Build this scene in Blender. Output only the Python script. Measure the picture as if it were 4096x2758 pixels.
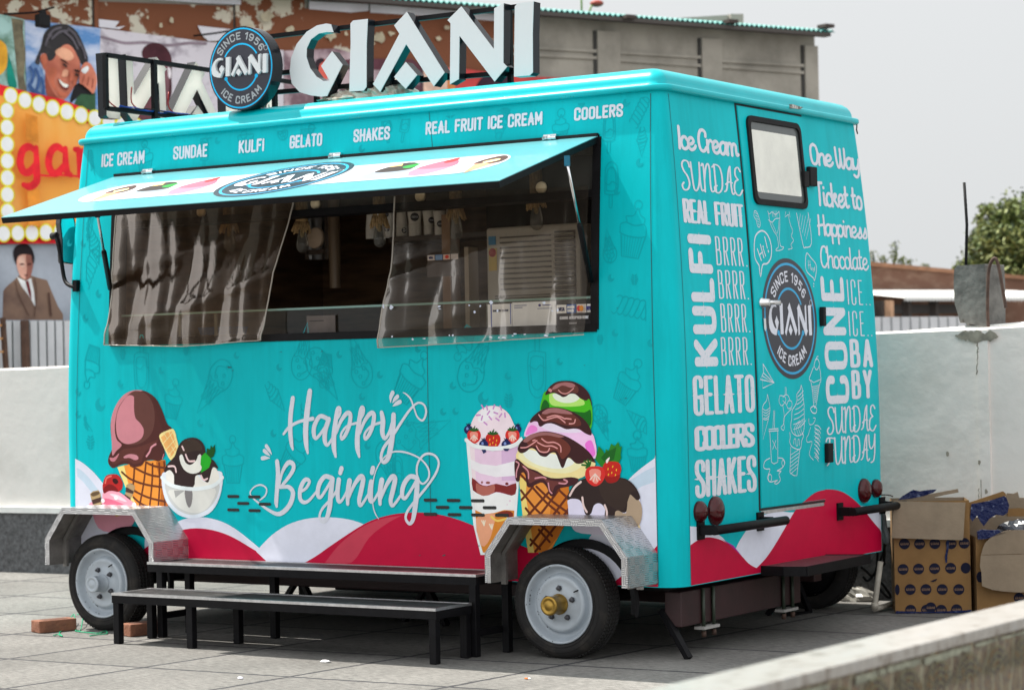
import bpy, bmesh, math, random
from mathutils import Vector, Matrix
from mathutils.geometry import tessellate_polygon
from math import radians as RAD, sin, cos, pi

random.seed(7)
SC = bpy.context.scene
COL = SC.collection
for o in list(bpy.data.objects):
    bpy.data.objects.remove(o)

# ------------------------------------------------------------ camera, sky, sun
CAM = (5.7968, -10.2925, 1.4944)
YAW, PITCH, ROLL, FPX = -0.5825, 0.0106, -0.0200, 9283.1


def cam_axes():
    cy, sy, cp, sp = cos(YAW), sin(YAW), cos(PITCH), sin(PITCH)
    f = Vector((sy * cp, cy * cp, sp))
    r = Vector((cy, -sy, 0))
    u = r.cross(f)
    c_, s_ = cos(ROLL), sin(ROLL)
    return c_ * r + s_ * u, -s_ * r + c_ * u, f


AR, AU, AF = cam_axes()
cd = bpy.data.cameras.new('camera')
cam = bpy.data.objects.new('camera', cd)
COL.objects.link(cam)
M = Matrix((AR, AU, -AF)).transposed().to_4x4()
M.translation = Vector(CAM)
cam.matrix_world = M
cd.sensor_width = 36
cd.lens = FPX / 4096 * 36
cd.clip_start = 0.1
cd.clip_end = 3000
cd.dof.use_dof = True
cd.dof.focus_distance = 11.9
cd.dof.aperture_fstop = 3.3
SC.camera = cam

SUNV = Vector((-0.60, -0.055, 1.0)).normalized()
HAZE0, HAZE1 = 3.55, 3.75
SKY_BACK = 2.0  # extra sky brightness behind the camera, added to lift the upright walls
w = bpy.data.worlds.new('World')
SC.world = w
w.use_nodes = True
wn, wl = w.node_tree.nodes, w.node_tree.links
wn.clear()
sky = wn.new('ShaderNodeTexSky')
sky.sky_type = 'NISHITA'
sky.sun_disc = False
sky.sun_elevation = math.asin(SUNV.z)
sky.sun_rotation = math.atan2(SUNV.x, SUNV.y)
sky.air_density = 1.2
sky.dust_density = 6.0
sky.ozone_density = 1.0
hs = wn.new('ShaderNodeHueSaturation')
hs.inputs['Saturation'].default_value = 0.22
mixw = wn.new('ShaderNodeMixRGB')
mixw.inputs[0].default_value = 0.86
# thin bright haze, growing brighter towards the zenith
wtc = wn.new('ShaderNodeTexCoord')
wsp = wn.new('ShaderNodeSeparateXYZ')
wl.new(wtc.outputs['Generated'], wsp.inputs[0])
wma = wn.new('ShaderNodeMapRange')
wma.inputs[1].default_value, wma.inputs[2].default_value = .05, 1
wma.inputs[3].default_value, wma.inputs[4].default_value = HAZE0, HAZE1
wl.new(wsp.outputs[2], wma.inputs[0])
wvm = wn.new('ShaderNodeVectorMath')
wvm.operation = 'SCALE'
wvm.inputs[0].default_value = (.975, 1.0, 1.015)
wl.new(wma.outputs[0], wvm.inputs['Scale'])
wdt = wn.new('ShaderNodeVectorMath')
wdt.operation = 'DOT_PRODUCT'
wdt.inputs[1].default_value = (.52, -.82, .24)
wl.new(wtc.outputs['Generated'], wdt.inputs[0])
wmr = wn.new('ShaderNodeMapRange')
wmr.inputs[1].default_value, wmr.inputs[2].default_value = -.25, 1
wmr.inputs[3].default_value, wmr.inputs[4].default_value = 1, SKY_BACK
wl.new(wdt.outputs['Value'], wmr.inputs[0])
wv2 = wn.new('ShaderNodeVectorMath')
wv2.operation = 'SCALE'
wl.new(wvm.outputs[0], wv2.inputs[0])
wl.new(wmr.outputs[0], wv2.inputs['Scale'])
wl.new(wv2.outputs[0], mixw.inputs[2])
bg = wn.new('ShaderNodeBackground')
bg.inputs[1].default_value = 0.15
wo = wn.new('ShaderNodeOutputWorld')
wl.new(sky.outputs[0], hs.inputs['Color'])
wl.new(hs.outputs[0], mixw.inputs[1])
wl.new(mixw.outputs[0], bg.inputs[0])
wl.new(bg.outputs[0], wo.inputs[0])

sd = bpy.data.lights.new('sun', 'SUN')
sd.energy = 5.0
sd.angle = RAD(0.53)
sd.color = (1.0, 0.95, 0.87)
sun = bpy.data.objects.new('sun', sd)
COL.objects.link(sun)
sun.rotation_euler = SUNV.to_track_quat('Z', 'Y').to_euler()
sun.location = (-10, -4, 20)

SC.view_settings.view_transform = 'Standard'
SC.view_settings.look = 'None'
SC.view_settings.exposure = 0.62
SC.view_settings.gamma = 1

# ------------------------------------------------------------ materials


def lin(r, g, b):
    def f(v):
        v /= 255.0
        return v / 12.92 if v <= .04045 else ((v + .055) / 1.055) ** 2.4
    return (f(r), f(g), f(b))


def mat(name, col, rough=.5, metal=0., spec=.5, var=0., scale=6., bump=0., bscale=None, alt=None, lo=.35, hi=.7, detail=6, stretch=None, coat=0.):
    m = bpy.data.materials.new(name)
    m.use_nodes = True
    nt = m.node_tree
    b = nt.nodes['Principled BSDF']
    b.inputs['Base Color'].default_value = (*col, 1)
    b.inputs['Roughness'].default_value = rough
    b.inputs['Metallic'].default_value = metal
    b.inputs['Specular IOR Level'].default_value = spec
    b.inputs['Coat Weight'].default_value = coat
    if var or bump or alt:
        tc = nt.nodes.new('ShaderNodeTexCoord')
        mp = nt.nodes.new('ShaderNodeMapping')
        if stretch:
            mp.inputs['Scale'].default_value = stretch
        nt.links.new(tc.outputs['Object'], mp.inputs[0])
        nz = nt.nodes.new('ShaderNodeTexNoise')
        nz.inputs['Scale'].default_value = scale
        nz.inputs['Detail'].default_value = detail
        nz.inputs['Roughness'].default_value = .62
        nt.links.new(mp.outputs[0], nz.inputs['Vector'])
        if var or alt:
            mr = nt.nodes.new('ShaderNodeMapRange')
            mr.inputs[1].default_value = lo
            mr.inputs[2].default_value = hi
            nt.links.new(nz.outputs[0], mr.inputs[0])
            mx = nt.nodes.new('ShaderNodeMixRGB')
            c2 = alt if alt else tuple(max(0, v * (1 - var)) for v in col)
            c1 = col if alt else tuple(min(1, v * (1 + var * .6)) for v in col)
            mx.inputs[1].default_value = (*c1, 1)
            mx.inputs[2].default_value = (*c2, 1)
            nt.links.new(mr.outputs[0], mx.inputs[0])
            nt.links.new(mx.outputs[0], b.inputs['Base Color'])
        if bump:
            n2 = nz
            if bscale:
                n2 = nt.nodes.new('ShaderNodeTexNoise')
                n2.inputs['Scale'].default_value = bscale
                n2.inputs['Detail'].default_value = 5
                nt.links.new(mp.outputs[0], n2.inputs['Vector'])
            bp = nt.nodes.new('ShaderNodeBump')
            bp.inputs['Strength'].default_value = bump
            bp.inputs['Distance'].default_value = .02
            nt.links.new(n2.outputs[0], bp.inputs['Height'])
            nt.links.new(bp.outputs[0], b.inputs['Normal'])
    return m


MATS = {}


def flat(r, g, b, rough=.5, k=1.12):
    """printed vinyl / paint colour given as display rgb"""
    key = (r, g, b, rough, k)
    if key not in MATS:
        l = lin(r, g, b)
        far = rough >= .55
        MATS[key] = mat('print_%d_%d_%d' % (r, g, b), tuple(min(.9, v * k) for v in l), rough, spec=.2, var=.34 if far else .06, scale=5 if far else 9, detail=9 if far else 4)
    return MATS[key]


TEALC = (0.0, 0.49, 0.545)
teal = mat('teal_vinyl', TEALC, .42, spec=.10, var=.13, scale=1.5, bump=.05, bscale=1.3, stretch=(1, 1, .55), detail=9)
def grime(m, amt, gc=(.0, .23, .25), sc=(9, 9, .55)):
    nt = m.node_tree
    b = nt.nodes['Principled BSDF']
    src = b.inputs['Base Color'].links[0].from_socket
    tc = nt.nodes.new('ShaderNodeTexCoord')
    mp = nt.nodes.new('ShaderNodeMapping')
    mp.inputs['Scale'].default_value = sc
    nt.links.new(tc.outputs['Object'], mp.inputs[0])
    nz = nt.nodes.new('ShaderNodeTexNoise')
    nz.inputs['Scale'].default_value = 1.6
    nz.inputs['Detail'].default_value = 8
    nz.inputs['Roughness'].default_value = .7
    nt.links.new(mp.outputs[0], nz.inputs[0])
    mr = nt.nodes.new('ShaderNodeMapRange')
    mr.inputs[1].default_value, mr.inputs[2].default_value = .48, .8
    mr.inputs[3].default_value, mr.inputs[4].default_value = 0, amt
    nt.links.new(nz.outputs[0], mr.inputs[0])
    mx = nt.nodes.new('ShaderNodeMixRGB')
    nt.links.new(mr.outputs[0], mx.inputs[0])
    nt.links.new(src, mx.inputs[1])
    mx.inputs[2].default_value = (*gc, 1)
    nt.links.new(mx.outputs[0], b.inputs['Base Color'])


grime(teal, .3)
teal_roof = mat('teal_roof', (0.0, 0.45, 0.50), .3, spec=.25, var=.06, scale=5, bump=.03, bscale=5, coat=.12)
teal_line = mat('teal_print_line', (0.0, 0.375, 0.425), .5, spec=.12)
teal_hatch = mat('teal_hatch', (0.10, 0.36, 0.40), .35, spec=.6, var=.05, scale=3, coat=.35)
white_print = mat('white_vinyl', (.70, .72, .80), .5, spec=.15, var=.05, scale=14)
grime(white_print, .3, (.3, .36, .4))
white_worn = mat('white_vinyl_worn', (.70, .72, .79), .5, spec=.15, alt=(.46, .6, .68), scale=60, lo=.56, hi=.7, detail=3)
black_metal = mat('black_metal', (.006, .0058, .007), .5, spec=.14, var=.4, scale=14, bump=.05, bscale=40)
black_rubber = mat('black_rubber', (.009, .009, .010), .7, spec=.25, var=.3, scale=20)
black_gloss = mat('black_gloss', (.012, .012, .014), .18)
navy = mat('logo_navy', (.016, .017, .03), .35, var=.1, scale=20)
logo_blue = mat('logo_blue', (.01, .36, .66), .4)
chrome = mat('bright_steel', (.75, .75, .76), .22, 1.)
alu = mat('aluminium_edge', (.62, .62, .63), .3, .9, var=.2, scale=30)
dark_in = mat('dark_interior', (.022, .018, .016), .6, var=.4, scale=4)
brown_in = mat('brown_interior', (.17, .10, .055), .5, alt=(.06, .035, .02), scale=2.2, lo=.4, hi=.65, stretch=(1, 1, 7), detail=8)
maroon = mat('maroon_chassis', (.026, .008, .009), .55, var=.35, scale=8, bump=.04, bscale=30)
red_lens = mat('red_lens', (.055, .003, .005), .12, spec=.4, var=.4, scale=40)
glass_m = None

# ------------------------------------------------------------ mesh building
ORG = {}


def org(o):
    return ORG.get(o.name, Vector((0, 0, 0))) if o else Vector((0, 0, 0))


def setp(o, label=None, cat=None, group=None, kind=None):
    if label:
        o['label'] = label
    if cat:
        o['category'] = cat
    if group:
        o['group'] = group
    if kind:
        o['kind'] = kind
    return o


def thing(name, label, cat, loc=(0, 0, 0), group=None):
    o = bpy.data.objects.new(name, None)
    o.empty_display_size = .1
    COL.objects.link(o)
    o.location = loc
    ORG[o.name] = Vector(loc)
    return setp(o, label, cat, group)


class MB:
    def __init__(s):
        s.v, s.f, s.mi, s.sm, s.mats = [], [], [], [], []
        s.uv = {}

    def m(s, mt):
        if mt not in s.mats:
            s.mats.append(mt)
        return s.mats.index(mt)

    def add(s, vs, fs, mt, smooth=False):
        b = len(s.v)
        s.v += [tuple(p) for p in vs]
        i = s.m(mt)
        for f in fs:
            s.f.append([b + k for k in f])
            s.mi.append(i)
            s.sm.append(smooth)
        return s

    def box(s, a, b, mt, rot=0, piv=None):
        x0, y0, z0 = a
        x1, y1, z1 = b
        vs = [Vector(p) for p in ((x0, y0, z0), (x1, y0, z0), (x1, y1, z0), (x0, y1, z0), (x0, y0, z1), (x1, y0, z1), (x1, y1, z1), (x0, y1, z1))]
        if rot:
            R = Matrix.Rotation(rot, 3, 'Z')
            pv = Vector(piv) if piv else Vector(((x0 + x1) / 2, (y0 + y1) / 2, 0))
            vs = [R @ (v - pv) + pv for v in vs]
        return s.add(vs, [(0, 3, 2, 1), (4, 5, 6, 7), (0, 1, 5, 4), (1, 2, 6, 5), (2, 3, 7, 6), (3, 0, 4, 7)], mt)

    def obox(s, c, ax, ay, az, mt):
        c, ax, ay, az = map(Vector, (c, ax, ay, az))
        vs = [c + i * ax + j * ay + k * az for k in (-1, 1) for (i, j) in ((-1, -1), (1, -1), (1, 1), (-1, 1))]
        return s.add(vs, [(0, 3, 2, 1), (4, 5, 6, 7), (0, 1, 5, 4), (1, 2, 6, 5), (2, 3, 7, 6), (3, 0, 4, 7)], mt)

    def bar(s, a, b, wx, wz, mt, up=(0, 0, 1)):
        a, b = Vector(a), Vector(b)
        d = (b - a).normalized()
        up = Vector(up)
        if abs(d.dot(up)) > .95:
            up = Vector((0, 1, 0))
        x = d.cross(up).normalized()
        z = x.cross(d)
        return s.obox((a + b) / 2, (b - a) / 2, x * wx / 2, z * wz / 2, mt)

    def tube(s, pts, r, mt, n=10, cap=True, smooth=True):
        pts = [Vector(p) for p in pts]
        rs = r if isinstance(r, (list, tuple)) else [r] * len(pts)
        vs, fs = [], []
        up = None
        for i, p in enumerate(pts):
            d = (pts[min(i + 1, len(pts) - 1)] - pts[max(i - 1, 0)]).normalized()
            if up is None:
                up = Vector((0, 0, 1)) if abs(d.z) < .9 else Vector((1, 0, 0))
            x = d.cross(up).normalized()
            up = x.cross(d).normalized()
            for k in range(n):
                a = 2 * pi * k / n
                vs.append(p + (x * cos(a) + up * sin(a)) * rs[i])
        for i in range(len(pts) - 1):
            for k in range(n):
                fs.append((i * n + k, i * n + (k + 1) % n, (i + 1) * n + (k + 1) % n, (i + 1) * n + k))
        s.add(vs, fs, mt, smooth)
        if cap:
            b = len(s.v) - len(vs)
            s.f.append([b + k for k in range(n)][::-1]); s.mi.append(s.m(mt)); s.sm.append(False)
            e = b + (len(pts) - 1) * n
            s.f.append([e + k for k in range(n)]); s.mi.append(s.m(mt)); s.sm.append(False)
        return s

    def lathe(s, prof, mt, o=(0, 0, 0), ax=(0, 0, 1), n=32, smooth=True, close=False):
        """prof: list of (radius, height along axis)"""
        o, ax = Vector(o), Vector(ax).normalized()
        x = ax.orthogonal().normalized()
        y = ax.cross(x)
        vs = [o + ax * h + (x * cos(2 * pi * k / n) + y * sin(2 * pi * k / n)) * r for (r, h) in prof for k in range(n)]
        fs = []
        m_ = len(prof)
        for i in range(m_ - 1 + (1 if close else 0)):
            j = (i + 1) % m_
            for k in range(n):
                fs.append((i * n + k, i * n + (k + 1) % n, j * n + (k + 1) % n, j * n + k))
        return s.add(vs, fs, mt, smooth)

    def prism(s, poly, fn, d0, d1, mt, side=None):
        """poly: 2d outline; fn(p, d) gives the point at depth d"""
        tr = tess(poly)
        n = len(poly)
        s.add([fn(p, d0) for p in poly], tr, mt)
        s.add([fn(p, d1) for p in poly], [t[::-1] for t in tr], mt)
        vs = [fn(p, d0) for p in poly] + [fn(p, d1) for p in poly]
        s.add(vs, [(i, (i + 1) % n, n + (i + 1) % n, n + i) for i in range(n)], side or mt)
        return s

    def ell(s, c, rx, ry, rz, mt, n=20, m_=12, R=None):
        c = Vector(c)
        vs, fs = [], []
        for i in range(m_ + 1):
            t = pi * i / m_
            for k in range(n):
                a = 2 * pi * k / n
                p = Vector((rx * sin(t) * cos(a), ry * sin(t) * sin(a), rz * cos(t)))
                if R:
                    p = R @ p
                vs.append(c + p)
        for i in range(m_):
            for k in range(n):
                fs.append((i * n + k, i * n + (k + 1) % n, (i + 1) * n + (k + 1) % n, (i + 1) * n + k))
        return s.add(vs, fs, mt, True)

    def build(s, name, parent=None, label=None, cat=None, group=None, kind=None, bevel=0., fix=True, loc=None):
        me = bpy.data.meshes.new(name)
        og = org(parent) if parent else (Vector(loc) if loc else Vector((0, 0, 0)))
        me.from_pydata([tuple(Vector(p) - og) for p in s.v], [], s.f)
        for mt in s.mats:
            me.materials.append(mt)
        me.polygons.foreach_set('material_index', s.mi)
        me.polygons.foreach_set('use_smooth', s.sm)
        if s.uv:
            uvl = me.uv_layers.new(name='map')
            for p in me.polygons:
                if p.index in s.uv:
                    for li, uvc in zip(p.loop_indices, s.uv[p.index]):
                        uvl.data[li].uv = uvc
        if fix:
            bm = bmesh.new()
            bm.from_mesh(me)
            bmesh.ops.recalc_face_normals(bm, faces=bm.faces)
            bm.to_mesh(me)
            bm.free()
        me.update()
        o = bpy.data.objects.new(name, me)
        COL.objects.link(o)
        if parent:
            o.parent = parent
        elif loc:
            o.location = loc
        ORG[o.name] = og
        if bevel:
            bv = o.modifiers.new('bevel', 'BEVEL')
            bv.width = bevel
            bv.segments = 2
            bv.limit_method = 'ANGLE'
            bv.angle_limit = RAD(40)
        return setp(o, label, cat, group, kind)


def copy_tree(o, parent=None):
    c_ = o.copy()
    COL.objects.link(c_)
    c_.parent = parent
    ORG[c_.name] = org(o)
    for ch in list(o.children):
        copy_tree(ch, c_)
    return c_


def tess(poly):
    return [tuple(t) for t in tessellate_polygon([[Vector((p[0], p[1], 0)) for p in poly]])]


def cr(pts, n=5, closed=False):
    """catmull-rom through points (any dimension)"""
    out = []
    N = len(pts)
    rng = N if closed else N - 1
    for i in range(rng):
        if closed:
            p0, p1, p2, p3 = pts[(i - 1) % N], pts[i], pts[(i + 1) % N], pts[(i + 2) % N]
        else:
            p0, p1, p2, p3 = pts[max(i - 1, 0)], pts[i], pts[i + 1], pts[min(i + 2, N - 1)]
        for k in range(n):
            t = k / n
            out.append(tuple(.5 * ((2 * b) + (-a + c_) * t + (2 * a - 5 * b + 4 * c_ - d) * t * t + (-a + 3 * b - 3 * c_ + d) * t ** 3)
                             for a, b, c_, d in zip(p0, p1, p2, p3)))
    if not closed:
        out.append(tuple(pts[-1]))
    return out


# ------------------------------------------------------------ photograph <-> place
PS = 4096 / 2329.0
ROWS = (0, 690, 1380, 2068)


def ray(u, v):
    return AF + AR * ((u - 2048) / FPX) - AU * ((v - 1379) / FPX)


def hit(u, v, axis, val):
    d = ray(u, v)
    t = (val - CAM[axis]) / d[axis]
    return Vector(CAM) + d * t


def hitp(u, v, p, n):
    d = ray(u, v)
    t = (Vector(p) - Vector(CAM)).dot(n) / d.dot(n)
    return Vector(CAM) + d * t


def c(z):
    return .027 * max(0, z - 1.0) ** 2


def s_px(u, v):
    q = hit(u, v, 1, 0)
    for i in range(6):
        q = hit(u, v, 1, c(q.z))
    return (q.x, q.z)


def r_px(u, v):
    q = hit(u, v, 0, 0)
    for i in range(6):
        q = hit(u, v, 0, -c(q.z))
    return (q.y, q.z)


def P(x, y):
    return (x * PS, y * PS)


def crop(col, row, k=2.2725):
    return lambda x, y: (col * 1024 + x / k, ROWS[row] + y / k)


def SW(p, off=0.):
    dc = .054 * max(0, p[1] - 1.0)
    n = Vector((0, -1, dc)).normalized()
    return Vector((p[0], c(p[1]), p[1])) + n * off


def RW(p, off=0.):
    dc = .054 * max(0, p[1] - 1.0)
    n = Vector((1, 0, dc)).normalized()
    return Vector((-c(p[1]), p[0], p[1])) + n * off


class Art:
    """flat printed artwork on a surface: every shape is a thin sheet a hair above the one before"""

    def __init__(s, surf, base=.0012, step=.00003):
        s.surf, s.off, s.step, s.mb = surf, base, step, MB()

    def poly(s, pts, mt, smooth=0, closed=True):
        if smooth:
            pts = cr(pts, smooth, True)
        pts = [(p[0], p[1]) for p in pts]
        tris = tess(pts)
        zs = [p[1] for p in pts]
        xs = [p[0] for p in pts]
        if max(zs) - min(zs) > .12 and max(zs) > 1.0 and s.surf in (SW, RW):
            bm = bmesh.new()
            vs = [bm.verts.new((p[0], 0, p[1])) for p in pts]
            for t in tris:
                try:
                    bm.faces.new([vs[k] for k in t])
                except ValueError:
                    pass
            z = math.ceil(max(min(zs), .95) * 10) / 10
            while z < max(zs):
                bmesh.ops.bisect_plane(bm, geom=bm.verts[:] + bm.edges[:] + bm.faces[:], plane_co=(0, 0, z), plane_no=(0, 0, 1))
                z += .1
            bm.verts.index_update()
            s.mb.add([s.surf((v.co.x, v.co.z), s.off) for v in bm.verts], [[v.index for v in f.verts] for f in bm.faces], mt)
            bm.free()
        else:
            s.mb.add([s.surf(p, s.off) for p in pts], tris, mt)
        s.off += s.step
        return s

    def stroke(s, pts, wd, mt, smooth=0, cap=True, maxlen=.1, an=(1., 1.)):
        """pts (x,z) or (x,z,w): a ribbon with round ends"""
        pts = [(p[0] / an[0], p[1] / an[1], p[2] if len(p) == 3 else wd) for p in pts]
        sf = lambda p, o: s.surf((p[0] * an[0], p[1] * an[1]), o)
        if smooth and len(pts) > 2:
            pts = cr(pts, smooth)
        q = [pts[0]]
        for a in pts[1:]:
            b = q[-1]
            L = math.hypot(a[0] - b[0], a[1] - b[1])
            if L < 1e-5:
                continue
            k = int(L / maxlen)
            for i in range(1, k + 1):
                t = i / (k + 1)
                q.append(tuple(b[j] + (a[j] - b[j]) * t for j in range(3)))
            q.append(a)
        pts = q
        n = len(pts)
        if n < 2:
            return s
        vs = []
        for i, p in enumerate(pts):
            a, b = pts[max(i - 1, 0)], pts[min(i + 1, n - 1)]
            d = Vector((b[0] - a[0], b[1] - a[1]))
            if d.length < 1e-9:
                d = Vector((1, 0))
            d.normalize()
            vs.append(((p[0] - d.y * p[2] / 2, p[1] + d.x * p[2] / 2), (p[0] + d.y * p[2] / 2, p[1] - d.x * p[2] / 2)))
        ds = s.step * .8 / n
        V, F = [], []
        for i, (a, b) in enumerate(vs):
            V += [sf(a, s.off + ds * i), sf(b, s.off + ds * i)]
        F = [(2 * i, 2 * i + 1, 2 * i + 3, 2 * i + 2) for i in range(n - 1)]
        if cap:
            for i, sg in ((0, -1), (n - 1, 1)):
                a, b = pts[max(i - 1, 0)], pts[min(i + 1, n - 1)]
                d = Vector((b[0] - a[0], b[1] - a[1])).normalized() * sg
                nn = Vector((-d.y, d.x))
                r = pts[i][2] / 2
                base = len(V)
                for k in range(7):
                    ang = -pi / 2 + pi * k / 6
                    e = d * cos(ang) * r + nn * sin(ang) * r
                    V.append(sf((pts[i][0] + e.x, pts[i][1] + e.y), s.off + ds * i))
                F.append(tuple(range(base, base + 7)))
        s.mb.add(V, F, mt)
        s.off += s.step
        return s

    def disc(s, cx, cz, rx, rz, mt, n=28, a0=0.):
        return s.poly([(cx + rx * cos(2 * pi * k / n) * cos(a0) - rz * sin(2 * pi * k / n) * sin(a0), cz + rx * cos(2 * pi * k / n) * sin(a0) + rz * sin(2 * pi * k / n) * cos(a0)) for k in range(n)], mt)

    def ring(s, cx, cz, r0, r1, mt, n=56, a0=0., a1=2 * pi):
        full = abs(a1 - a0) > 6.28
        V, F = [], []
        for k in range(n + 1):
            a = a0 + (a1 - a0) * k / n
            V += [s.surf((cx + r0 * cos(a), cz + r0 * sin(a)), s.off), s.surf((cx + r1 * cos(a), cz + r1 * sin(a)), s.off)]
        F = [(2 * i, 2 * i + 1, 2 * i + 3, 2 * i + 2) for i in range(n)]
        s.mb.add(V, F, mt)
        s.off += s.step
        return s

    def build(s, name, parent, label=None):
        return s.mb.build(name, parent, label, fix=False)


# ------------------------------------------------------------ lettering (own stroke alphabets)
FONT = {}


def deff(name, txt):
    d = {}
    for ln in txt.strip().split('\n'):
        ch, wd, rest = ln.strip().split(' ', 2)
        st = []
        for part in rest.split(';'):
            part = part.strip()
            sm = part.startswith('~')
            if sm:
                part = part[1:]
            st.append((sm, [tuple(float(v) for v in p.split(',')) for p in part.split()]))
        d[ch] = (float(wd), st)
    FONT[name] = d


deff('caps', '''
A .42 0,0 .21,1;.21,1 .42,0;.08,.28 .34,.28
B .4 0,0 0,1;~0,1 .22,1 .34,.93 .34,.62 .24,.53 0,.53;~0,.53 .26,.53 .4,.45 .4,.08 .26,0 0,0
C .4 ~.4,.72 .4,.9 .3,1 .1,1 0,.9 0,.5 0,.1 .1,0 .3,0 .4,.1 .4,.28
D .4 0,0 0,1;~0,1 .24,1 .4,.88 .4,.5 .4,.12 .24,0 0,0
E .34 0,0 0,1;0,1 .34,1;0,.52 .28,.52;0,0 .34,0
F .34 0,0 0,1;0,1 .34,1;0,.52 .28,.52
G .4 ~.4,.74 .4,.9 .3,1 .1,1 0,.9 0,.5 0,.1 .1,0 .3,0 .4,.1 .4,.42;.22,.45 .4,.45
H .4 0,0 0,1;.4,0 .4,1;0,.5 .4,.5
I 0 0,0 0,1
J .3 ~0,.2 .02,.06 .14,0 .28,.08 .3,.3;.3,.3 .3,1
K .4 0,0 0,1;.38,1 .04,.46;.12,.56 .4,0
L .32 0,0 0,1;0,0 .32,0
M .5 0,0 0,1;0,1 .25,.3;.25,.3 .5,1;.5,1 .5,0
N .4 0,0 0,1;0,1 .4,0;.4,0 .4,1
O .4 ~.2,1 .06,.96 0,.84 0,.5 0,.16 .06,.04 .2,0 .34,.04 .4,.16 .4,.5 .4,.84 .34,.96 .2,1
P .38 0,0 0,1;~0,1 .25,1 .38,.9 .38,.58 .25,.47 0,.47
R .38 0,0 0,1;~0,1 .24,1 .37,.92 .37,.62 .24,.5 0,.5;.18,.5 .38,0
S .4 ~.4,.74 .4,.9 .3,1 .1,1 0,.9 0,.72 .08,.6 .32,.42 .4,.3 .4,.1 .3,0 .1,0 0,.1 0,.27
T .4 .2,0 .2,1;0,1 .4,1
U .4 0,1 0,.2;~0,.2 .03,.06 .12,0 .28,0 .37,.06 .4,.2;.4,.2 .4,1
V .42 0,1 .21,0;.21,0 .42,1
W .6 0,1 .15,0;.15,0 .3,.8;.3,.8 .45,0;.45,0 .6,1
X .4 0,0 .4,1;0,1 .4,0
Y .42 0,1 .21,.45;.42,1 .21,.45;.21,.45 .21,0
Z .4 0,1 .4,1;.4,1 0,0;0,0 .4,0
. 0 0,0 0,.01
! 0 0,1 0,.3;0,0 0,.01
0 .4 ~.2,1 .06,.96 0,.84 0,.5 0,.16 .06,.04 .2,0 .34,.04 .4,.16 .4,.5 .4,.84 .34,.96 .2,1
1 .16 0,.78 .16,1;.16,1 .16,0
5 .38 .36,1 .04,1;.04,1 .02,.58;~.02,.56 .2,.64 .36,.52 .38,.3 .32,.06 .18,0 .02,.08
6 .38 ~.34,.9 .22,1 .08,.9 0,.6 0,.25 .08,.04 .2,0 .34,.06 .38,.3 .32,.5 .2,.56 .06,.48 .01,.3
9 .38 ~.04,.1 .16,0 .3,.1 .38,.4 .38,.75 .3,.96 .18,1 .04,.94 0,.7 .06,.5 .18,.44 .32,.52 .37,.7
''')
deff('script', '''
a .4 ~.36,.5 .22,.56 .06,.46 0,.26 .06,.04 .18,0 .3,.12 .36,.36;~.37,.54 .35,.2 .38,.03 .48,.06
c .34 ~.34,.44 .26,.55 .1,.52 0,.3 .06,.05 .2,0 .34,.08 .42,.2
e .36 ~.02,.24 .2,.28 .32,.4 .26,.54 .12,.54 0,.34 .04,.08 .18,0 .34,.08 .42,.2
h .38 0,0 0,1;~0,.3 .1,.5 .24,.56 .33,.46 .33,.2 .36,.03 .46,.06
i .1 ~0,.54 0,.2 .04,.03 .16,.06;.02,.78 .02,.8
k .38 0,0 0,1;~.02,.28 .2,.38 .3,.52 .2,.56 .06,.42;.1,.34 .36,.02
l .1 ~0,1 0,.3 .04,.03 .14,.06
m .56 0,.54 0,0;~0,.3 .08,.5 .18,.56 .26,.46 .26,0;~.26,.3 .34,.5 .45,.56 .53,.46 .53,.2 .56,.03 .66,.08
n .36 0,.54 0,0;~0,.3 .1,.5 .22,.56 .31,.46 .31,.2 .34,.03 .44,.06
o .36 ~.18,.56 .05,.48 0,.28 .06,.05 .18,0 .31,.06 .36,.28 .3,.5 .18,.56
p .38 0,.54 0,-.38;~0,.3 .08,.5 .2,.56 .33,.48 .36,.26 .28,.04 .14,0 .02,.12
r .26 0,.54 0,0;~0,.28 .08,.48 .2,.56 .28,.5
s .32 ~.02,.1 .16,.3 .24,.54 .28,.3 .3,.1 .18,0 .04,.04
t .26 ~.1,.92 .08,.3 .14,.03 .3,.08;0,.58 .24,.6
y .36 ~0,.54 0,.22 .1,.06 .24,.12 .34,.4;~.35,.54 .34,.1 .28,-.26 .14,-.38 .0,-.3
q .38 ~.36,.46 .22,.56 .06,.46 0,.26 .06,.06 .18,.02 .3,.14 .36,.36;.37,.54 .36,-.14
I .06 ~.04,1 .03,.5 0,0
C .44 ~.42,.72 .42,.9 .3,1 .12,.94 0,.6 .02,.2 .14,.02 .3,.04 .42,.2
O .42 ~.2,1 .04,.86 0,.5 .06,.1 .2,0 .34,.1 .42,.5 .36,.88 .2,1
W .56 ~0,1 .02,.4 .1,.02 .22,.1 .28,.5 .29,.95;~.29,.6 .34,.08 .46,.02 .54,.4 .56,1
T .42 0,.97 .4,1;~.2,.98 .2,.5 .17,0
H .42 ~.04,.98 .03,.5 0,0;~.4,1 .4,.5 .4,.0;~-.04,.44 .2,.5 .42,.52
! 0 0,1 0,.3;0,0 0,.01
''')
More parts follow.
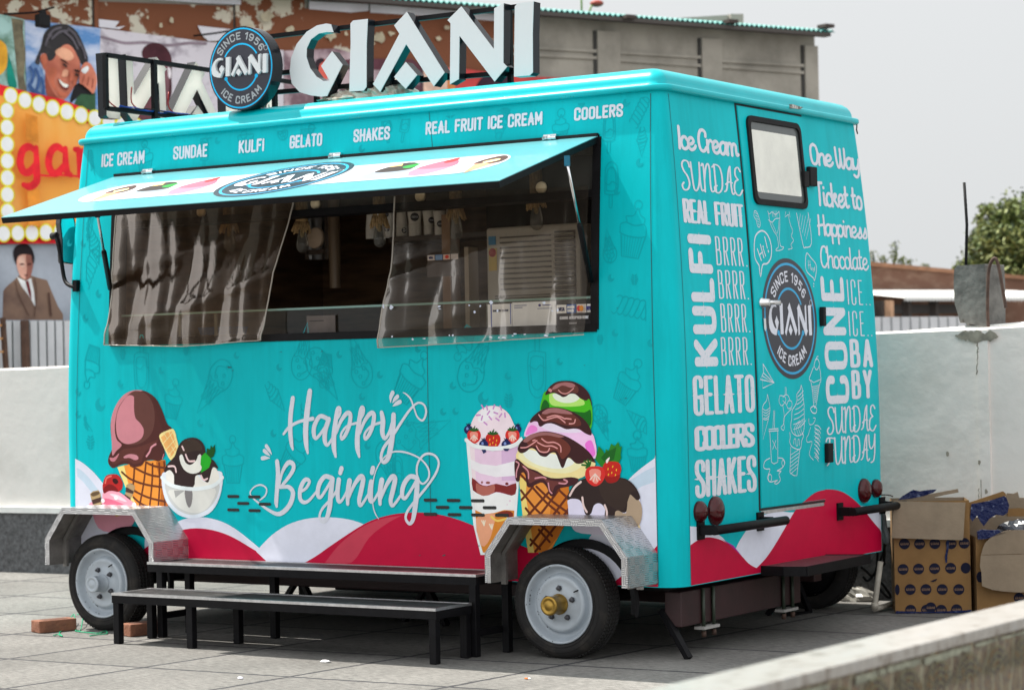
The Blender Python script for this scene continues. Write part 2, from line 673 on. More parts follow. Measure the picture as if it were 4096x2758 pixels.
deff('swash', '''
S .42 ~.42,.8 .36,.98 .18,1 .08,.86 .14,.66 .3,.46 .36,.22 .26,.02 .08,0 .02,.14 .1,.24
U .42 ~0,.98 .02,.5 .06,.1 .16,.0 .3,.2 .38,.6 .4,1;~.4,1 .38,.4 .42,.04 .54,.06
N .44 ~0,.9 .08,.98 .1,.7 .08,0;~.09,.4 .2,.84 .32,1 .38,.8 .36,.3 .4,.04 .52,.06
D .44 .1,1 .1,.06;~0,.9 .16,1 .36,.92 .44,.6 .4,.2 .24,.02 .08,.04 .04,.2 .16,.26
A .42 ~0,.08 .12,.2 .26,.8 .36,1;~.36,1 .34,.4 .38,.03 .5,.08;~.08,.34 .24,.44 .4,.42
E .36 ~.36,.86 .26,1 .12,.92 .1,.7 .22,.56;~.22,.56 .06,.46 .0,.2 .1,.02 .26,.02 .4,.2
F .42 ~0,.86 .06,.97 .2,.99 .46,.96;~.2,.98 .18,.5 .15,.12 .04,0;.06,.52 .38,.54
Y .4 ~0,.98 .02,.6 .12,.46 .28,.6 .36,1;~.36,1 .34,.4 .26,.02 .1,-.06
''')


def textw(font, s, gap, sp):
    x = 0
    lay = []
    for ch in s:
        if ch == ' ':
            x += sp
            continue
        g = FONT[font][ch]
        lay.append((ch, x))
        x += g[0] + gap
    return lay, x - gap


def lettering(art, s, box, th, mt, font='caps', gap=.2, sp=.25, spur=0., rot=False, slant=0., an=(1., 1.)):
    """box = (x0, z0, x1, z1) on the surface; rot: reads upwards"""
    lay, tw = textw(font, s, gap, sp)
    x0, z0, x1, z1 = box
    W_, H_ = (abs(z1 - z0), abs(x1 - x0)) if rot else (x1 - x0, z1 - z0)
    if tw < .01:
        tw = .01
    tx, ty = (th * an[1], th * an[0]) if rot else (th * an[0], th * an[1])
    sx = (W_ - tx) / tw
    sy = H_ - ty

    def mp(px, py):
        a = tx / 2 + px * sx + slant * py * sy
        b = ty / 2 + py * sy
        if rot:
            return (x1 - b, z0 + a)
        return (x0 + a, z0 + b)
    for ch, ox in lay:
        g = FONT[font][ch]
        for sm, st in g[1]:
            art.stroke([mp(ox + p[0], p[1]) for p in st], th, mt, smooth=4 if sm else 0, an=an)
        if spur:
            xs = [0, g[0]] if ch in 'OUNMHDAG' else [0]
            if ch in 'TYSC':
                xs = [g[0] / 2] if ch in 'TY' else [0]
            for xx in xs:
                hh = spur
                for (a, b) in (((-1, 0), (1, 0)),):
                    q = mp(ox + xx, .5)
                    e = (th * an[0] if not rot else th) / 2 + hh * an[0]
                    if rot:
                        art.poly([(q[0] - hh * .8, q[1]), (q[0], q[1] - e), (q[0] + hh * .8, q[1]), (q[0], q[1] + e)], mt)
                    else:
                        art.poly([(q[0] - e, q[1]), (q[0], q[1] - hh * .8), (q[0] + e, q[1]), (q[0], q[1] + hh * .8)], mt)


def arc_text(art, s, cx, cz, R, a_mid, span, h, th, mt, inward=False):
    """capital letters along a circle; inward: along the bottom, heads to the centre"""
    lay, tw = textw('caps', s, .26, .3)
    ws = h * 1.0
    for ch, ox in lay:
        g = FONT['caps'][ch]
        for sm, st in g[1]:
            pts = []
            for p in st:
                t = (ox + p[0]) / tw - .5
                rr = R + (p[1] - .5) * h * (-1 if inward else 1)
                a = a_mid + (t if inward else -t) * span
                pts.append((cx + rr * cos(a), cz + rr * sin(a)))
            art.stroke(pts, th, mt, smooth=3 if sm else 0, maxlen=1)


# ------------------------------------------------------------ the sign-writer's five letters, traced as outlines
K10, K20 = crop(1, 0), crop(2, 0)
SIGN_Y = .25
_g = [(680, 222), (640, 215), (555, 232), (460, 290), (370, 400), (318, 530), (306, 650), (325, 760), (395, 838), (495, 868), (590, 879), (645, 874), (785, 590), (690, 468), (592, 600), (667, 733), (610, 738), (550, 700), (490, 620), (457, 520), (460, 440), (497, 360), (570, 305), (645, 292), (703, 294)]
_i = [(882, 188), (1015, 173), (1004, 400), (1003, 790), (978, 825), (848, 832), (853, 600), (860, 400), (858, 215)]
_a = [(1370, 110), (1255, 232), (1303, 308), (1063, 766), (1128, 836), (1365, 402), (1615, 785), (1713, 661)]
_d = [(1360, 565), (1255, 700), (1360, 808), (1463, 683)]
_n = [(1865, 60), (1740, 185), (1768, 214), (1762, 768), (1843, 720), (1849, 325), (2168, 742), (2282, 607), (2247, 572), (2250, 30), (2165, 78), (2162, 450)]
_j = [(50, 30), (195, 14), (186, 300), (188, 660), (160, 686), (18, 698), (21, 400), (25, 60)]


def sgn(pts, k):
    return [(lambda q: (q.x, q.z))(hit(*k(*p), 1, SIGN_Y)) for p in pts]


SIGN = [[sgn(_g, K10)], [sgn(_i, K10)], [sgn(_a, K10), sgn(_d, K10)], [sgn(_n, K10)], [sgn(_j, K20)]]
SX0 = min(p[0] for p in SIGN[0][0])
SX1 = max(p[0] for p in SIGN[4][0])
SZ0 = min(p[1] for L in SIGN for q in L for p in q)
SZ1 = max(p[1] for L in SIGN for q in L for p in q)
NORM = [[[((p[0] - SX0) / (SX1 - SX0), (p[1] - SZ0) / (SZ1 - SZ0)) for p in q] for q in L] for L in SIGN]


def logo(art, cx, cz, R, white, text=True, small=False):
    art.disc(cx, cz, R, R, navy, n=64)
    art.ring(cx, cz, R * .885, R * .925, logo_blue)
    if text:
        art.ring(cx, cz, R * .475, R * .515, logo_blue, a0=RAD(28), a1=RAD(152), n=24)
        art.ring(cx, cz, R * .475, R * .515, logo_blue, a0=RAD(208), a1=RAD(332), n=24)
        for s_ in (-1, 1):
            art.disc(cx + s_ * R * .45, cz - R * .235, R * .045, R * .045, logo_blue, n=14)
        arc_text(art, 'SINCE 1956', cx, cz, R * .70, pi / 2, RAD(112), R * .15, R * .03, white)
        arc_text(art, 'ICE CREAM', cx, cz, R * .70, -pi / 2, RAD(86), R * .15, R * .032, white, inward=True)
        art.ring(cx + R * .8, cz + R * .27, R * .042, R * .052, white, n=18)
    for L in NORM:
        for q in L:
            art.poly([(cx + (p[0] - .5) * R * 1.58, cz + (p[1] - .5) * R * .56 - R * .015) for p in q], white)


# ============================================================ GROUND
def ground_material():
    m = bpy.data.materials.new('stone_tiles')
    m.use_nodes = True
    nt = m.node_tree
    N, L = nt.nodes.new, nt.links.new
    b = nt.nodes['Principled BSDF']
    b.inputs['Roughness'].default_value = .72
    b.inputs['Specular IOR Level'].default_value = .3
    tc = N('ShaderNodeTexCoord')
    sp = N('ShaderNodeSeparateXYZ')
    L(tc.outputs['Object'], sp.inputs[0])

    def math_(op, a, b_=None, c_=None):
        n = N('ShaderNodeMath')
        n.operation = op
        for i, v in enumerate((a, b_, c_)):
            if v is None:
                continue
            if isinstance(v, (int, float)):
                n.inputs[i].default_value = v
            else:
                L(v, n.inputs[i])
        return n.outputs[0]
    u = math_('DIVIDE', math_('ADD', math_('MULTIPLY_ADD', sp.outputs[1], -.0767, sp.outputs[0]), 40 * .93 + .44), .93)
    v = math_('DIVIDE', math_('ADD', math_('MULTIPLY_ADD', sp.outputs[0], -.04, sp.outputs[1]), 40 * .907 + .353), .907)
    nj = N('ShaderNodeTexNoise')
    nj.inputs['Scale'].default_value = 14
    L(tc.outputs['Object'], nj.inputs[0])
    jit = math_('MULTIPLY', math_('SUBTRACT', nj.outputs[0], .5), .024)
    fu = math_('ABSOLUTE', math_('SUBTRACT', math_('FRACT', math_('ADD', math_('ADD', u, .5), jit)), .5))
    fv = math_('ABSOLUTE', math_('SUBTRACT', math_('FRACT', math_('ADD', math_('ADD', v, .5), jit)), .5))
    j = math_('MAXIMUM', math_('LESS_THAN', fu, .0155), math_('LESS_THAN', fv, .0155))
    cmb = N('ShaderNodeCombineXYZ')
    L(math_('FLOOR', math_('ADD', u, 0)), cmb.inputs[0])
    L(math_('FLOOR', math_('ADD', v, 0)), cmb.inputs[1])
    wnz = N('ShaderNodeTexWhiteNoise')
    L(cmb.outputs[0], wnz.inputs[0])
    mp = N('ShaderNodeMapping')
    mp.inputs['Scale'].default_value = (5, 26, 1)
    L(tc.outputs['Object'], mp.inputs[0])
    n1 = N('ShaderNodeTexNoise')
    n1.inputs['Scale'].default_value = 3.4
    n1.inputs['Detail'].default_value = 9
    n1.inputs['Roughness'].default_value = .8
    L(mp.outputs[0], n1.inputs[0])
    n2 = N('ShaderNodeTexNoise')
    n2.inputs['Scale'].default_value = .75
    n2.inputs['Detail'].default_value = 6
    L(tc.outputs['Object'], n2.inputs[0])
    r1 = N('ShaderNodeValToRGB')
    r1.color_ramp.elements[0].position = .36
    r1.color_ramp.elements[0].color = (.075, .073, .070, 1)
    r1.color_ramp.elements[1].position = .62
    r1.color_ramp.elements[1].color = (.315, .305, .285, 1)
    L(n1.outputs[0], r1.inputs[0])
    r2 = N('ShaderNodeMapRange')
    r2.inputs[1].default_value = .3
    r2.inputs[2].default_value = .7
    r2.inputs[3].default_value = .58
    r2.inputs[4].default_value = 1.08
    L(n2.outputs[0], r2.inputs[0])
    tv = math_('MULTIPLY', math_('MULTIPLY_ADD', wnz.outputs[0], .22, .89), r2.outputs[0])
    mx = N('ShaderNodeMixRGB')
    mx.blend_type = 'MULTIPLY'
    mx.inputs[0].default_value = 1
    L(r1.outputs[0], mx.inputs[1])
    cc = N('ShaderNodeCombineColor')
    for k in range(3):
        L(tv, cc.inputs[k])
    L(cc.outputs[0], mx.inputs[2])
    mj = N('ShaderNodeMixRGB')
    L(math_('MULTIPLY', j, .9), mj.inputs[0])
    L(mx.outputs[0], mj.inputs[1])
    mj.inputs[2].default_value = (.030, .030, .036, 1)
    L(mj.outputs[0], b.inputs['Base Color'])
    bp = N('ShaderNodeBump')
    bp.inputs['Strength'].default_value = .25
    bp.inputs['Distance'].default_value = .01
    hgt = math_('SUBTRACT', n1.outputs[0], math_('MULTIPLY', j, .8))
    L(hgt, bp.inputs['Height'])
    L(bp.outputs[0], b.inputs['Normal'])
    return m


g = MB()
gm = ground_material()
g.add([(-300, -300, 0), (300, -300, 0), (300, 300, 0), (-300, 300, 0)], [(0, 1, 2, 3)], gm)
g.build('ground', kind='structure', label='grey stone tiles with dark joints')

# ============================================================ PARAPET behind the trailer
plaster = mat('whitewashed_plaster', (.70, .665, .635), .85, alt=(.53, .505, .47), scale=1.6, lo=.5, hi=.85, bump=.25, bscale=9, detail=9)
granite = mat('dark_granite', (.085, .085, .09), .6, var=.75, scale=30, bump=.1, detail=8, lo=.3, hi=.7)
white_paint = mat('white_paint', (.72, .71, .69), .6, var=.12, scale=10)


def par_y(x):
    return 3.2 + .075 * x


par = thing('parapet_wall', 'long whitewashed plaster parapet with dark granite base behind the trailer', 'wall', (-3, par_y(-3), 0))
XA, XB = -16, 9


def par_z(x):
    return 1.585 + (x + 7.3) * .0145


mb = MB()
n_ = 60
wall_v, wall_f = [], []
rr = random.Random(3)
for i in range(n_ + 1):
    x = XA + (XB - XA) * i / n_
    y = par_y(x)
    for (dy, z) in ((0, 0), (0, .8), (0, par_z(x) - .012 + rr.uniform(-.004, .004)), (.03, par_z(x)), (.22, par_z(x)), (.22, 0)):
        wall_v.append((x, y + dy, z))
for i in range(n_):
    for k in range(5):
        wall_f.append((i * 6 + k, (i + 1) * 6 + k, (i + 1) * 6 + k + 1, i * 6 + k + 1))
mb.add(wall_v, wall_f, plaster)
mb.build('wall_face', par)
mb = MB()
for (x0, x1) in ((XA, XB),):
    mb.add([(x0, par_y(x0) - .02, 0), (x1, par_y(x1) - .02, 0), (x1, par_y(x1) - .02, .46), (x0, par_y(x0) - .02, .46), (x1, par_y(x1) + .0, .46), (x0, par_y(x0) + .0, .46)],
           [(0, 1, 2, 3), (3, 2, 4, 5)], granite)
mb.build('granite_base', par)
mb = MB()
mb.bar((XA, par_y(XA) - .02, .485), (XB, par_y(XB) - .02, .485), .05, .045, white_paint)
mb.build('ledge', par)
# the painted pipe laid on the wall, with its sag at the joint
mb = MB()
pa = [hit(*P(x, y), 1, 3.33) for (x, y) in ((1985, 761), (2050, 757), (2105, 754))]
pb = [hit(*P(x, y), 1, 3.40) for (x, y) in ((2060, 755), (2110, 752), (2180, 747), (2260, 742), (2340, 735), (2420, 729))]
mb.tube(pa[:2] + pb[1:], .013, white_paint, 12)
mb.build('capping_pipe', par)
stain = mat('wall_stain', (.24, .22, .18), .9, var=.5, scale=14)
a_ = Art(lambda p, off=0: Vector((p[0], par_y(p[0]) - .018 - off, p[1])), .001)


def par_px(x, y):
    q = hitp(*P(x, y), (0, 3.2, 0), Vector((-.075, 1, 0)))
    return (q.x, q.z)


for (x, y0, y1, wd) in ((2226, 772, 800, .010), (2225, 800, 850, .008), (2234, 1090, 1160, .006), (2229, 1110, 1140, .006)):
    pts = [par_px(x + rr.uniform(-1.5, 1.5), y0 + (y1 - y0) * k / 8) for k in range(9)]
    a_.stroke([(p[0], p[1], wd * rr.uniform(.4, 1)) for p in pts], wd, stain)
for (x, y) in ((2230, 1050), (2246, 1117), (2158, 1032)):
    q = par_px(x, y)
    a_.poly([(q[0] + .014 * rr.uniform(.5, 1.2) * cos(k * .8), q[1] + .016 * rr.uniform(.5, 1.3) * sin(k * .8)) for k in range(8)], stain)
for k in range(26):
    q = par_px(rr.uniform(2165, 2265), rr.uniform(760, 768))
    e = rr.uniform(.01, .035)
    a_.poly([(q[0] + e * 1.6 * rr.uniform(.5, 1.2) * cos(t * .8), q[1] + e * rr.uniform(.4, 1.2) * sin(t * .8)) for t in range(8)], stain)
a_.build('stain', par)
mb = MB()
sa, sb = par_px(2224, 800)[0], par_px(2249, 800)[0]
mb.prism([(sa, .48), (sb, .48), (sb, par_z(sb) - .02), (sa, par_z(sa) - .02)], lambda p, d: Vector((p[0], par_y(p[0]) + d, p[1])), -.016, .01, plaster)
mb.build('wall_rib', par, bevel=.004)

t = thing('black_cable', 'black cable sagging along the white pipe on top of the right parapet', 'cable', hit(*P(2100, 758), 1, 3.3))
mb = MB()
mb.tube(cr([tuple(hit(*P(x, y), 1, 3.30)) for (x, y) in ((2039, 772), (2040, 764), (2046, 758), (2075, 759), (2110, 760), (2170, 761), (2215, 755), (2262, 746))], 5), .007, black_rubber, 8)
mb.build('cable', t)
# broken concrete post on the parapet
conc = mat('rough_concrete', (.175, .172, .16), .9, alt=(.085, .083, .077), scale=9, lo=.4, hi=.68, bump=.5, bscale=22, detail=9)
rust = mat('rusty_steel', (.075, .04, .028), .75, var=.5, scale=22)
PY = 3.45
o0 = hit(*P(2225, 742), 1, PY)
blk = thing('broken_concrete_post', 'broken grey concrete post stub with rusty bars standing on the parapet', 'post', o0)
bq = [hit(*P(x, y), 1, PY - .08) for (x, y) in ((2170, 612), (2176, 604), (2205, 602), (2240, 600), (2242, 640), (2243, 690), (2243, 742), (2222, 741), (2205, 735), (2200, 742), (2190, 724), (2184, 735), (2178, 712), (2171, 690), (2169, 650))]
mb = MB()
mb.prism([(q.x, q.z) for q in bq], lambda p, d: Vector((p[0] + d * .35, PY - .08 + d, p[1] - .02 * d)), 0, .17, conc)
mb.build('concrete_core', blk, bevel=.006)
mb = MB()
t0 = hit(*P(2197, 606), 1, PY)
t1 = hit(*P(2193, 415), 1, PY)
mb.tube([t0, t0.lerp(t1, .5) + Vector((.012, 0, 0)), t1], .010, black_rubber, 8)
mb.build('reinforcing_bar', blk)
mb = MB()
mb.tube([hit(*P(x, y), 1, PY - .12) for (x, y) in cr([(2248, 744), (2246, 700), (2247, 640), (2250, 608), (2258, 590), (2266, 590), (2273, 615), (2281, 660), (2288, 700)], 4)], .011, rust, 8)
mb.build('bent_bar', blk)

# ============================================================ FOREGROUND LEDGE
def ledge_mat(top):
    m = bpy.data.materials.new('ledge_tile_top' if top else 'ledge_tile_side')
    m.use_nodes = True
    nt = m.node_tree
    N, L = nt.nodes.new, nt.links.new
    b = nt.nodes['Principled BSDF']
    b.inputs['Roughness'].default_value = .28 if top else .5
    tc = N('ShaderNodeTexCoord')
    mp = N('ShaderNodeMapping')
    mp.inputs['Rotation'].default_value = (0, 0, .3)
    L(tc.outputs['Object'], mp.inputs[0])
    wv = N('ShaderNodeTexWave')
    wv.wave_type = 'RINGS'
    wv.rings_direction = 'Z' if top else 'X'
    wv.inputs['Scale'].default_value = 5.5
    wv.inputs['Distortion'].default_value = 5
    wv.inputs['Detail'].default_value = 2
    wv.inputs['Detail Scale'].default_value = 1.6
    L(mp.outputs[0], wv.inputs[0])
    nz = N('ShaderNodeTexNoise')
    nz.inputs['Scale'].default_value = 16 if top else 26
    nz.inputs['Detail'].default_value = 6
    L(tc.outputs['Object'], nz.inputs[0])
    r = N('ShaderNodeValToRGB')
    e = r.color_ramp.elements
    if top:
        cols = [(.32, (0.196, 0.167, 0.138)), (.45, (0.323, 0.3, 0.271)), (.6, (0.357, 0.337, 0.311)), (.75, (0.259, 0.265, 0.276))]
    else:
        cols = [(.3, (.075, .052, .034)), (.43, (.20, .155, .095)), (.55, (.11, .088, .07)), (.68, (.22, .135, .06))]
    e[0].position, e[0].color = cols[0][0], (*cols[0][1], 1)
    e[1].position, e[1].color = cols[-1][0], (*cols[-1][1], 1)
    for p_, c_ in cols[1:-1]:
        q = e.new(p_)
        q.color = (*c_, 1)
    L(nz.outputs[0], r.inputs[0])
    r2 = N('ShaderNodeValToRGB')
    r2.color_ramp.elements[0].position = .86
    r2.color_ramp.elements[0].color = (0, 0, 0, 1)
    r2.color_ramp.elements[1].position = .97
    r2.color_ramp.elements[1].color = (.5, .5, .5, 1)
    L(wv.outputs[0], r2.inputs[0])
    mx = N('ShaderNodeMixRGB')
    L(r2.outputs[0], mx.inputs[0])
    L(r.outputs[0], mx.inputs[1])
    mx.inputs[2].default_value = (.44, .42, .38, 1) if top else (.36, .36, .25, 1)
    L(mx.outputs[0], b.inputs['Base Color'])
    return m


LZ = .75
lt, ls = ledge_mat(True), ledge_mat(False)
e0, e1 = hit(*P(1465, 1568), 2, LZ), hit(*P(2329, 1363), 2, LZ)
f0, f1 = hit(*P(1747, 1551), 2, LZ), hit(*P(2329, 1410), 2, LZ)
dl = (e1 - e0).normalized()
df = (f1 - f0).normalized()
wv_ = f0 - e0
wv_ -= dl * wv_.dot(dl)
A0, A1 = e0 - dl * 3.0, e1 + dl * 2.0
B0, B1 = A0 + wv_, A1 + wv_
led = thing('garden_ledge', 'low tiled ledge with a pale glazed top in the near right corner', 'wall', (A1.x, A1.y, 0))
mb = MB()
n_ = 80
V, F = [], []
for i in range(n_ + 1):
    t = i / n_
    a, b_ = A0.lerp(A1, t), B0.lerp(B1, t)
    V += [a + Vector((0, 0, -.03)), a, b_, b_ + Vector((0, 0, -.03))]
for i in range(n_):
    for k in range(3):
        F.append((i * 4 + k, i * 4 + k + 1, (i + 1) * 4 + k + 1, (i + 1) * 4 + k))
mb.add(V, F, lt)
mb.build('tiled_top', led, bevel=.004)
mb = MB()
ins = wv_.normalized() * .006
mb.add([A0 + ins + Vector((0, 0, -.03)), A1 + ins + Vector((0, 0, -.03)), Vector((A1.x, A1.y, 0)) + ins, Vector((A0.x, A0.y, 0)) + ins,
        B0 - ins + Vector((0, 0, -.03)), B1 - ins + Vector((0, 0, -.03)), Vector((B1.x, B1.y, 0)) - ins, Vector((B0.x, B0.y, 0)) - ins],
       [(0, 1, 2, 3), (4, 5, 6, 7), (1, 5, 6, 2), (0, 4, 7, 3)], ls)
mb.build('tiled_side', led)
# scalloped tile print on the ledge's face
nl_ = Vector((dl.y, -dl.x, 0))
if nl_.dot(wv_) < 0:
    nl_ = -nl_
a_ = Art(lambda p, off=0: Vector((B0.x, B0.y, 0)) - ins + dl * p[0] + Vector((0, 0, p[1])) + nl_ * off, .001, .00004)
lp_, lo_, ln_ = (flat(150, 146, 112, .5, .5), flat(150, 108, 62, .5, .5), flat(66, 64, 70, .5, .8))
LL = (B1 - B0).length
rr = random.Random(31)
for row in range(5):
    for k in range(int(LL / .19)):
        cx_, cz_ = .19 * (k + .5 * (row % 2)), .60 - .105 * row
        if k < 14:
            continue
        for ri, r_ in enumerate((.092, .074, .056, .038)):
            a_.ring(cx_, cz_, r_ - .003, r_ + .002, lp_, n=18, a0=RAD(195 if row % 2 else 15), a1=RAD(345 if row % 2 else 165))
            for t_ in range(9 - ri * 2):
                an_ = RAD((200 if row % 2 else 20) + 140 * (t_ + .5) / (9 - ri * 2))
                x_, z_ = cx_ + (r_ - .0095) * cos(an_), cz_ + (r_ - .0095) * sin(an_)
                a_.poly([(x_ - .005, z_), (x_, z_ - .008), (x_ + .005, z_), (x_, z_ + .008)], rr.choice((lo_, ln_, ln_)))
a_.build('tile_print', led)
# chipped mortar line under the top's edge
mort = mat('chipped_mortar', (.26, .265, .20), .9, var=.5, scale=20)
mb = MB()
rr = random.Random(11)
t = 0
Ltot = (B1 - B0).length
while t < Ltot:
    l_ = rr.uniform(.03, .16)
    if rr.random() < .72:
        p0 = B0 + dl * t + Vector((0, 0, -.036 - rr.uniform(0, .004))) + wv_.normalized() * .001
        h = rr.uniform(.008, .022)
        n5 = 5
        up_ = [p0 + dl * (l_ * k / n5) for k in range(n5 + 1)]
        dn = [p0 + dl * (l_ * k / n5) + Vector((0, 0, -h * rr.uniform(.5, 1.2))) for k in range(n5 + 1)]
        mb = MB()
        mb.add(up_ + dn, [(k, k + 1, n5 + 2 + k, n5 + 1 + k) for k in range(n5)], mort)
        mb.build('mortar_patch', led)
    t += l_ + rr.uniform(.0, .03)

# ============================================================ BUILDING WITH POSTERS, far left
BQ = Vector((-9.7, 8.2, 0))
BD = Vector((sin(RAD(23)), cos(RAD(23)), 0))
BN = Vector((cos(RAD(23)), -sin(RAD(23)), 0))


def bpx(x, y, off=0.):
    q = hitp(*P(x, y), BQ + BN * off, BN)
    return ((q - BQ).dot(BD), q.z)


def BS(p, off=0.):
    return BQ + BD * p[0] + Vector((0, 0, p[1])) + BN * off


bare = mat('bare_concrete', (.36, .33, .285), .9, alt=(.16, .148, .125), scale=1.3, lo=.42, hi=.75, bump=.15, bscale=12, detail=9)
brown = mat('peeling_brown_paint', (.20, .062, .024), .8, alt=(.6, .54, .44), scale=2.4, lo=.585, hi=.615, bump=.2, bscale=8, detail=10)
brown2 = mat('peeling_pale_patch', (.6, .54, .43), .85, alt=(.20, .062, .024), scale=4.5, lo=.47, hi=.5, detail=10)
lav = mat('faded_white_band', (.74, .71, .77), .8, var=.12, scale=3)
tin = mat('green_tin_roof', (.03, .26, .24), .5, var=.3, scale=4)
tL, tR = bpx(-300, 500)[0], bpx(1855, 200)[0]
zr = bpx(1855, 82)[1]
zm = bpx(1230, 36)[1]
slope = (zr - zm) / (tR - bpx(1230, 36)[0])
zl = zr + slope * (tL - tR)
bld = thing('concrete_building', 'long concrete building with peeling brown paint and a green tin roof edge', 'building', BS((tR, 0)))
mb = MB()
mb.prism([(tL, 0), (tR, 0), (tR, zr), (tL, zl)], lambda p, d: BS(p, -d), 0, 5, bare)
mb.build('wall', bld)
mb = MB()
Q = [bpx(*q) for q in ((-150, -8), (1172, 36), (1172, 330), (-150, 900))]
mb.prism(Q, lambda p, d: BS(p, d), 0.002, .02, brown)
mb.build('painted_wall', bld)
a_ = Art(BS, .022, .003)
for k, pg in enumerate((((0, 0), (70, 0), (150, 0), (215, 0), (213, 30), (214, 60), (180, 52), (150, 48), (120, 40), (60, 35), (0, 30)),
           ((535, 0), (690, -10), (690, 26), (640, 40), (620, 66), (585, 78), (560, 60), (533, 62)))):
    a_.poly([bpx(*q) for q in pg], brown2)
for pg in (((338, -12), (545, -8), (545, 12), (470, 9), (338, 0)), ((700, 4), (835, 11), (835, 26), (795, 30), (700, 22)), ((838, 11), (1160, 36), (1160, 52), (1000, 40), (838, 30)),
           ((213, 44), (268, 50), (258, 64), (282, 60), (268, 68), (213, 62)), ((446, 60), (520, 68), (520, 92), (470, 95), (456, 82))):
    a_.poly([bpx(*q) for q in pg], lav)
rr = random.Random(5)
pale = flat(214, 200, 172, .8, .8)
for (x, y, e) in ((858, 85, 14), (748, 84, 12), (885, 78, 8), (992, 90, 7), (842, 100, 6), (705, 88, 6), (385, 48, 7), (360, 60, 5), (330, 42, 4), (490, 22, 5), (780, 80, 6), (1010, 66, 8), (650, 70, 10), (560, 70, 12), (600, 40, 16)):
    a_.poly([bpx(x + e * cos(t * .6) * rr.uniform(.4, 1.2), y + e * sin(t * .6) * rr.uniform(.4, 1.2)) for t in range(10)], pale, smooth=2)
# pilasters: real raised strips in the brown wall
a_.build('faded_paint', bld)
for (x0, x1) in ((213, 222), (534, 542), (1355, 1406), (1592, 1637), (1826, 1855)):
    mb = MB()
    ta, tb = bpx(x0, 120)[0], bpx(x1, 120)[0]
    mb.prism([(ta, 0), (tb, 0), (tb, zr + slope * (tb - tR) - .13), (ta, zr + slope * (ta - tR) - .13)], lambda p, d: BS(p, d), -.05, .045, bare if x0 > 1000 else brown)
    mb.build('pilaster', bld, bevel=.01)
    mb = MB()
    tj = ta - (.035 if x0 > 1000 else .02)  # dark bar paints in the shaded gap left of the pilaster
    mb.prism([(tj, 0), (ta - .002, 0), (ta - .002, zr + slope * (ta - tR) - .13), (tj, zr + slope * (tj - tR) - .13)], lambda p, d: BS(p, d), -.04, .024, mat('shaded_gap', (.05, .048, .045), .9))
    mb.build('shaded_gap_strip', bld)
    if x0 > 1000:
        mb = MB()
        q = bpx(x1 - 14, 44 + (x0 - 1355) * .042 + 4)
        mb.obox(BS(q, .3), BD * .07, BN * .08, Vector((0, 0, .02)), mat('dark_bracket', (.05, .035, .03), .8))
        mb.build('bracket', bld)
for (a0, a1) in (((1160, 106), (1370, 118)), ((1160, 123), (1370, 133)), ((1408, 120), (1592, 131)), ((1408, 137), (1592, 150)), ((1638, 139), (1826, 150)), ((1638, 152), (1826, 166))):
    mb = MB()
    pA, pB = BS(bpx(*a0), .012), BS(bpx(*a1), .012)
    mb.bar(pA, pB, .03, .035, bare)
    mb.build('string_course', bld)
# corrugated roof edge
mb = MB()
n_ = 320
V, F = [], []
for i in range(n_ + 1):
    t = tL + (tR + .06 - tL) * i / n_
    z = zr + slope * (t - tR)
    cz = .016 * (1 if i % 2 else -1)
    V += [BS((t, z + .02 + cz), .30), BS((t, z + .40 + cz), -2.2), BS((t, z + .008 + cz), .30)]
for i in range(n_):
    a = i * 3
    F += [(a, a + 3, a + 4, a + 1), (a, a + 2, a + 5, a + 3)]
mb.add(V, F, tin)
mb.build('tin_roof', bld)
mb = MB()
mb.prism([(tL, zl - .045), (tR, zr - .045), (tR, zr + .0), (tL, zl + .0)], lambda p, d: BS(p, d), .18, .30, mat('eaves_beam', (.07, .06, .055), .8))
mb.build('eaves_beam', bld)
# grey end wall showing above the roof
mb = MB()
mb.prism([bpx(1640, 66), bpx(1760, 58), bpx(1822, 54), bpx(1822, 76), bpx(1640, 74)], lambda p, d: BS((p[0], p[1] + .30), -d), 1.4, 1.7, bare)
mb.prism([bpx(1823, 53), bpx(1852, 53), bpx(1852, 80), bpx(1823, 78)], lambda p, d: BS((p[0], p[1] + .30), -d), 1.35, 1.8, bare)
mb.build('gable_wall', bld)
# spindly stalk on the roof
mb = MB()
for pts in (((1358, 28), (1357, 0), (1356, -30)), ((1372, 28), (1380, 5), (1386, 0))):
    mb.tube([BS(bpx(*q), -.3) for q in pts], .012, flat(120, 140, 90), 6)
mb.ell(BS(bpx(1392, 0), -.3), .08, .08, .04, flat(150, 70, 60))
mb.build('rooftop_aerial', bld)

# --- hoardings and posters, each a thin sheet on the wall
FRAMEM = mat('poster_backing', (.30, .28, .28), .7)


def poster(name, label, outline, cat='poster', off=.05, base=None):
    pts = [bpx(*q) for q in outline]
    t = thing(name, label, cat, BS(pts[0], off), 'film posters on the building wall' if cat == 'poster' else None)
    mb = MB()
    mb.prism(pts, lambda p, d: BS(p, off + d), -.02, 0, base, side=FRAMEM)
    mb.build('sheet', t)
    return t, Art(BS, off + .002, .0012)


def pp(L):
    return [bpx(*q) for q in L]


def k00(L):
    return [(x / 4.0, y / 4.0) for (x, y) in L]


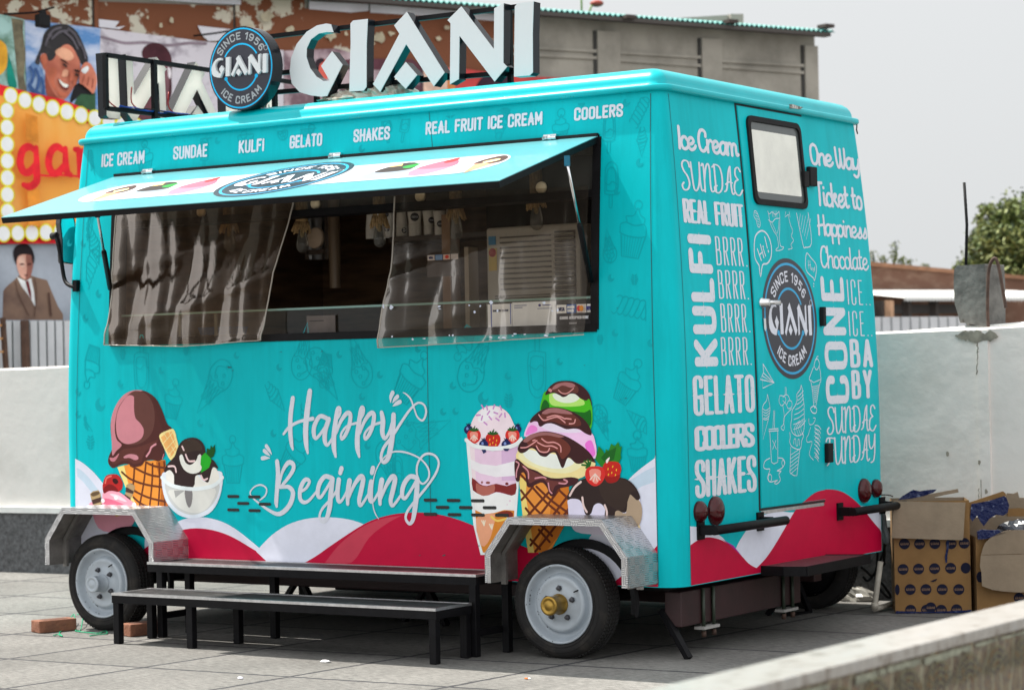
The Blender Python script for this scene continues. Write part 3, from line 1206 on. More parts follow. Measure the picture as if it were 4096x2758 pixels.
skyb = mat('poster_sky', lin(88, 140, 200), .6, alt=lin(205, 212, 235), scale=1.7, lo=.42, hi=.62, detail=7, stretch=(1, 1, 2.6))
t, a_ = poster('film_poster', 'poster of a laughing dark haired man in a blue shirt against the sky', ((52, 47), (224, 66), (219, 262), (56, 216)), base=skyb)
skin = mat('poster_skin', lin(222, 132, 104), .6, alt=lin(176, 88, 66), scale=2.6, lo=.42, hi=.68, detail=3)
skin_d = flat(148, 74, 58, .6)
hair = mat('poster_hair', lin(34, 28, 32), .6, alt=lin(86, 78, 80), scale=5.5, lo=.58, hi=.72)
shirt = mat('poster_shirt', lin(96, 130, 180), .6, alt=lin(170, 190, 220), scale=7, lo=.45, hi=.6)
a_.poly(pp(k00([(640, 990), (690, 870), (800, 830), (850, 850), (850, 1010), (700, 1040)])), flat(54, 88, 62, .6))
a_.poly(pp(k00([(620, 900), (660, 780), (740, 740), (850, 800), (830, 870), (720, 860), (620, 950)])), flat(34, 32, 36, .6))
a_.poly(pp(k00([(225, 620), (300, 560), (370, 640), (400, 800), (440, 900), (520, 950), (600, 960), (680, 1020), (560, 990), (400, 930), (225, 870)])), shirt)
a_.poly(pp(k00([(345, 560), (390, 640), (390, 760), (410, 880), (490, 910), (560, 900), (480, 800), (420, 700), (440, 560)])), skin_d, 3)
a_.poly(pp(k00([(345, 545), (360, 500), (420, 480), (560, 400), (660, 440), (700, 540), (710, 640), (690, 720), (650, 800), (600, 880), (550, 915), (490, 880), (440, 800), (400, 700), (385, 640)])), skin, 3)
a_.poly(pp(k00([(300, 560), (350, 440), (380, 320), (440, 250), (520, 228), (600, 235), (680, 300), (740, 420), (780, 540), (760, 600), (720, 590), (690, 530), (640, 440), (580, 410), (510, 460), (470, 540), (420, 560), (400, 500), (350, 500), (340, 590), (310, 590)])), hair, 3)
hi_, mid_ = flat(238, 164, 134, .6), flat(190, 104, 78, .6)
a_.poly(pp(k00([(480, 480), (540, 440), (620, 470), (650, 530), (600, 560), (530, 530)])), hi_, 3)
a_.poly(pp(k00([(420, 640), (470, 620), (500, 660), (470, 740), (500, 830), (460, 800), (425, 720)])), mid_, 3)
a_.poly(pp(k00([(560, 640), (600, 650), (590, 700), (540, 700)])), hi_, 3)
a_.poly(pp(k00([(500, 830), (560, 850), (600, 840), (570, 890), (520, 880)])), mid_, 3)
a_.poly(pp(k00([(655, 700), (690, 690), (670, 770), (640, 790)])), mid_, 3)
a_.poly(pp(k00([(360, 520), (395, 520), (405, 600), (380, 640), (358, 590)])), mid_, 3)
hl_ = flat(96, 90, 98, .6)
for pts_ in ([(420, 330), (470, 280), (530, 260)], [(450, 360), (520, 300), (590, 290)], [(600, 270), (660, 330), (700, 420)], [(560, 300), (630, 360), (680, 450)], [(390, 420), (410, 360), (440, 330)], [(700, 400), (740, 480), (750, 540)]):
    a_.stroke(pp(k00(pts_)), .022, hl_, 4)
for pts_ in ([(250, 620), (280, 680), (260, 760)], [(300, 640), (330, 720), (310, 820)], [(350, 720), (370, 800), (360, 880)], [(240, 780), (280, 830), (330, 860)]):
    a_.stroke(pp(k00(pts_)), .03, flat(56, 84, 132, .6), 4)
a_.poly(pp(k00([(495, 720), (560, 770), (600, 780), (580, 830), (530, 800)])), flat(110, 44, 40, .6), 3)
a_.poly(pp(k00([(505, 728), (550, 765), (595, 782), (575, 806), (535, 785)])), flat(235, 225, 215, .6), 3)
for pts in ([(512, 548), (560, 560), (600, 600), (560, 580)], [(640, 640), (690, 650), (700, 668), (660, 662)]):
    a_.poly(pp(k00(pts)), flat(40, 28, 28, .6), 2)
for pts in ([(535, 590), (560, 588), (588, 620), (560, 618)], [(648, 680), (672, 676), (690, 700), (665, 702)]):
    a_.poly(pp(k00(pts)), flat(66, 44, 40, .6), 2)
a_.poly(pp(k00([(600, 640), (640, 690), (640, 740), (600, 745), (610, 690)])), flat(190, 104, 80, .6), 3)
a_.poly(pp(k00([(700, 640), (740, 580), (790, 590), (840, 680), (850, 760), (820, 860), (780, 830), (720, 780), (690, 760)])), skin, 3)
for k in range(3):
    a_.stroke(pp(k00([(735 + 40 * k, 700 + 15 * k), (715 + 45 * k, 760 + 25 * k)])), .010, skin_d)
a_.poly(pp(k00([(705, 650), (760, 610), (775, 640), (740, 680)])), flat(225, 228, 232, .6), 3)
a_.build('portrait', t)

crowd = mat('poster_grey_crowd', lin(214, 206, 214), .65, alt=lin(150, 138, 150), scale=4.2, lo=.5, hi=.66, detail=8)
t, a_ = poster('film_poster', 'pale grey poster with a maroon tinted face behind the backward letters', ((224, 66), (460, 96), (640, 116), (640, 300), (219, 286)), base=crowd)
mar = flat(72, 36, 44, .65)
a_.stroke(pp(k00([(905, 345), (1000, 370), (1120, 400), (1300, 395), (1500, 420), (1700, 400), (1850, 405)])), .03, flat(140, 124, 134, .7), 4)
a_.poly(pp(k00([(1290, 560), (1270, 480), (1310, 420), (1400, 395), (1480, 430), (1530, 500), (1545, 590), (1540, 700), (1540, 860), (1500, 960), (1440, 980), (1420, 880), (1360, 700)])), mar, 3)
a_.poly(pp(k00([(1380, 600), (1500, 600), (1520, 700), (1510, 860), (1470, 940), (1420, 900), (1400, 760)])), flat(122, 84, 92, .65), 3)
a_.poly(pp(k00([(1505, 620), (1535, 640), (1530, 720), (1510, 700)])), flat(225, 215, 220, .65), 3)
a_.poly(pp(k00([(1440, 760), (1470, 740), (1480, 840), (1450, 860)])), flat(215, 200, 206, .65), 3)
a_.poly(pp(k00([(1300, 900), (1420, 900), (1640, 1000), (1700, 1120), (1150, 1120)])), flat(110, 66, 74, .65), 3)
a_.build('portrait', t)

t, a_ = poster('film_poster', 'narrow poster of a tree trunk and teal leaves at the left edge', ((-60, 22), (51, 46), (55, 216), (-60, 190)), base=mat('poster_leaves', lin(170, 205, 200), .65, alt=lin(96, 132, 112), scale=4, lo=.44, hi=.62))
a_.poly(pp(k00([(85, 170), (195, 190), (190, 300), (215, 500), (200, 700), (225, 840), (150, 820), (130, 600), (110, 400)])), mat('poster_bark', lin(92, 84, 66), .65, alt=lin(140, 128, 100), scale=9))
a_.poly(pp(k00([(40, 480), (70, 540), (110, 680), (135, 800), (60, 790), (45, 640)])), flat(20, 128, 112, .65), 3)
a_.poly(pp(k00([(-40, 390), (20, 400), (48, 470), (40, 620), (-40, 680)])), flat(232, 164, 52, .65), 3)
a_.build('picture', t)

orange = mat('hoarding_orange', lin(250, 170, 66), .6, alt=lin(255, 205, 120), scale=1.0, lo=.45, hi=.7, stretch=(1, 1, .3))
t, a_ = poster('painted_hoarding', 'orange hoarding edged with painted bulbs and red lettering beside the trailer', ((-60, 180), (0, 197), (60, 213), (130, 228), (215, 262), (330, 280), (560, 330), (560, 552), (-60, 556)), cat='hoarding', off=.10, base=orange)
redm = flat(222, 36, 46, .55)
for pg in (((-60, 180), (0, 197), (60, 213), (130, 228), (215, 262), (330, 280), (560, 330), (560, 352), (330, 302), (215, 292), (130, 262), (60, 240), (0, 222), (-60, 206)), ((-60, 536), (560, 532), (560, 552), (-60, 556))):
    a_.poly(pp(pg), redm)
ylw, wht = flat(255, 214, 60, .55), flat(250, 248, 250, .5, .95)
bul = [(15.5, 221), (47.5, 231), (79, 240), (110, 249), (142, 257.5), (174, 265), (205, 272), (236, 280), (267, 287), (298, 291), (330, 297), (362, 303), (394, 309), (426, 315)]
bul += [(28 + 31.8 * k, 532 - k * .9) for k in range(-2, 16)] + [(0, 408 + 38 * k) for k in range(-4, 3)]
for (x, y) in bul:
    q0, q1 = bpx(x, y), bpx(x + 16, y)
    R_ = (q1[0] - q0[0])
    rz = bpx(x, y - 19)[1] - q0[1]
    a_.disc(q0[0], q0[1], R_ * 1.06, rz * 1.06, ylw, 22)
    a_.disc(q0[0], q0[1], R_ * .84, rz * .86, wht, 22)
for pg in (((40, 262), (68, 270), (70, 330), (42, 320)), ((44, 430), (72, 432), (74, 515), (48, 515)), ((200, 300), (260, 330), (560, 400), (560, 420), (220, 350))):
    a_.poly(pp(pg), flat(228, 140, 52, .6))
# the red word, cut off by the trailer
for st in ([(60, 346), (48, 338), (34, 346), (28, 372), (36, 394), (50, 394), (62, 378)], [(64, 340), (66, 400), (64, 418), (50, 428), (36, 424)],
           [(126, 348), (112, 338), (98, 348), (92, 374), (100, 396), (114, 396), (126, 380)], [(130, 342), (132, 390), (142, 402)],
           [(152, 344), (162, 352), (162, 404)], [(162, 366), (174, 348), (188, 344), (196, 352)]):
    pts = pp(st)
    wq = .066
    a_.stroke([(p[0], p[1], wq * (1.15 if 0 < i < len(pts) - 1 else .8)) for i, p in enumerate(pts)], wq, redm, 4)
a_.stroke(pp([(66, 402), (100, 404), (118, 402), (170, 406)]), .022, redm, 3)
a_.build('hoarding_artwork', t)

grey_bg = mat('poster_grey', lin(176, 182, 194), .6, alt=lin(140, 146, 158), scale=1.4, lo=.4, hi=.7)
t, a_ = poster('film_poster', 'poster of a dark haired man in a brown suit below the hoarding', ((-60, 560), (160, 549), (160, 728), (-60, 734)), base=grey_bg)
k01 = lambda L: [(x / 4.0, 392.3 + y / 4.0) for (x, y) in L]
suit = mat('poster_suit', lin(134, 104, 86), .6, alt=lin(96, 70, 60), scale=2.4, lo=.45, hi=.7)
a_.poly(pp(k01([(5, 1340), (10, 1080), (40, 1040), (110, 980), (150, 940), (270, 940), (330, 960), (410, 980), (450, 1080), (510, 1220), (555, 1290), (555, 1340)])), suit)
a_.poly(pp(k01([(135, 950), (215, 990), (265, 960), (290, 1080), (305, 1230), (250, 1130), (180, 1040)])), flat(232, 230, 236, .6))
a_.poly(pp(k01([(212, 990), (240, 985), (262, 1080), (268, 1160), (240, 1100)])), flat(112, 38, 44, .6))
a_.poly(pp(k01([(125, 780), (140, 740), (200, 720), (260, 740), (282, 800), (275, 880), (255, 950), (215, 975), (170, 950), (140, 880)])), flat(214, 160, 142, .6), 3)
a_.poly(pp(k01([(150, 790), (180, 760), (205, 800), (200, 860), (165, 850)])), flat(232, 184, 166, .6), 3)
a_.poly(pp(k01([(215, 740), (262, 745), (282, 800), (275, 880), (255, 950), (215, 975), (225, 880)])), flat(150, 96, 84, .6), 3)
a_.poly(pp(k01([(105, 780), (100, 720), (130, 670), (200, 650), (260, 680), (292, 760), (285, 830), (270, 800), (262, 755), (200, 745), (150, 760), (132, 800), (128, 840)])), flat(34, 24, 28, .6), 3)
for pts in ([(160, 830), (200, 830), (198, 842), (164, 842)], [(228, 830), (262, 828), (262, 842), (230, 842)], [(195, 932), (235, 932), (218, 942)]):
    a_.poly(pp(k01(pts)), flat(88, 46, 42, .6), 2)
a_.stroke(pp(k01([(120, 990), (150, 1120), (240, 1300)])), .008, flat(88, 62, 52, .6), 3)
a_.stroke(pp(k01([(290, 960), (310, 1100), (290, 1310)])), .008, flat(88, 62, 52, .6), 3)
a_.stroke(pp(k01([(420, 1100), (430, 1200), (440, 1300)])), .02, flat(84, 60, 52, .6), 3)
a_.build('portrait', t)

t, a_ = poster('film_poster', 'mauve poster with a small orange face seen through the front letters', ((641, 117), (760, 112), (900, 152), (965, 160), (965, 260), (641, 290)), base=mat('poster_mauve', lin(196, 172, 178), .65, alt=lin(120, 90, 100), scale=2, lo=.45, hi=.6))
k10 = lambda L: [(582.2 + x / 4.0, y / 4.0) for (x, y) in L]
a_.poly(pp(k10([(520, 590), (560, 540), (610, 550), (630, 600), (640, 700), (600, 730), (550, 690)])), flat(212, 96, 84, .65), 3)
a_.poly(pp(k10([(515, 600), (530, 550), (580, 535), (600, 560), (560, 590), (545, 640)])), flat(50, 36, 44, .65), 3)
a_.poly(pp(k10([(740, 560), (860, 540), (1400, 545), (1480, 600), (1480, 640), (740, 640)])), flat(96, 56, 66, .65))
a_.poly(pp(k10([(740, 780), (860, 760), (1500, 780), (1500, 890), (740, 890)])), flat(104, 70, 80, .65))
a_.build('picture', t)
t, a_ = poster('film_poster', 'red and peach poster with a dark figure low behind the last letters', ((953, 152), (1040, 158), (1180, 176), (1304, 180), (1300, 262), (953, 262)), off=.09, base=mat('poster_red', lin(206, 62, 58), .6, alt=lin(150, 36, 44), scale=1.6, lo=.45, hi=.7))
a_.poly(pp(k10([(1485, 612), (1720, 640), (1720, 900), (1485, 900)])), flat(232, 190, 170, .65))
a_.poly(pp(k10([(1700, 660), (1760, 650), (1780, 900), (1700, 900)])), flat(196, 120, 70, .65))
a_.poly(pp(k10([(1940, 840), (1980, 760), (2060, 690), (2260, 690), (2300, 820), (2300, 900), (1940, 900)])), flat(58, 34, 48, .65), 2)
a_.poly(pp(k10([(2600, 720), (2870, 745), (2860, 830), (2640, 820)])), flat(96, 40, 48, .65))
a_.build('picture', t)

# spotlight and bare arm over the posters
def lamp_box(lbl, pts, body):
    b0 = BS(bpx(*pts[0]), .1)
    t = thing('spotlight', lbl, 'spotlight', b0)
    mb = MB()
    mb.tube([BS(bpx(*q), .1 + .25 * i / (len(pts) - 1)) for i, q in enumerate(pts)], .010, black_metal, 8)
    mb.build('arm', t)
    if body:
        mb = MB()
        q = BS(bpx(*body, .35), .35)
        mb.obox(q, BD * .060 + Vector((0, 0, -.006)), BN * .06, Vector((0, 0, .060)), black_rubber)
        mb.obox(q + BN * .005 + Vector((0, 0, .078)), BD * .03, BN * .03, Vector((0, 0, .02)), black_rubber)
        mb.build('lamp_housing', t, bevel=.01)


lamp_box('black boxy spotlight on a thin arm above the laughing man poster', ((0, 36), (60, 36), (92, 28)), (97, 48))
lamp_box('thin bare black lamp arm reaching behind the round sign', ((430, 85), (470, 82), (530, 74)), None)

# corrugated fence and timber posts beyond the parapet on the left
fence_m = mat('white_corrugated', (.58, .58, .60), .5, var=.12, scale=3)
fence_gap = mat('fence_gap', (.10, .13, .125), .6)


def corr_fence(name, label, p0, p1, z0, z1, pitch, m_):
    t = thing(name, label, 'fence', p0)
    d = (p1 - p0)
    Lh = d.length
    d.normalize()
    nn = Vector((d.y, -d.x, 0))
    n = int(Lh / pitch)
    mb = MB()
    V, F = [], []
    for i in range(n):
        for (a, dep) in ((0, -.05), (.10, .0), (.86, .0), (.96, -.05)):
            q = p0 + d * (pitch * (i + a)) + nn * dep
            V += [Vector((q.x, q.y, z0)), Vector((q.x, q.y, z1))]
    for i in range(n * 4 - 1):
        F.append((2 * i, 2 * i + 2, 2 * i + 3, 2 * i + 1))
    mb.add(V, F, m_)
    for i in range(n):
        q = p0 + d * (pitch * (i - .02)) + nn * -.035
        mb.bar((q.x, q.y, z0), (q.x, q.y, z1 - .002), .03, pitch * .1, fence_gap)
    mb.build('sheets', t)
    return t


fa, fb = BS((bpx(-150, 780, .5)[0], 0), .5), BS((bpx(560, 780, .5)[0], 0), .5)
corr_fence('corrugated_fence', 'white corrugated metal fence below the suit poster', fa, fb, 0, bpx(80, 729, .5)[1], .086, fence_m)
timber = mat('brown_timber', (.10, .05, .032), .75, var=.4, scale=8)
for i, (pts, lb) in enumerate(((((56, 728), (58, 780), (63, 850)), 'dark brown timber post in front of the white fence'),)):
    t = thing('timber_post', lb, 'post', BS((bpx(63, 850, .6)[0], 0), .6))
    mb = MB()
    q = [BS(bpx(*p_, .6), .6) for p_ in pts]
    q[-1].z = 0
    for a, b_ in zip(q, q[1:]):
        mb.bar(a, b_, .055, .055, timber)
    mb.build('shaft', t)
t = thing('wooden_ladder', 'brown wooden ladder leaning against the fence at the left edge', 'ladder', BS((bpx(15, 850, .7)[0], 0), .7))
for pts in (((6, 722), (14, 840)), ((-14, 722), (-10, 840))):
    mb = MB()
    q = [BS(bpx(*p_, .7), .7) for p_ in pts]
    mb.bar(q[0], q[1] + (q[1] - q[0]).normalized() * 1.6, .045, .035, timber)
    mb.build('rail', t)
for y in (740, 770, 800):
    mb = MB()
    mb.bar(BS(bpx(-12, y, .7), .7), BS(bpx(14, y - 1, .7), .7), .018, .018, flat(190, 140, 90, .7))
    mb.build('rung', t)

# ============================================================ right background
RQ = hit(*P(2080, 700), 1, 19.0)
RQ.z = 0


def rpx(x, y, off=0.):
    q = hitp(*P(x, y), RQ + BN * off, BN)
    return ((q - RQ).dot(BD), q.z)


def RS(p, off=0.):
    return RQ + BD * p[0] + Vector((0, 0, p[1])) + BN * off


brickm = mat('old_brick', (.17, .085, .055), .9, alt=(.27, .17, .12), scale=3.2, lo=.45, hi=.68, bump=.3, bscale=18, detail=9, stretch=(1, 1, 2.5))
brick_top = mat('brick_coping', (.30, .15, .085), .9, var=.3, scale=5)
bk = thing('brick_building', 'low weathered brick building with a white sheet awning behind the right parapet', 'building', RS(rpx(2000, 757)))
mb = MB()
z0 = 0
tA, tB = rpx(1900, 600)[0], rpx(2450, 640)[0]
sA, sB = rpx(1990, 606), rpx(2170, 622)
sl = (sB[1] - sA[1]) / (sB[0] - sA[0])
mb.prism([(tA, 0), (tB, 0), (tB, sA[1] + sl * (tB - sA[0])), (tA, sA[1] + sl * (tA - sA[0]))], lambda p, d: RS(p, -d), 0, 4, brickm)
mb.build('wall', bk)
mb = MB()
hh = rpx(1990, 597)[1] - sA[1]
mb.prism([(tA, sA[1] + sl * (tA - sA[0])), (tB, sA[1] + sl * (tB - sA[0])), (tB, sA[1] + sl * (tB - sA[0]) + hh), (tA, sA[1] + sl * (tA - sA[0]) + hh)], lambda p, d: RS(p, -d), -.06, .5, brick_top)
mb.build('coping', bk)
mb = MB()
n_ = 110
V, F = [], []
tC = rpx(2286, 665)[0]
za, zb_ = rpx(2080, 663)[1], rpx(2080, 677, 1.3)[1]
for i in range(n_ + 1):
    t_ = tA + (tC - tA) * i / n_
    b_ = .03 if i % 2 else 0
    V += [RS((t_, za + b_), .02), RS((t_, zb_ + b_), 1.3), RS((t_, zb_ + b_ - .05), 1.3)]
for i in range(n_):
    F += [(i * 3, i * 3 + 3, i * 3 + 4, i * 3 + 1), (i * 3 + 1, i * 3 + 4, i * 3 + 5, i * 3 + 2)]
mb.add(V, F, mat('white_sheet_roof', (.70, .70, .68), .45))
mb.build('awning', bk)
for x in (2002, 2013, 2062, 2124):
    mb = MB()
    q = RS((rpx(x, 700, 1.1)[0], 0), 1.1)
    mb.bar((q.x, q.y, 0), (q.x, q.y, zb_ - .03), .10 if x != 2013 else .2, .1, mat('awning_post', (.05, .04, .035), .8) if x != 2013 else flat(200, 160, 130, .7))
    mb.build('awning_post', bk)
mb = MB()
mb.bar(RS(rpx(1980, 703, 1.05), 1.05), RS(rpx(2175, 702, 1.05), 1.05), .08, .12, mat('rail_dark', (.04, .035, .032), .8))
mb.build('rail', bk)
fa, fb = RS((rpx(1940, 740, 1.9)[0], 0), 1.9), RS((rpx(2282, 740, 1.9)[0], 0), 1.9)
corr_fence('corrugated_fence', 'white corrugated fence under the brick building behind the right parapet', fa, fb, 0, rpx(2080, 720, 1.9)[1], .16, fence_m)

# trees
leaf_a = mat('leaf_green', (.075, .12, .03), .6, alt=(.15, .20, .055), scale=.9, lo=.4, hi=.62)
leaf_b = mat('leaf_light', (.21, .26, .08), .6, alt=(.29, .32, .11), scale=1.1, lo=.4, hi=.62)
leaf_d = mat('leaf_dark', (.02, .042, .012), .65)
bark = mat('bark', (.09, .065, .045), .9, var=.4, scale=9)


def tree(label, base, blobs, nl, size, seed, group='trees beyond the right parapet'):
    rr = random.Random(seed)
    t = thing('leafy_tree', label, 'tree', base, group)
    top = max(b[0].z for b in blobs)
    mb = MB()
    mid = Vector((base.x, base.y, base.z)) + Vector((.2, .1, (top - base.z) * .45))
    mb.tube([base, base.lerp(mid, .5) + Vector((.1, 0, 0)), mid], [.12, .10, .08], bark, 10)
    for b in blobs:
        mb.tube([mid, mid.lerp(b[0], .55) + Vector((0, 0, .2)), b[0]], [.06, .035, .012], bark, 7)
    mb.build('trunk', t)
    mb = MB()
    tot = sum(b[1] ** 2 for b in blobs)
    for b in blobs:
        n = int(nl * b[1] ** 2 / tot)
        subs = []
        for k in range(int(14 + 30 * b[1])):
            d = Vector((rr.gauss(0, 1), rr.gauss(0, 1), rr.gauss(0, 1))).normalized()
            subs.append((b[0] + d * b[1] * rr.uniform(.45, 1.0), max(.05, b[1] * rr.uniform(.2, .42))))
        for k in range(n):
            s_ = rr.choice(subs)
            d = Vector((rr.gauss(0, 1), rr.gauss(0, 1), rr.gauss(0, .8)))
            q = s_[0] + d * s_[1] * .62
            nrm = (Vector((rr.gauss(0, 1), rr.gauss(0, 1), rr.gauss(.5, 1)))).normalized()
            x = nrm.orthogonal().normalized()
            x = (Matrix.Rotation(rr.uniform(0, 6.28), 3, nrm) @ x)
            y = nrm.cross(x)
            e = size * rr.uniform(.6, 1.3)
            mb.add([q - x * e, q - y * e * .42 + nrm * e * .12, q + x * e, q + y * e * .42 + nrm * e * .12], [(0, 1, 2, 3)], rr.choice((leaf_a, leaf_a, leaf_b, leaf_b, leaf_d)))
    mb.build('crown', t, fix=False)


TY = 22.0


def tp(x, y, dy=0):
    return hit(*P(x, y), 1, TY + dy)


b0 = tp(2290, 1000)
b0.z = 0
tree('large sunlit yellow green tree behind the concrete post', b0,
     [(tp(2262, 520), .34), (tp(2300, 560), .5), (tp(2250, 585), .36), (tp(2335, 510), .42), (tp(2320, 640), .55), (tp(2262, 665), .45), (tp(2390, 590), .8), (tp(2243, 495), .16), (tp(2295, 488), .2), (tp(2300, 720), .5), (tp(2226, 632), .26), (tp(2228, 545), .2), (tp(2216, 600), .16), (tp(2270, 600), .5), (tp(2390, 700), .7)], 36000, .048, 2)
b1 = tp(2190, 1000, 3)
b1.z = 0
tree('smaller green tree showing left of the concrete post', b1, [(tp(2195, 612, 3), .14), (tp(2182, 610, 3), .10), (tp(2220, 605, 3), .2), (tp(2212, 640, 3), .3)], 3000, .045, 4)
for i, (x, y0, y1, n) in enumerate(((2009, 605, 570, 26), (2038, 606, 582, 30), (2060, 600, 548, 40), (2076, 612, 584, 44), (2095, 616, 588, 26), (2134, 620, 600, 30))):
    rr = random.Random(20 + i)
    q0, q1 = RS(rpx(x, y0 + 4), -.25), RS(rpx(x + rr.uniform(-3, 5), y1), -.25)
    t = thing('weed', ('short weed at the left end of the brick roof', 'second weed from the left on the brick roof', 'tallest single-stemmed weed on the brick roof', 'bushy weed just right of the tallest one on the brick roof', 'short weed between the bushy one and the round tuft on the roof', 'low round weed tuft nearest the concrete post')[i], 'plant', q0, 'weeds on the brick roof')
    mb = MB()
    mb.tube([q0, q0.lerp(q1, .5) + BD * .05, q1], [.02, .014, .006], leaf_d, 6)
    mb.build('stem', t)
    mb = MB()
    for k in range(n * 2):
        f_ = rr.uniform(.15, 1)
        q = q0.lerp(q1, f_) + BD * rr.gauss(0, .012 + .022 * (1 - f_) * (1 if i != 2 else .3)) + BN * rr.gauss(0, .04)
        d = (BD * rr.uniform(-1, 1) + Vector((0, 0, rr.uniform(.0, 1)))).normalized()
        s_ = d.cross(BN) * .012
        mb.add([q, q + d * .02 + s_ * .7, q + d * .045, q + d * .02 - s_ * .7], [(0, 1, 2, 3)], rr.choice((leaf_a, leaf_d, leaf_b)))
    mb.build('leaves', t, fix=False)


# ============================================================ THE TRAILER
XL, WD, ZB, ZT = -4.285, 2.565, .369, 2.935
WX1, WX2, WZ1, WZ2 = -3.874, -.4615, 2.699, 1.694
tr = thing('ice_cream_trailer', 'turquoise ice cream vending trailer with its serving hatch propped open', 'food trailer', ((XL) / 2, WD / 2, 0))


def rad(z):
    return .115 - .05 * min(1, max(0, (z - .8) / 2.1))


NA = 7


def perim(z):
    ci, r = c(z), rad(z)
    x0, x1, y0, y1 = XL + ci, -ci, ci, WD - ci
    pts = []
    for x in [x0 + r, WX1, -3.0, -2.0, -1.2, WX2]:
        pts.append((x, y0))
    pts.append((x1 - r, y0))
    for k in range(1, NA):
        a = -pi / 2 + pi / 2 * k / NA
        pts.append((x1 - r + r * cos(a), y0 + r + r * sin(a)))
    for y in [y0 + r, .9, 1.7, y1 - r]:
        pts.append((x1, y))
    for k in range(1, NA):
        a = pi / 2 * k / NA
        pts.append((x1 - r + r * cos(a), y1 - r + r * sin(a)))
    for x in [x1 - r, -2.2, x0 + r]:
        pts.append((x, y1))
    for k in range(1, NA):
        a = pi / 2 + pi / 2 * k / NA
        pts.append((x0 + r + r * cos(a), y1 - r + r * sin(a)))
    pts += [(x0, y1 - r), (x0, 1.3), (x0, y0 + r)]
    for k in range(1, NA):
        a = pi + pi / 2 * k / NA
        pts.append((x0 + r + r * cos(a), y0 + r + r * sin(a)))
    return pts


LEV = [ZB, .6, .85, 1.0, 1.1, 1.2, 1.3, 1.4, 1.5, 1.6, WZ2, 1.8, 1.9, 2.0, 2.1, 2.2, 2.3, 2.4, 2.5, 2.6, WZ1, 2.8, 2.88, ZT]
mb = MB()
n = len(perim(1))
V, F = [], []
for z in LEV:
    V += [(p[0], p[1], z) for p in perim(z)]
for i in range(len(LEV) - 1):
    for k in range(n):
        if 1 <= k <= 4 and WZ2 - .001 < (LEV[i] + LEV[i + 1]) / 2 < WZ1:
            continue
        F.append((i * n + k, i * n + (k + 1) % n, (i + 1) * n + (k + 1) % n, (i + 1) * n + k))
mb.add(V, F, teal, True)
body = mb.build('body', tr, fix=True)
# inner lining, floor and ceiling
mb = MB()
inn = .05
for (a, b_) in (((XL + .12, .12, .42), (-.12, .14, 1.62)),):
    pass
x0, x1, y0, y1 = XL + .16, -.16, .13, WD - .16
za, zb2 = .62, 2.86
cn = [(x0, y0), (x1, y0), (x1, y1), (x0, y1)]
vs = [(x, y, za) for x, y in cn] + [(x, y, zb2) for x, y in cn]
mb.add(vs, [(0, 1, 2, 3), (4, 7, 6, 5)], mat('pale_lining', (.55, .52, .48), .5, var=.15, scale=3))
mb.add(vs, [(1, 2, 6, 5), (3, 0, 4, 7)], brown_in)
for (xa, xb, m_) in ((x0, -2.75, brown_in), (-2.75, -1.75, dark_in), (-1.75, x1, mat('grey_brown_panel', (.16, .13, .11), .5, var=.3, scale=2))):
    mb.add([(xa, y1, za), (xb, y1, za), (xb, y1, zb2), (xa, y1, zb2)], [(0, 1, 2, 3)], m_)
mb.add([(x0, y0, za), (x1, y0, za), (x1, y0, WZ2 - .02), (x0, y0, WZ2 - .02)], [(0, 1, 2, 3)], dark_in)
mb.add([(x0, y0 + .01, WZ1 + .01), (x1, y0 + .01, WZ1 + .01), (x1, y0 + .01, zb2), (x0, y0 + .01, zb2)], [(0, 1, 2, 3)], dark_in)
mb.build('lining', tr, fix=False)
mb = MB()
mb.box((XL + .13, .13, ZB - .03), (-.13, WD - .13, ZB + .02), black_rubber)
mb.build('underfloor', tr)

# roof: gutter lip and rounded cap
mb = MB()


def ring_at(off, z, rr_):
    ci = c(ZT)
    x0, x1, y0, y1 = XL + ci - off, -ci + off, ci - off, WD - ci + off
    r = max(.02, rr_)
    pts = []
    for (cx, cy, a0) in ((x1 - r, y0 + r, -pi / 2), (x1 - r, y1 - r, 0), (x0 + r, y1 - r, pi / 2), (x0 + r, y0 + r, pi)):
        for k in range(9):
            a = a0 + pi / 2 * k / 8
            pts.append((cx + r * cos(a), cy + r * sin(a), z))
    return pts


prof = [(-.03, 2.925), (.012, 2.915), (.030, 2.918), (.036, 2.926), (.036, 2.943), (.030, 2.949), (.006, 2.951), (-.002, 2.956), (-.004, 2.975), (-.012, 2.995), (-.028, 3.015), (-.052, 3.032), (-.085, 3.043), (-.13, 3.05), (-.4, 3.06), (-.9, 3.07)]
V, F = [], []
for (o_, z) in prof:
    V += ring_at(o_, z, .075 + o_ * .8 if o_ > -.05 else max(.02, .04))
nn = 36
for i in range(len(prof) - 1):
    for k in range(nn):
        F.append((i * nn + k, i * nn + (k + 1) % nn, (i + 1) * nn + (k + 1) % nn, (i + 1) * nn + k))
F.append(tuple((len(prof) - 1) * nn + k for k in range(nn)))
mb.add(V, F, teal_roof, True)
roof = mb.build('roof', tr)
# torn vinyl on the rear gutter
a_ = Art(RW, .045, .001)
K20b, K30 = crop(2, 0), crop(3, 0)


def rk(k, L):
    return [r_px(*k(x, y)) for (x, y) in L]


def sk(k, L):
    return [s_px(*k(x, y)) for (x, y) in L]


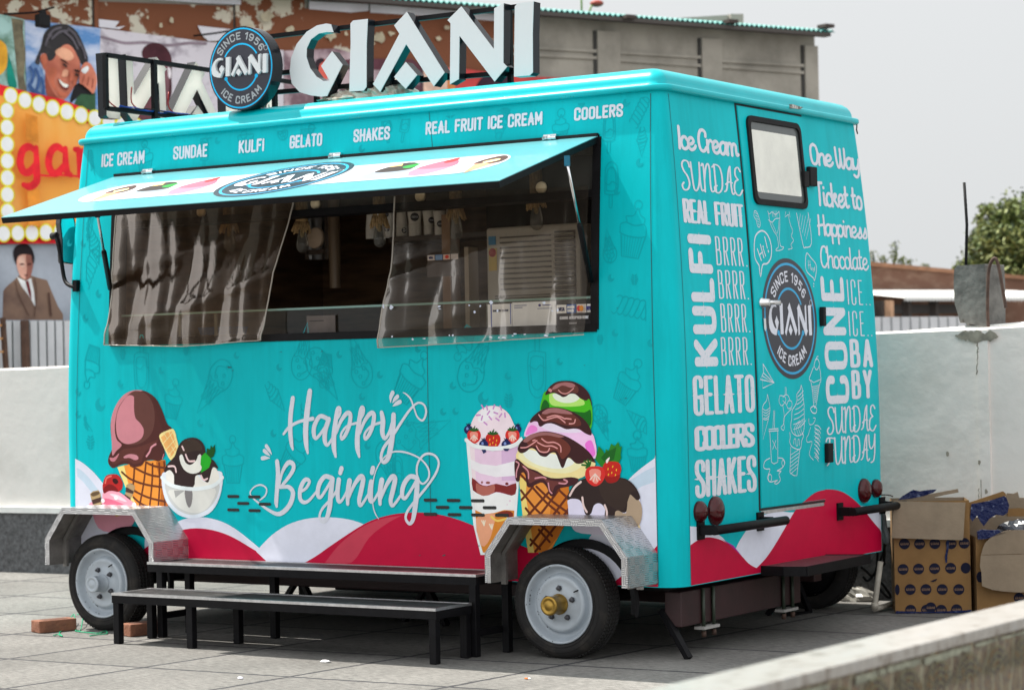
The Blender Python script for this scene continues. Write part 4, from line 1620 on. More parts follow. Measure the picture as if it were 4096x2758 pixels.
mb = MB()
tp_ = rk(K30, [(135, 960), (165, 962), (215, 978), (258, 990), (230, 1005), (180, 1000), (140, 998)])
mb.prism(tp_, lambda p, d: RW(p, d + .040), 0, .004, mat('torn_vinyl', (.16, .15, .13), .8, alt=(.5, .5, .48), scale=40, lo=.5, hi=.6))
mb.build('torn_vinyl', roof)
mb = MB()
q = RW((WD - .13, 2.915), .012)
mb.tube([q, q + Vector((0, 0, -.012)), q + Vector((.0, -.006, -.03)), q + Vector((.0, .008, -.055))], .004, black_rubber, 6)
mb.build('tape_scrap', roof)

# ------------------------------------------------------------ artwork on the serving side
k02, k12, k22 = crop(0, 2), crop(1, 2), crop(2, 2)
k03, k13, k23 = crop(0, 3), crop(1, 3), crop(2, 3)
kx = lambda x, y: (1780 + x / 2.0907, 1500 + y / 2.0907)      # close view of the right-hand group


def pS(L):
    return [s_px(*P(x, y)) for (x, y) in L]


# faint line doodles all over the vinyl
def doodle_cone(a, f, w_):
    a.stroke([f(p) for p in [(-.3, .1), (0, -.95), (.3, .1)]], w_, teal_line)
    a.stroke([f(p) for p in [(-.34, .1), (-.3, .2), (-.15, .14), (0, .22), (.15, .14), (.3, .2), (.34, .1)]], w_, teal_line, 4)
    a.stroke([f(p) for p in [(-.34, .12), (-.42, .4), (-.3, .75), (0, .9), (.3, .75), (.42, .4), (.34, .12)]], w_, teal_line, 4)
    a.stroke([f(p) for p in [(-.2, .35), (-.25, .55), (-.05, .7)]], w_, teal_line, 4)
    for t in (-.2, -.06, .08, .2):
        a.stroke([f((t, .1)), f((t * .3 + .12, -.5))], w_ * .6, teal_line)
        a.stroke([f((t, .1)), f((t * .3 - .12, -.5))], w_ * .6, teal_line)
    for (x, z) in ((.1, .5), (.2, .3), (.05, .75), (-.12, .3)):
        a.ring(f((x, z))[0], f((x, z))[1], w_ * 1.6, w_ * 2.4, teal_line, 10)


def doodle_pop(a, f, w_):
    for s_ in (1, .72):
        a.stroke([f((x * s_, z * s_ + .12 * (1 - s_))) for (x, z) in [(-.28, -.35), (-.28, .5), (-.2, .8), (0, .92), (.2, .8), (.28, .5), (.28, -.35), (-.28, -.35)]], w_, teal_line, 3)
    a.stroke([f(p) for p in [(-.07, -.37), (-.07, -.85), (0, -.92), (.07, -.85), (.07, -.37)]], w_, teal_line, 3)
    a.stroke([f(p) for p in [(-.28, .1), (-.1, 0), (.05, .12), (.28, .0)]], w_, teal_line, 4)


def doodle_cup(a, f, w_):
    a.stroke([f(p) for p in [(-.45, .1), (-.3, -.6), (.3, -.6), (.45, .1)]], w_, teal_line)
    a.stroke([f(p) for p in [(-.5, .1), (-.2, .02), (.2, .02), (.5, .1)]], w_, teal_line, 3)
    for t in range(-4, 5):
        a.stroke([f((t * .1, .04)), f((t * .07, -.6))], w_ * .6, teal_line)
    a.stroke([f(p) for p in [(-.48, .12), (-.5, .35), (-.3, .45), (-.36, .6), (-.1, .65), (0, .9), (.12, .7), (.3, .6), (.3, .45), (.5, .35), (.48, .12)]], w_, teal_line, 4)
    a.stroke([f(p) for p in [(-.3, .42), (0, .36), (.3, .44)]], w_, teal_line, 3)
    a.ring(f((0, .98))[0], f((0, .98))[1], w_ * 4, w_ * 5, teal_line, 14)


def doodle_swirl(a, f, w_):
    a.stroke([f(p) for p in [(-.3, -.05), (0, -.95), (.3, -.05)]], w_, teal_line)
    for z in (0, .2, .4, .6):
        r = .36 * (1 - z * .9)
        a.stroke([f(p) for p in [(-r, z), (-r * .6, z - .09), (r * .6, z - .03), (r, z + .12), (r * .7, z + .2)]], w_, teal_line, 4)
        a.stroke([f(p) for p in [(-r, z), (-r * .9, z + .14), (-r * .6, z + .2)]], w_, teal_line, 4)
    for z in (-.2, -.4, -.6):
        a.stroke([f((-.3 * (1 + z), z)), f((.3 * (1 + z), z + .12))], w_ * .6, teal_line)


def doodle_roll(a, f, w_):
    n = 6
    for k in range(n):
        x = -.8 + 1.6 * k / n
        a.stroke([f(p) for p in [(x, .3), (x + .12, .38), (x + .25, .28), (x + .12, -.2), (x, -.36), (x - .12, -.3)]], w_, teal_line, 4)
    a.stroke([f(p) for p in [(.8, .3), (.95, .1), (.95, -.2), (.8, -.36), (.7, -.1), (.8, .3)]], w_, teal_line, 4)


def doodle_moon(a, f, w_):
    pts = [(.5 * cos(RAD(t)), .5 * sin(RAD(t))) for t in range(95, 380, 15)] + [(.22 + .32 * cos(RAD(t)), .2 + .32 * sin(RAD(t))) for t in range(330, 90, -20)]
    a.poly([f(p) for p in pts], teal_line)


def doodle_leaf(a, f, w_):
    for s_ in (-1, 1):
        for k in range(5):
            z = -.4 + .2 * k
            e = .42 * (1 - abs(z) * .9)
            a.poly([f(p) for p in [(s_ * .03, z), (s_ * e, z + .14), (s_ * e * .9, z + .27), (s_ * .03, z + .15)]], teal_line)


DD = dict(c=doodle_cone, p=doodle_pop, u=doodle_cup, s=doodle_swirl, r=doodle_roll, m=doodle_moon, l=doodle_leaf)
PLACE = [('c', 205, 370, 38, 30), ('u', 330, 370, 50, 5), ('s', 470, 300, 45, 160), ('p', 465, 350, 40, 0), ('u', 560, 320, 48, 10), ('m', 415, 320, 9, 0), ('m', 495, 320, 9, 0), ('c', 640, 290, 36, 200),
         ('u', 700, 285, 46, -15), ('p', 880, 285, 46, 8), ('p', 920, 285, 44, -8), ('m', 823, 338, 9, 0), ('l', 1025, 250, 26, 0), ('s', 1140, 275, 52, 170), ('c', 1150, 250, 44, 20), ('u', 1275, 300, 46, 0), ('p', 1385, 300, 55, 0),
         ('m', 1323, 233, 10, 0), ('m', 1425, 233, 10, 0), ('r', 1455, 255, 40, 60), ('s', 1460, 320, 40, 0), ('m', 1455, 370, 10, 0),
         ('c', 200, 500, 60, 150), ('m', 158, 553, 8, 0), ('m', 189, 553, 8, 0), ('r', 205, 610, 50, 65), ('m', 224, 667, 9, 0), ('m', 194, 723, 9, 0), ('s', 215, 560, 50, 20), ('u', 208, 820, 60, 165), ('l', 279, 808, 13, 0),
         ('p', 322, 830, 78, 180), ('m', 274, 872, 9, 0), ('m', 228, 920, 16, 0), ('l', 206, 1010, 17, 0), ('u', 393, 920, 55, -10), ('m', 367, 842, 9, 0), ('c', 485, 880, 85, -40), ('m', 455, 962, 9, 0), ('l', 423, 800, 12, 0),
         ('u', 530, 1060, 66, 0), ('m', 178, 942, 9, 0), ('m', 178, 890, 9, 0), ('c', 190, 965, 36, 60), ('m', 452, 786, 8, 0), ('m', 538, 808, 9, 0),
         ('c', 690, 800, 75, 170), ('c', 735, 850, 80, 35), ('s', 625, 900, 50, 40), ('c', 815, 820, 75, 200), ('m', 635, 835, 9, 0), ('m', 772, 806, 9, 0), ('u', 930, 870, 80, -35), ('m', 864, 852, 9, 0), ('m', 823, 902, 9, 0),
         ('c', 960, 985, 95, 110), ('m', 951, 793, 9, 0), ('m', 1030, 877, 9, 0), ('m', 1099, 905, 15, 0), ('m', 1008, 936, 9, 0), ('m', 1036, 935, 9, 0), ('m', 929, 962, 9, 0), ('m', 836, 1013, 9, 0), ('u', 665, 1040, 66, -40), ('c', 885, 1060, 70, 20),
         ('p', 905, 1080, 50, 0), ('m', 1155, 855, 9, 0), ('c', 1085, 820, 90, 150), ('u', 1060, 770, 50, 150), ('l', 1157, 915, 17, 0), ('s', 700, 960, 60, 15), ('m', 622, 985, 9, 0), ('u', 740, 830, 46, 170),
         ('p', 1222, 830, 85, 180), ('m', 1273, 822, 9, 0), ('u', 1425, 880, 66, -30), ('m', 1383, 955, 9, 0), ('u', 1450, 1040, 55, 0), ('s', 1455, 960, 50, -130), ('c', 1370, 960, 50, 20),
         ('u', 1440, 540, 80, -10), ('m', 1404, 435, 9, 0), ('m', 1390, 632, 9, 0), ('l', 1443, 639, 13, 0), ('r', 1440, 700, 62, -12), ('m', 1399, 757, 9, 0), ('l', 1365, 775, 12, 0), ('p', 1390, 420, 60, 0), ('c', 1385, 560, 45, 190), ('m', 1480, 780, 9, 0)]
DOOD = []
for (kd, x, y, sz, an) in PLACE:
    q = s_px(*P(x, y))
    h = s_px(*P(x, y - 10))[1] - q[1]
    e = sz / 10 * h * .95
    ca, sa = cos(RAD(an)), sin(RAD(an))

    def f(p, q=q, e=e, ca=ca, sa=sa):
        x_, z_ = p[0] * e, p[1] * e
        X, Z = q[0] + x_ * ca - z_ * sa, q[1] + x_ * sa + z_ * ca
        return (min(max(X, XL + .2), -.17), min(Z, 2.885))
    if kd in 'ml':
        e *= 2.0
        f = lambda p, q=q, e=e: (q[0] + p[0] * e, min(2.885, q[1] + p[1] * e))
    a_ = Art(SW, .0006 + .0002 * ((len(DOOD) * 7) % 5), .000012)
    DD[kd](a_, f, .0052)
    DOOD.append(a_)
    a_.build('printed_doodle', body)

# small scuffs and torn spots in the vinyl
scuff = mat('vinyl_scuff', (.0, .07, .085), .6)
rr = random.Random(61)
for (x, y, e) in ((523, 835, 5), (530, 842, 2.5), (733, 799, 3), (757, 405, 2), (1425, 905, 3), (1412, 908, 2), (640, 800, 2), (1090, 1240, 2.5), (1010, 1262, 4), (955, 1262, 3), (1190, 1110, 2), (430, 1000, 2), (1405, 700, 2), (1330, 830, 2), (880, 1120, 2), (300, 1100, 2)):
    a_ = Art(SW, .0045)
    an_ = rr.uniform(-.5, .5)
    a_.poly([s_px(*P(x + e * (1.4 * cos(an_) * cos(t * .7) - .35 * sin(an_) * sin(t * .7)) * rr.uniform(.4, 1.2), y + e * (1.4 * sin(an_) * cos(t * .7) + .35 * cos(an_) * sin(t * .7)) * rr.uniform(.4, 1.2))) for t in range(9)], scuff)
    a_.build('vinyl_scuff', body)

# panel seams
seam = mat('seam', (.0, .12, .14), .6)
a_ = Art(SW, .0018, .00003)
for (x0, y0, x1, y1, wd) in ((972, 785, 983, 1265, .004), (1288, 255, 1300, 0, 0), (1723 / 4 + 545, 250, 985, 345, .004)):
    if wd:
        a_.stroke([s_px(*P(x0, y0)), s_px(*P(x1, y1))], wd, seam)
a_.stroke([(-.118, ZB + .01), (-.118, 1.2), (-.135, 2.0), (-.16, 2.9)], .005, seam)
a_.stroke([(XL + .13, ZB + .01), (XL + .13, 1.2), (XL + .15, 2.0), (XL + .18, 2.88)], .004, seam)
a_.build('panel_seam', body)
a_ = Art(RW, .0018, .00003)
a_.stroke([(.125, ZB + .01), (.128, 1.2), (.145, 2.0), (.17, 2.9)], .004, seam)
a_.build('panel_seam', body)

# red and white waves along the bottom
RED, RED2, WHT, BLU = flat(190, 2, 56, .5, 1.0), flat(200, 62, 84, .5, 1.0), flat(212, 214, 228), flat(186, 204, 220)
zc = lambda L, lo=ZB + .004: [(p[0], max(p[1], lo)) for p in L]
a_ = Art(SW, .0022, .00004)
a_.poly(zc(sk(k02, cr([(686, 1030), (760, 1072), (860, 1160), (950, 1270), (1050, 1400), (1100, 1500), (1150, 1560)], 4)) + sk(k02, [(1150, 1900), (690, 1900)])), WHT)
a_.poly(sk(k02, cr([(700, 1110), (760, 1150), (850, 1250), (930, 1380), (960, 1480)], 3)[::1] + [(900, 1480), (830, 1330), (760, 1240), (705, 1190)]), BLU)
a_.poly(zc(pS(cr([(395, 1190), (425, 1178), (470, 1176), (520, 1192), (570, 1228), (612, 1267), (640, 1310)], 4) + [(640, 1340), (330, 1340), (330, 1225)])), WHT)
a_.poly(zc(pS(cr([(300, 1270), (360, 1225), (420, 1203), (470, 1202), (520, 1216), (570, 1244), (620, 1276), (660, 1310)], 4) + [(680, 1340), (200, 1340)])), RED)
a_.poly(zc(pS(cr([(583, 1253), (620, 1215), (665, 1188), (720, 1176), (780, 1178), (830, 1192), (900, 1230)], 4) + [(900, 1340), (660, 1340), (612, 1280)])), WHT)
a_.poly(zc(pS(cr([(600, 1320), (700, 1275), (760, 1235), (830, 1190), (880, 1172), (930, 1165), (985, 1167), (1040, 1180), (1100, 1204), (1150, 1226), (1240, 1264), (1300, 1320)], 4) + [(1300, 1350), (600, 1350)])), RED)
a_.poly(zc(pS(cr([(740, 1278), (775, 1235), (820, 1200), (865, 1180), (915, 1171)], 4)[::-1] + cr([(740, 1278), (800, 1278), (840, 1222), (880, 1190), (915, 1171)], 4)[:-1])), RED2)
# white sweep at the right end
a_.poly(zc([(min(p[0], -.121), p[1]) for p in pS(cr([(1330, 1240), (1400, 1130), (1440, 1080), (1490, 1041)], 4))] + [(-.12, s_px(*P(1500, 1034))[1]), (-.12, ZB), (s_px(*P(1300, 1320))[0], ZB)]), WHT)
a_.poly(pS([(1432, 1092), (1468, 1070), (1490, 1060), (1490, 1095), (1460, 1105), (1440, 1120)]), BLU)
a_.poly(zc([(min(p[0], -.12), p[1]) for p in pS([(1498, 1240), (1498, 1360), (1300, 1360), (1400, 1320), (1450, 1280), (1478, 1258)])]), RED)
for p_ in a_.mb.v:
    pass
a_.build('wave_artwork', body)

# lettering: the two written words
a_ = Art(SW, .0034, .00003)
KW = s_px(*k12(0, 0))[0]
pxm = abs(s_px(*k12(600, 800))[0] - s_px(*k12(500, 800))[0]) / 100


def brush(L, sm=5, k=k12):
    pts = []
    for (x, y, w_) in L:
        q = s_px(*k(x, y))
        pts.append((q[0], q[1], w_ * pxm * .93))
    a_.stroke(pts, .01, white_print, sm, maxlen=1)


for st in (
    [(338, 482, 40), (318, 640, 42), (315, 780, 42), (325, 890, 36), (338, 945, 18)],
    [(493, 418, 44), (470, 590, 52), (455, 760, 50), (460, 900, 42), (474, 978, 20)],
    [(254, 806, 20), (310, 740, 26), (400, 692, 24), (520, 666, 32)],
    [(655, 668, 36), (585, 645, 34), (535, 730, 40), (530, 810, 38), (550, 845, 28), (600, 790, 24), (665, 690, 26)],
    [(665, 672, 40), (632, 780, 44), (630, 870, 40), (655, 905, 26), (700, 840, 20)],
    [(725, 690, 20), (765, 630, 22), (768, 575, 24), (745, 580, 34), (728, 690, 42), (712, 820, 46), (712, 930, 44), (728, 1010, 22)],
    [(732, 800, 22), (775, 690, 30), (830, 618, 36), (862, 635, 38), (850, 730, 36), (815, 815, 32), (782, 850, 26), (780, 800, 20), (830, 735, 18), (915, 706, 20)],
    [(940, 690, 20), (978, 625, 22), (982, 572, 24), (960, 576, 34), (942, 690, 42), (926, 820, 46), (926, 930, 44), (942, 1010, 22)],
    [(946, 800, 22), (990, 690, 30), (1045, 618, 36), (1076, 635, 38), (1064, 730, 36), (1030, 815, 32), (996, 850, 26), (994, 800, 20), (1050, 735, 18), (1140, 700, 22)],
    [(1145, 612, 34), (1158, 690, 44), (1152, 790, 42), (1175, 845, 30), (1215, 790, 24), (1245, 690, 26)],
    [(1254, 634, 42), (1248, 760, 46), (1232, 900, 48), (1205, 1020, 42), (1165, 1062, 30), (1140, 1020, 26), (1165, 930, 26), (1240, 830, 26), (1330, 690, 22), (1400, 590, 20), (1470, 525, 16), (1530, 540, 16), (1550, 610, 18), (1520, 682, 16), (1470, 650, 14), (1440, 570, 14), (1410, 490, 14), (1370, 445, 12), (1340, 430, 4)],
    [(1228, 520, 6), (1230, 470, 30), (1246, 432, 36)], [(1246, 522, 6), (1266, 490, 28), (1290, 466, 32)], [(1248, 552, 6), (1280, 530, 30), (1312, 514, 34)],
    [(146, 990, 6), (122, 950, 28), (98, 915, 32)], [(130, 1004, 6), (100, 976, 30), (80, 958, 32)], [(128, 1024, 6), (90, 1022, 30), (62, 1026, 32)],
    [(196, 1056, 40), (204, 1160, 42), (196, 1300, 40), (188, 1420, 38), (192, 1462, 24)],
    [(212, 1290, 20), (240, 1160, 26), (290, 1072, 36), (335, 1072, 38), (345, 1120, 36), (300, 1200, 30), (225, 1290, 24)],
    [(222, 1292, 22), (300, 1286, 34), (340, 1340, 42), (315, 1440, 42), (250, 1515, 38), (190, 1530, 32), (110, 1490, 24), (40, 1440, 18), (-20, 1390, 14), (-50, 1340, 12), (-10, 1285, 12), (50, 1268, 14), (98, 1300, 14), (90, 1360, 14), (40, 1405, 12)],
    [(405, 1332, 22), (460, 1296, 24), (490, 1235, 28), (450, 1222, 34), (408, 1300, 38), (405, 1390, 36), (440, 1425, 30), (490, 1405, 24), (560, 1320, 18)],
    [(692, 1205, 38), (630, 1192, 36), (580, 1260, 40), (565, 1350, 38), (590, 1380, 28), (640, 1310, 24), (696, 1215, 26)],
    [(700, 1215, 42), (685, 1340, 46), (672, 1480, 44), (640, 1585, 36), (600, 1600, 26), (582, 1550, 22), (610, 1480, 22), (690, 1390, 22), (745, 1300, 20)],
    [(757, 1222, 42), (745, 1330, 42), (755, 1415, 34), (790, 1400, 22), (850, 1280, 18)], [(782, 1118, 40), (770, 1158, 38)],
    [(855, 1232, 46), (838, 1340, 42), (838, 1440, 30)], [(838, 1410, 22), (890, 1280, 30), (950, 1196, 40), (978, 1215, 42), (960, 1320, 42), (942, 1410, 38), (960, 1452, 26), (1040, 1330, 20)],
    [(1052, 1240, 42), (1038, 1340, 42), (1046, 1415, 34), (1080, 1400, 22), (1140, 1290, 18)], [(1068, 1116, 40), (1058, 1156, 38)],
    [(1148, 1226, 46), (1130, 1340, 42), (1132, 1440, 30)], [(1132, 1410, 22), (1185, 1280, 30), (1240, 1196, 40), (1268, 1215, 42), (1248, 1320, 42), (1228, 1410, 38), (1250, 1455, 26), (1330, 1350, 20)],
    [(1468, 1205, 38), (1405, 1192, 36), (1350, 1260, 40), (1332, 1350, 38), (1358, 1390, 28), (1410, 1320, 24), (1468, 1220, 26)],
    [(1470, 1215, 42), (1465, 1340, 46), (1448, 1490, 44), (1428, 1590, 34), (1396, 1618, 26), (1365, 1570, 22), (1385, 1500, 22), (1470, 1390, 22), (1560, 1280, 20), (1640, 1160, 20), (1665, 1060, 18), (1620, 995, 18), (1540, 990, 18), (1480, 1060, 18), (1465, 1150, 18), (1490, 1235, 16), (1530, 1255, 16), (1575, 1200, 16), (1570, 1120, 16), (1510, 1040, 14), (1420, 990, 14), (1320, 965, 14), (1230, 975, 12), (1150, 1040, 10), (1090, 1150, 10), (1065, 1290, 10), (1065, 1430, 10), (1085, 1520, 10), (1118, 1575, 6)],
):
    brush(st)
a_.build('lettering', body, 'white brush lettering reading Happy Begining')

# menu words along the top band
a_ = Art(SW, .0024, .00014)
for (wd, x0, y0, x1, y1) in (('ICE CREAM', 231, 382, 330, 345), ('SUNDAE', 394, 365, 473, 333), ('KULFI', 543, 351, 602, 319), ('GELATO', 659, 340, 734, 306), ('SHAKES', 804, 326, 888, 290), ('REAL FRUIT ICE CREAM', 968, 309, 1235, 257), ('COOLERS', 1306, 277, 1418, 238)):
    A = s_px(*P(x0, y0))
    B = s_px(*P(x1, y1))
    hgt = s_px(*P(x0, y0 - 31))[1] - A[1]
    bx = (A[0], A[1] + .004, B[0], A[1] + hgt)
    a_ = Art(SW, .0024)
    lettering(a_, wd, bx, .0135, white_print, gap=.26, sp=.42, spur=.003)
    a_.build('lettering', body, 'white menu lettering reading ' + wd)

# ------------------------------------------------------------ ice creams on the left
def C_(r, g_, b_):
    return flat(r, g_, b_)


def group_art(k):
    def f(pts, col, sm=4):
        a_.poly(sk(k, pts), C_(*col), sm)

    def st(pts, wd, col, sm=4):
        a_.stroke([(*s_px(*k(p[0], p[1])),) for p in pts], wd, C_(*col), sm, maxlen=1)
    return f, st


a_ = Art(SW, .0030, .00003)
f, st = group_art(k02)
f([(1070, 1105), (1180, 1080), (1330, 1050), (1505, 1040), (1530, 1300), (1530, 1620), (1400, 1640), (1270, 1560), (1230, 1500)], (228, 142, 52), 0)
f([(1070, 1108), (1130, 1090), (1180, 1300), (1280, 1560), (1240, 1520)], (246, 214, 130), 0)
f([(1420, 1060), (1505, 1040), (1530, 1300), (1530, 1620), (1440, 1640), (1470, 1300)], (176, 96, 26), 0)
brn = (98, 46, 22)
for L in ([(1110, 1150), (1190, 1215), (1330, 1265), (1500, 1290)], [(1160, 1275), (1240, 1330), (1360, 1385), (1510, 1420)], [(1215, 1380), (1290, 1440), (1400, 1480), (1515, 1500)], [(1190, 1090), (1300, 1150), (1400, 1185), (1510, 1195)], [(1330, 1062), (1400, 1095), (1505, 1115)],
          [(1330, 1062), (1310, 1250), (1265, 1490)], [(1390, 1075), (1385, 1250), (1360, 1500)], [(1450, 1070), (1455, 1250), (1440, 1500)], [(1495, 1060), (1505, 1250), (1500, 1500)], [(1225, 1115), (1215, 1250), (1195, 1330)]):
    st(L, .013, brn)
f([(1010, 780), (1012, 690), (1055, 550), (1130, 450), (1225, 408), (1330, 420), (1420, 485), (1480, 600), (1520, 710), (1562, 752), (1540, 800), (1495, 900), (1500, 1000), (1450, 1052), (1390, 1040), (1325, 1050), (1290, 1092), (1230, 1104), (1165, 1078), (1100, 1085), (1030, 1115), (988, 1070), (992, 1010), (1022, 940), (1018, 860)], (74, 34, 30))
f([(1012, 690), (1055, 550), (1130, 450), (1222, 409), (1300, 415), (1190, 440), (1090, 560), (1048, 720), (1062, 850), (1110, 905), (1060, 960), (1025, 1000), (1020, 880)], (188, 122, 132))
f([(1230, 415), (1330, 440), (1395, 540), (1410, 680), (1380, 800), (1300, 880), (1200, 905), (1110, 880), (1062, 800), (1052, 700), (1080, 570), (1150, 470)], (92, 54, 48))
f([(1215, 462), (1160, 462), (1085, 570), (1058, 700), (1072, 830), (1130, 890), (1210, 890), (1290, 845), (1310, 770), (1280, 710), (1235, 660), (1222, 580), (1222, 500)], (192, 124, 134))
f([(1120, 945), (1250, 925), (1380, 880), (1440, 860), (1400, 920), (1330, 960), (1300, 1020), (1290, 1060), (1220, 1080), (1170, 1050), (1120, 1050), (1050, 1080), (1020, 1060), (1080, 1000)], (88, 44, 38))
f([(1130, 1010), (1180, 988), (1245, 998), (1262, 1030), (1230, 1042), (1180, 1022), (1135, 1026)], (192, 128, 138))
f([(1000, 1020), (1012, 1050), (1050, 1050), (1088, 980), (1040, 1020)], (186, 116, 126))
st([(1335, 1008), (1365, 965), (1380, 925), (1420, 898)], .012, (206, 140, 150))
st([(1480, 1030), (1492, 990)], .006, (196, 120, 130))
f([(1450, 830), (1470, 798), (1520, 775), (1568, 758), (1592, 780), (1610, 850), (1628, 940), (1600, 1000), (1558, 1046), (1520, 985), (1480, 900)], (246, 212, 142), 2)
f([(1464, 838), (1520, 792), (1570, 780), (1594, 860), (1608, 945), (1556, 1020), (1510, 940)], (226, 168, 98), 0)
for L in ([(1464, 838), (1560, 1010)], [(1500, 808), (1596, 975)], [(1540, 788), (1606, 930)], [(1480, 900), (1575, 790)], [(1510, 950), (1600, 850)], [(1540, 995), (1606, 910)]):
    st(L, .004, (250, 222, 160), 0)
# bowl
f([(1474, 1180), (1505, 1150), (1600, 1150), (1800, 1130), (1990, 1140), (2028, 1180), (2020, 1300), (1980, 1430), (1900, 1530), (1755, 1572), (1620, 1535), (1520, 1430), (1480, 1300)], (214, 222, 232), 3)
f([(1505, 1255), (1600, 1290), (1750, 1300), (1900, 1285), (1998, 1255), (1975, 1380), (1890, 1490), (1755, 1540), (1630, 1500), (1540, 1400)], (196, 198, 196), 3)
f([(1540, 1315), (1750, 1318), (1960, 1300), (1930, 1420), (1860, 1500), (1755, 1522), (1640, 1480), (1570, 1400)], (214, 214, 208), 3)
f([(1510, 1165), (1545, 1130), (1590, 1180), (1600, 1285), (1530, 1260)], (226, 224, 218), 3)
f([(1755, 1200), (1800, 1180), (1870, 1240), (1940, 1110), (1985, 1150), (1990, 1250), (1860, 1290), (1755, 1295)], (226, 224, 216), 3)
f([(1500, 1155), (1520, 1085), (1590, 1010), (1615, 940), (1660, 868), (1740, 838), (1815, 855), (1862, 915), (1882, 1000), (1950, 1050), (1988, 1120), (1940, 1105), (1915, 1190), (1895, 1245), (1855, 1225), (1830, 1180), (1780, 1190), (1758, 1290), (1600, 1286), (1585, 1180), (1545, 1132)], (46, 30, 30), 3)
f([(1650, 990), (1640, 930), (1680, 870), (1750, 850), (1820, 890), (1840, 950), (1760, 960)], (58, 44, 36), 3)
f([(1635, 1010), (1662, 994), (1690, 1065), (1740, 1085), (1790, 1040), (1805, 1000), (1832, 1000), (1834, 1130), (1760, 1166), (1690, 1140), (1650, 1080)], (222, 222, 214), 3)
f([(1685, 1318), (1750, 1318), (1748, 1430), (1722, 1474), (1695, 1420)], (126, 122, 122), 3)
f([(1585, 1318), (1685, 1318), (1640, 1350), (1600, 1385)], (160, 160, 158), 0)
for L in ([(1660, 918), (1675, 952)], [(1692, 992), (1720, 1050), (1772, 1050)], [(1534, 1100), (1590, 1100), (1605, 1150)], [(1832, 1182), (1855, 1222), (1890, 1210)]):
    st(L, .011, (226, 196, 196))
st([(1474, 1200), (1560, 1270), (1750, 1305), (1940, 1275), (2026, 1200)], .022, (222, 230, 242))
f([(1832, 1010), (1870, 975), (1915, 1000), (1925, 1050), (1905, 1110), (1870, 1135), (1828, 1158), (1840, 1110), (1826, 1080)], (30, 164, 34), 0)
f([(1880, 985), (1885, 935), (1915, 945), (1918, 908), (1940, 930), (1955, 898), (1962, 960), (1945, 1010), (1920, 1025)], (14, 74, 20), 0)
# cherry, wafers, pink cream
f([(1128, 1385), (1150, 1330), (1160, 1265), (1195, 1248), (1232, 1280), (1220, 1340), (1190, 1400)], (168, 142, 104), 0)
f([(1145, 1330), (1150, 1285), (1222, 1325), (1212, 1350)], (70, 48, 40), 0)
f([(1130, 1395), (1138, 1350), (1190, 1385), (1180, 1410)], (70, 48, 40), 0)
f([(830, 1480), (815, 1440), (860, 1415), (930, 1395), (940, 1340), (990, 1325), (1050, 1318), (1110, 1345), (1180, 1400), (1235, 1440), (1260, 1500), (1200, 1640), (1060, 1700), (900, 1660)], (236, 158, 176), 3)
f([(940, 1390), (1020, 1400), (1120, 1440), (1200, 1490), (1060, 1470), (950, 1440)], (214, 104, 132), 3)
f([(1000, 1350), (1080, 1360), (1160, 1420), (1080, 1400)], (250, 204, 214), 3)
f([(822, 1350), (850, 1325), (900, 1315), (918, 1345), (935, 1470), (870, 1478), (840, 1420)], (176, 150, 108), 0)
f([(836, 1405), (922, 1378), (928, 1420), (848, 1445)], (70, 48, 40), 0)
f([(848, 1465), (934, 1440), (940, 1490), (860, 1500)], (70, 48, 40), 0)
f([(830, 1350), (868, 1330), (908, 1330), (900, 1355), (850, 1372)], (96, 76, 54), 3)
f([(940, 1260), (965, 1190), (1020, 1170), (1080, 1180), (1118, 1240), (1115, 1300), (1080, 1330), (1030, 1322), (990, 1325), (950, 1345), (938, 1300)], (172, 30, 30), 3)
f([(945, 1300), (1000, 1260), (1060, 1290), (1080, 1330), (1030, 1322), (990, 1325), (950, 1345)], (118, 14, 18), 3)
f([(1028, 1215), (1060, 1210), (1082, 1240), (1060, 1262), (1034, 1245)], (52, 10, 12), 3)
st([(962, 1250), (975, 1205), (1015, 1188)], .012, (220, 104, 92))
for (x, y) in ((1060, 1384), (1225, 1444), (940, 1410)):
    f([(x + 18 * cos(t), y + 20 * sin(t)) for t in (0, 1, 2, 3, 4, 5)], (248, 240, 236), 2)
st([(1060, 1545), (1150, 1520)], .014, (222, 176, 92), 0)
a_.build('ice_cream_artwork', body, 'printed chocolate cone with a sundae bowl and a cherry')

# ------------------------------------------------------------ ice creams on the right
a_ = Art(SW, .0030, .00003)
f, st = group_art(kx)
# parfait cup
f([(178, 530), (240, 600), (400, 620), (600, 570), (645, 510), (620, 900), (590, 1340), (560, 1500), (300, 1500), (240, 1250)], (224, 232, 240), 0)
f([(208, 590), (400, 635), (612, 585), (575, 1330), (540, 1480), (320, 1480), (265, 1300)], (226, 196, 218), 0)
f([(208, 590), (250, 604), (285, 1400), (265, 1300)], (240, 214, 220), 0)
f([(475, 625), (612, 585), (592, 880), (478, 880)], (208, 174, 206), 0)
f([(215, 700), (300, 740), (430, 755), (604, 712), (598, 838), (430, 850), (300, 820), (226, 778)], (232, 228, 236), 0)
f([(228, 855), (290, 905), (350, 925), (430, 905), (520, 925), (598, 900), (592, 990), (560, 1005), (490, 985), (430, 975), (370, 1000), (320, 1008), (270, 985), (236, 960)], (126, 38, 38), 2)
f([(262, 900), (300, 920), (360, 930), (415, 910), (415, 975), (360, 1000), (320, 1006), (270, 985)], (172, 98, 86), 2)
for (x, y, rx, ry, cc) in ((312, 894, 9, 10, (140, 78, 74)), (362, 897, 19, 11, (140, 78, 74)), (520, 906, 14, 12, (110, 22, 26))):
    f([(x + rx * cos(t * .8), y + ry * sin(t * .8)) for t in range(8)], cc, 2)
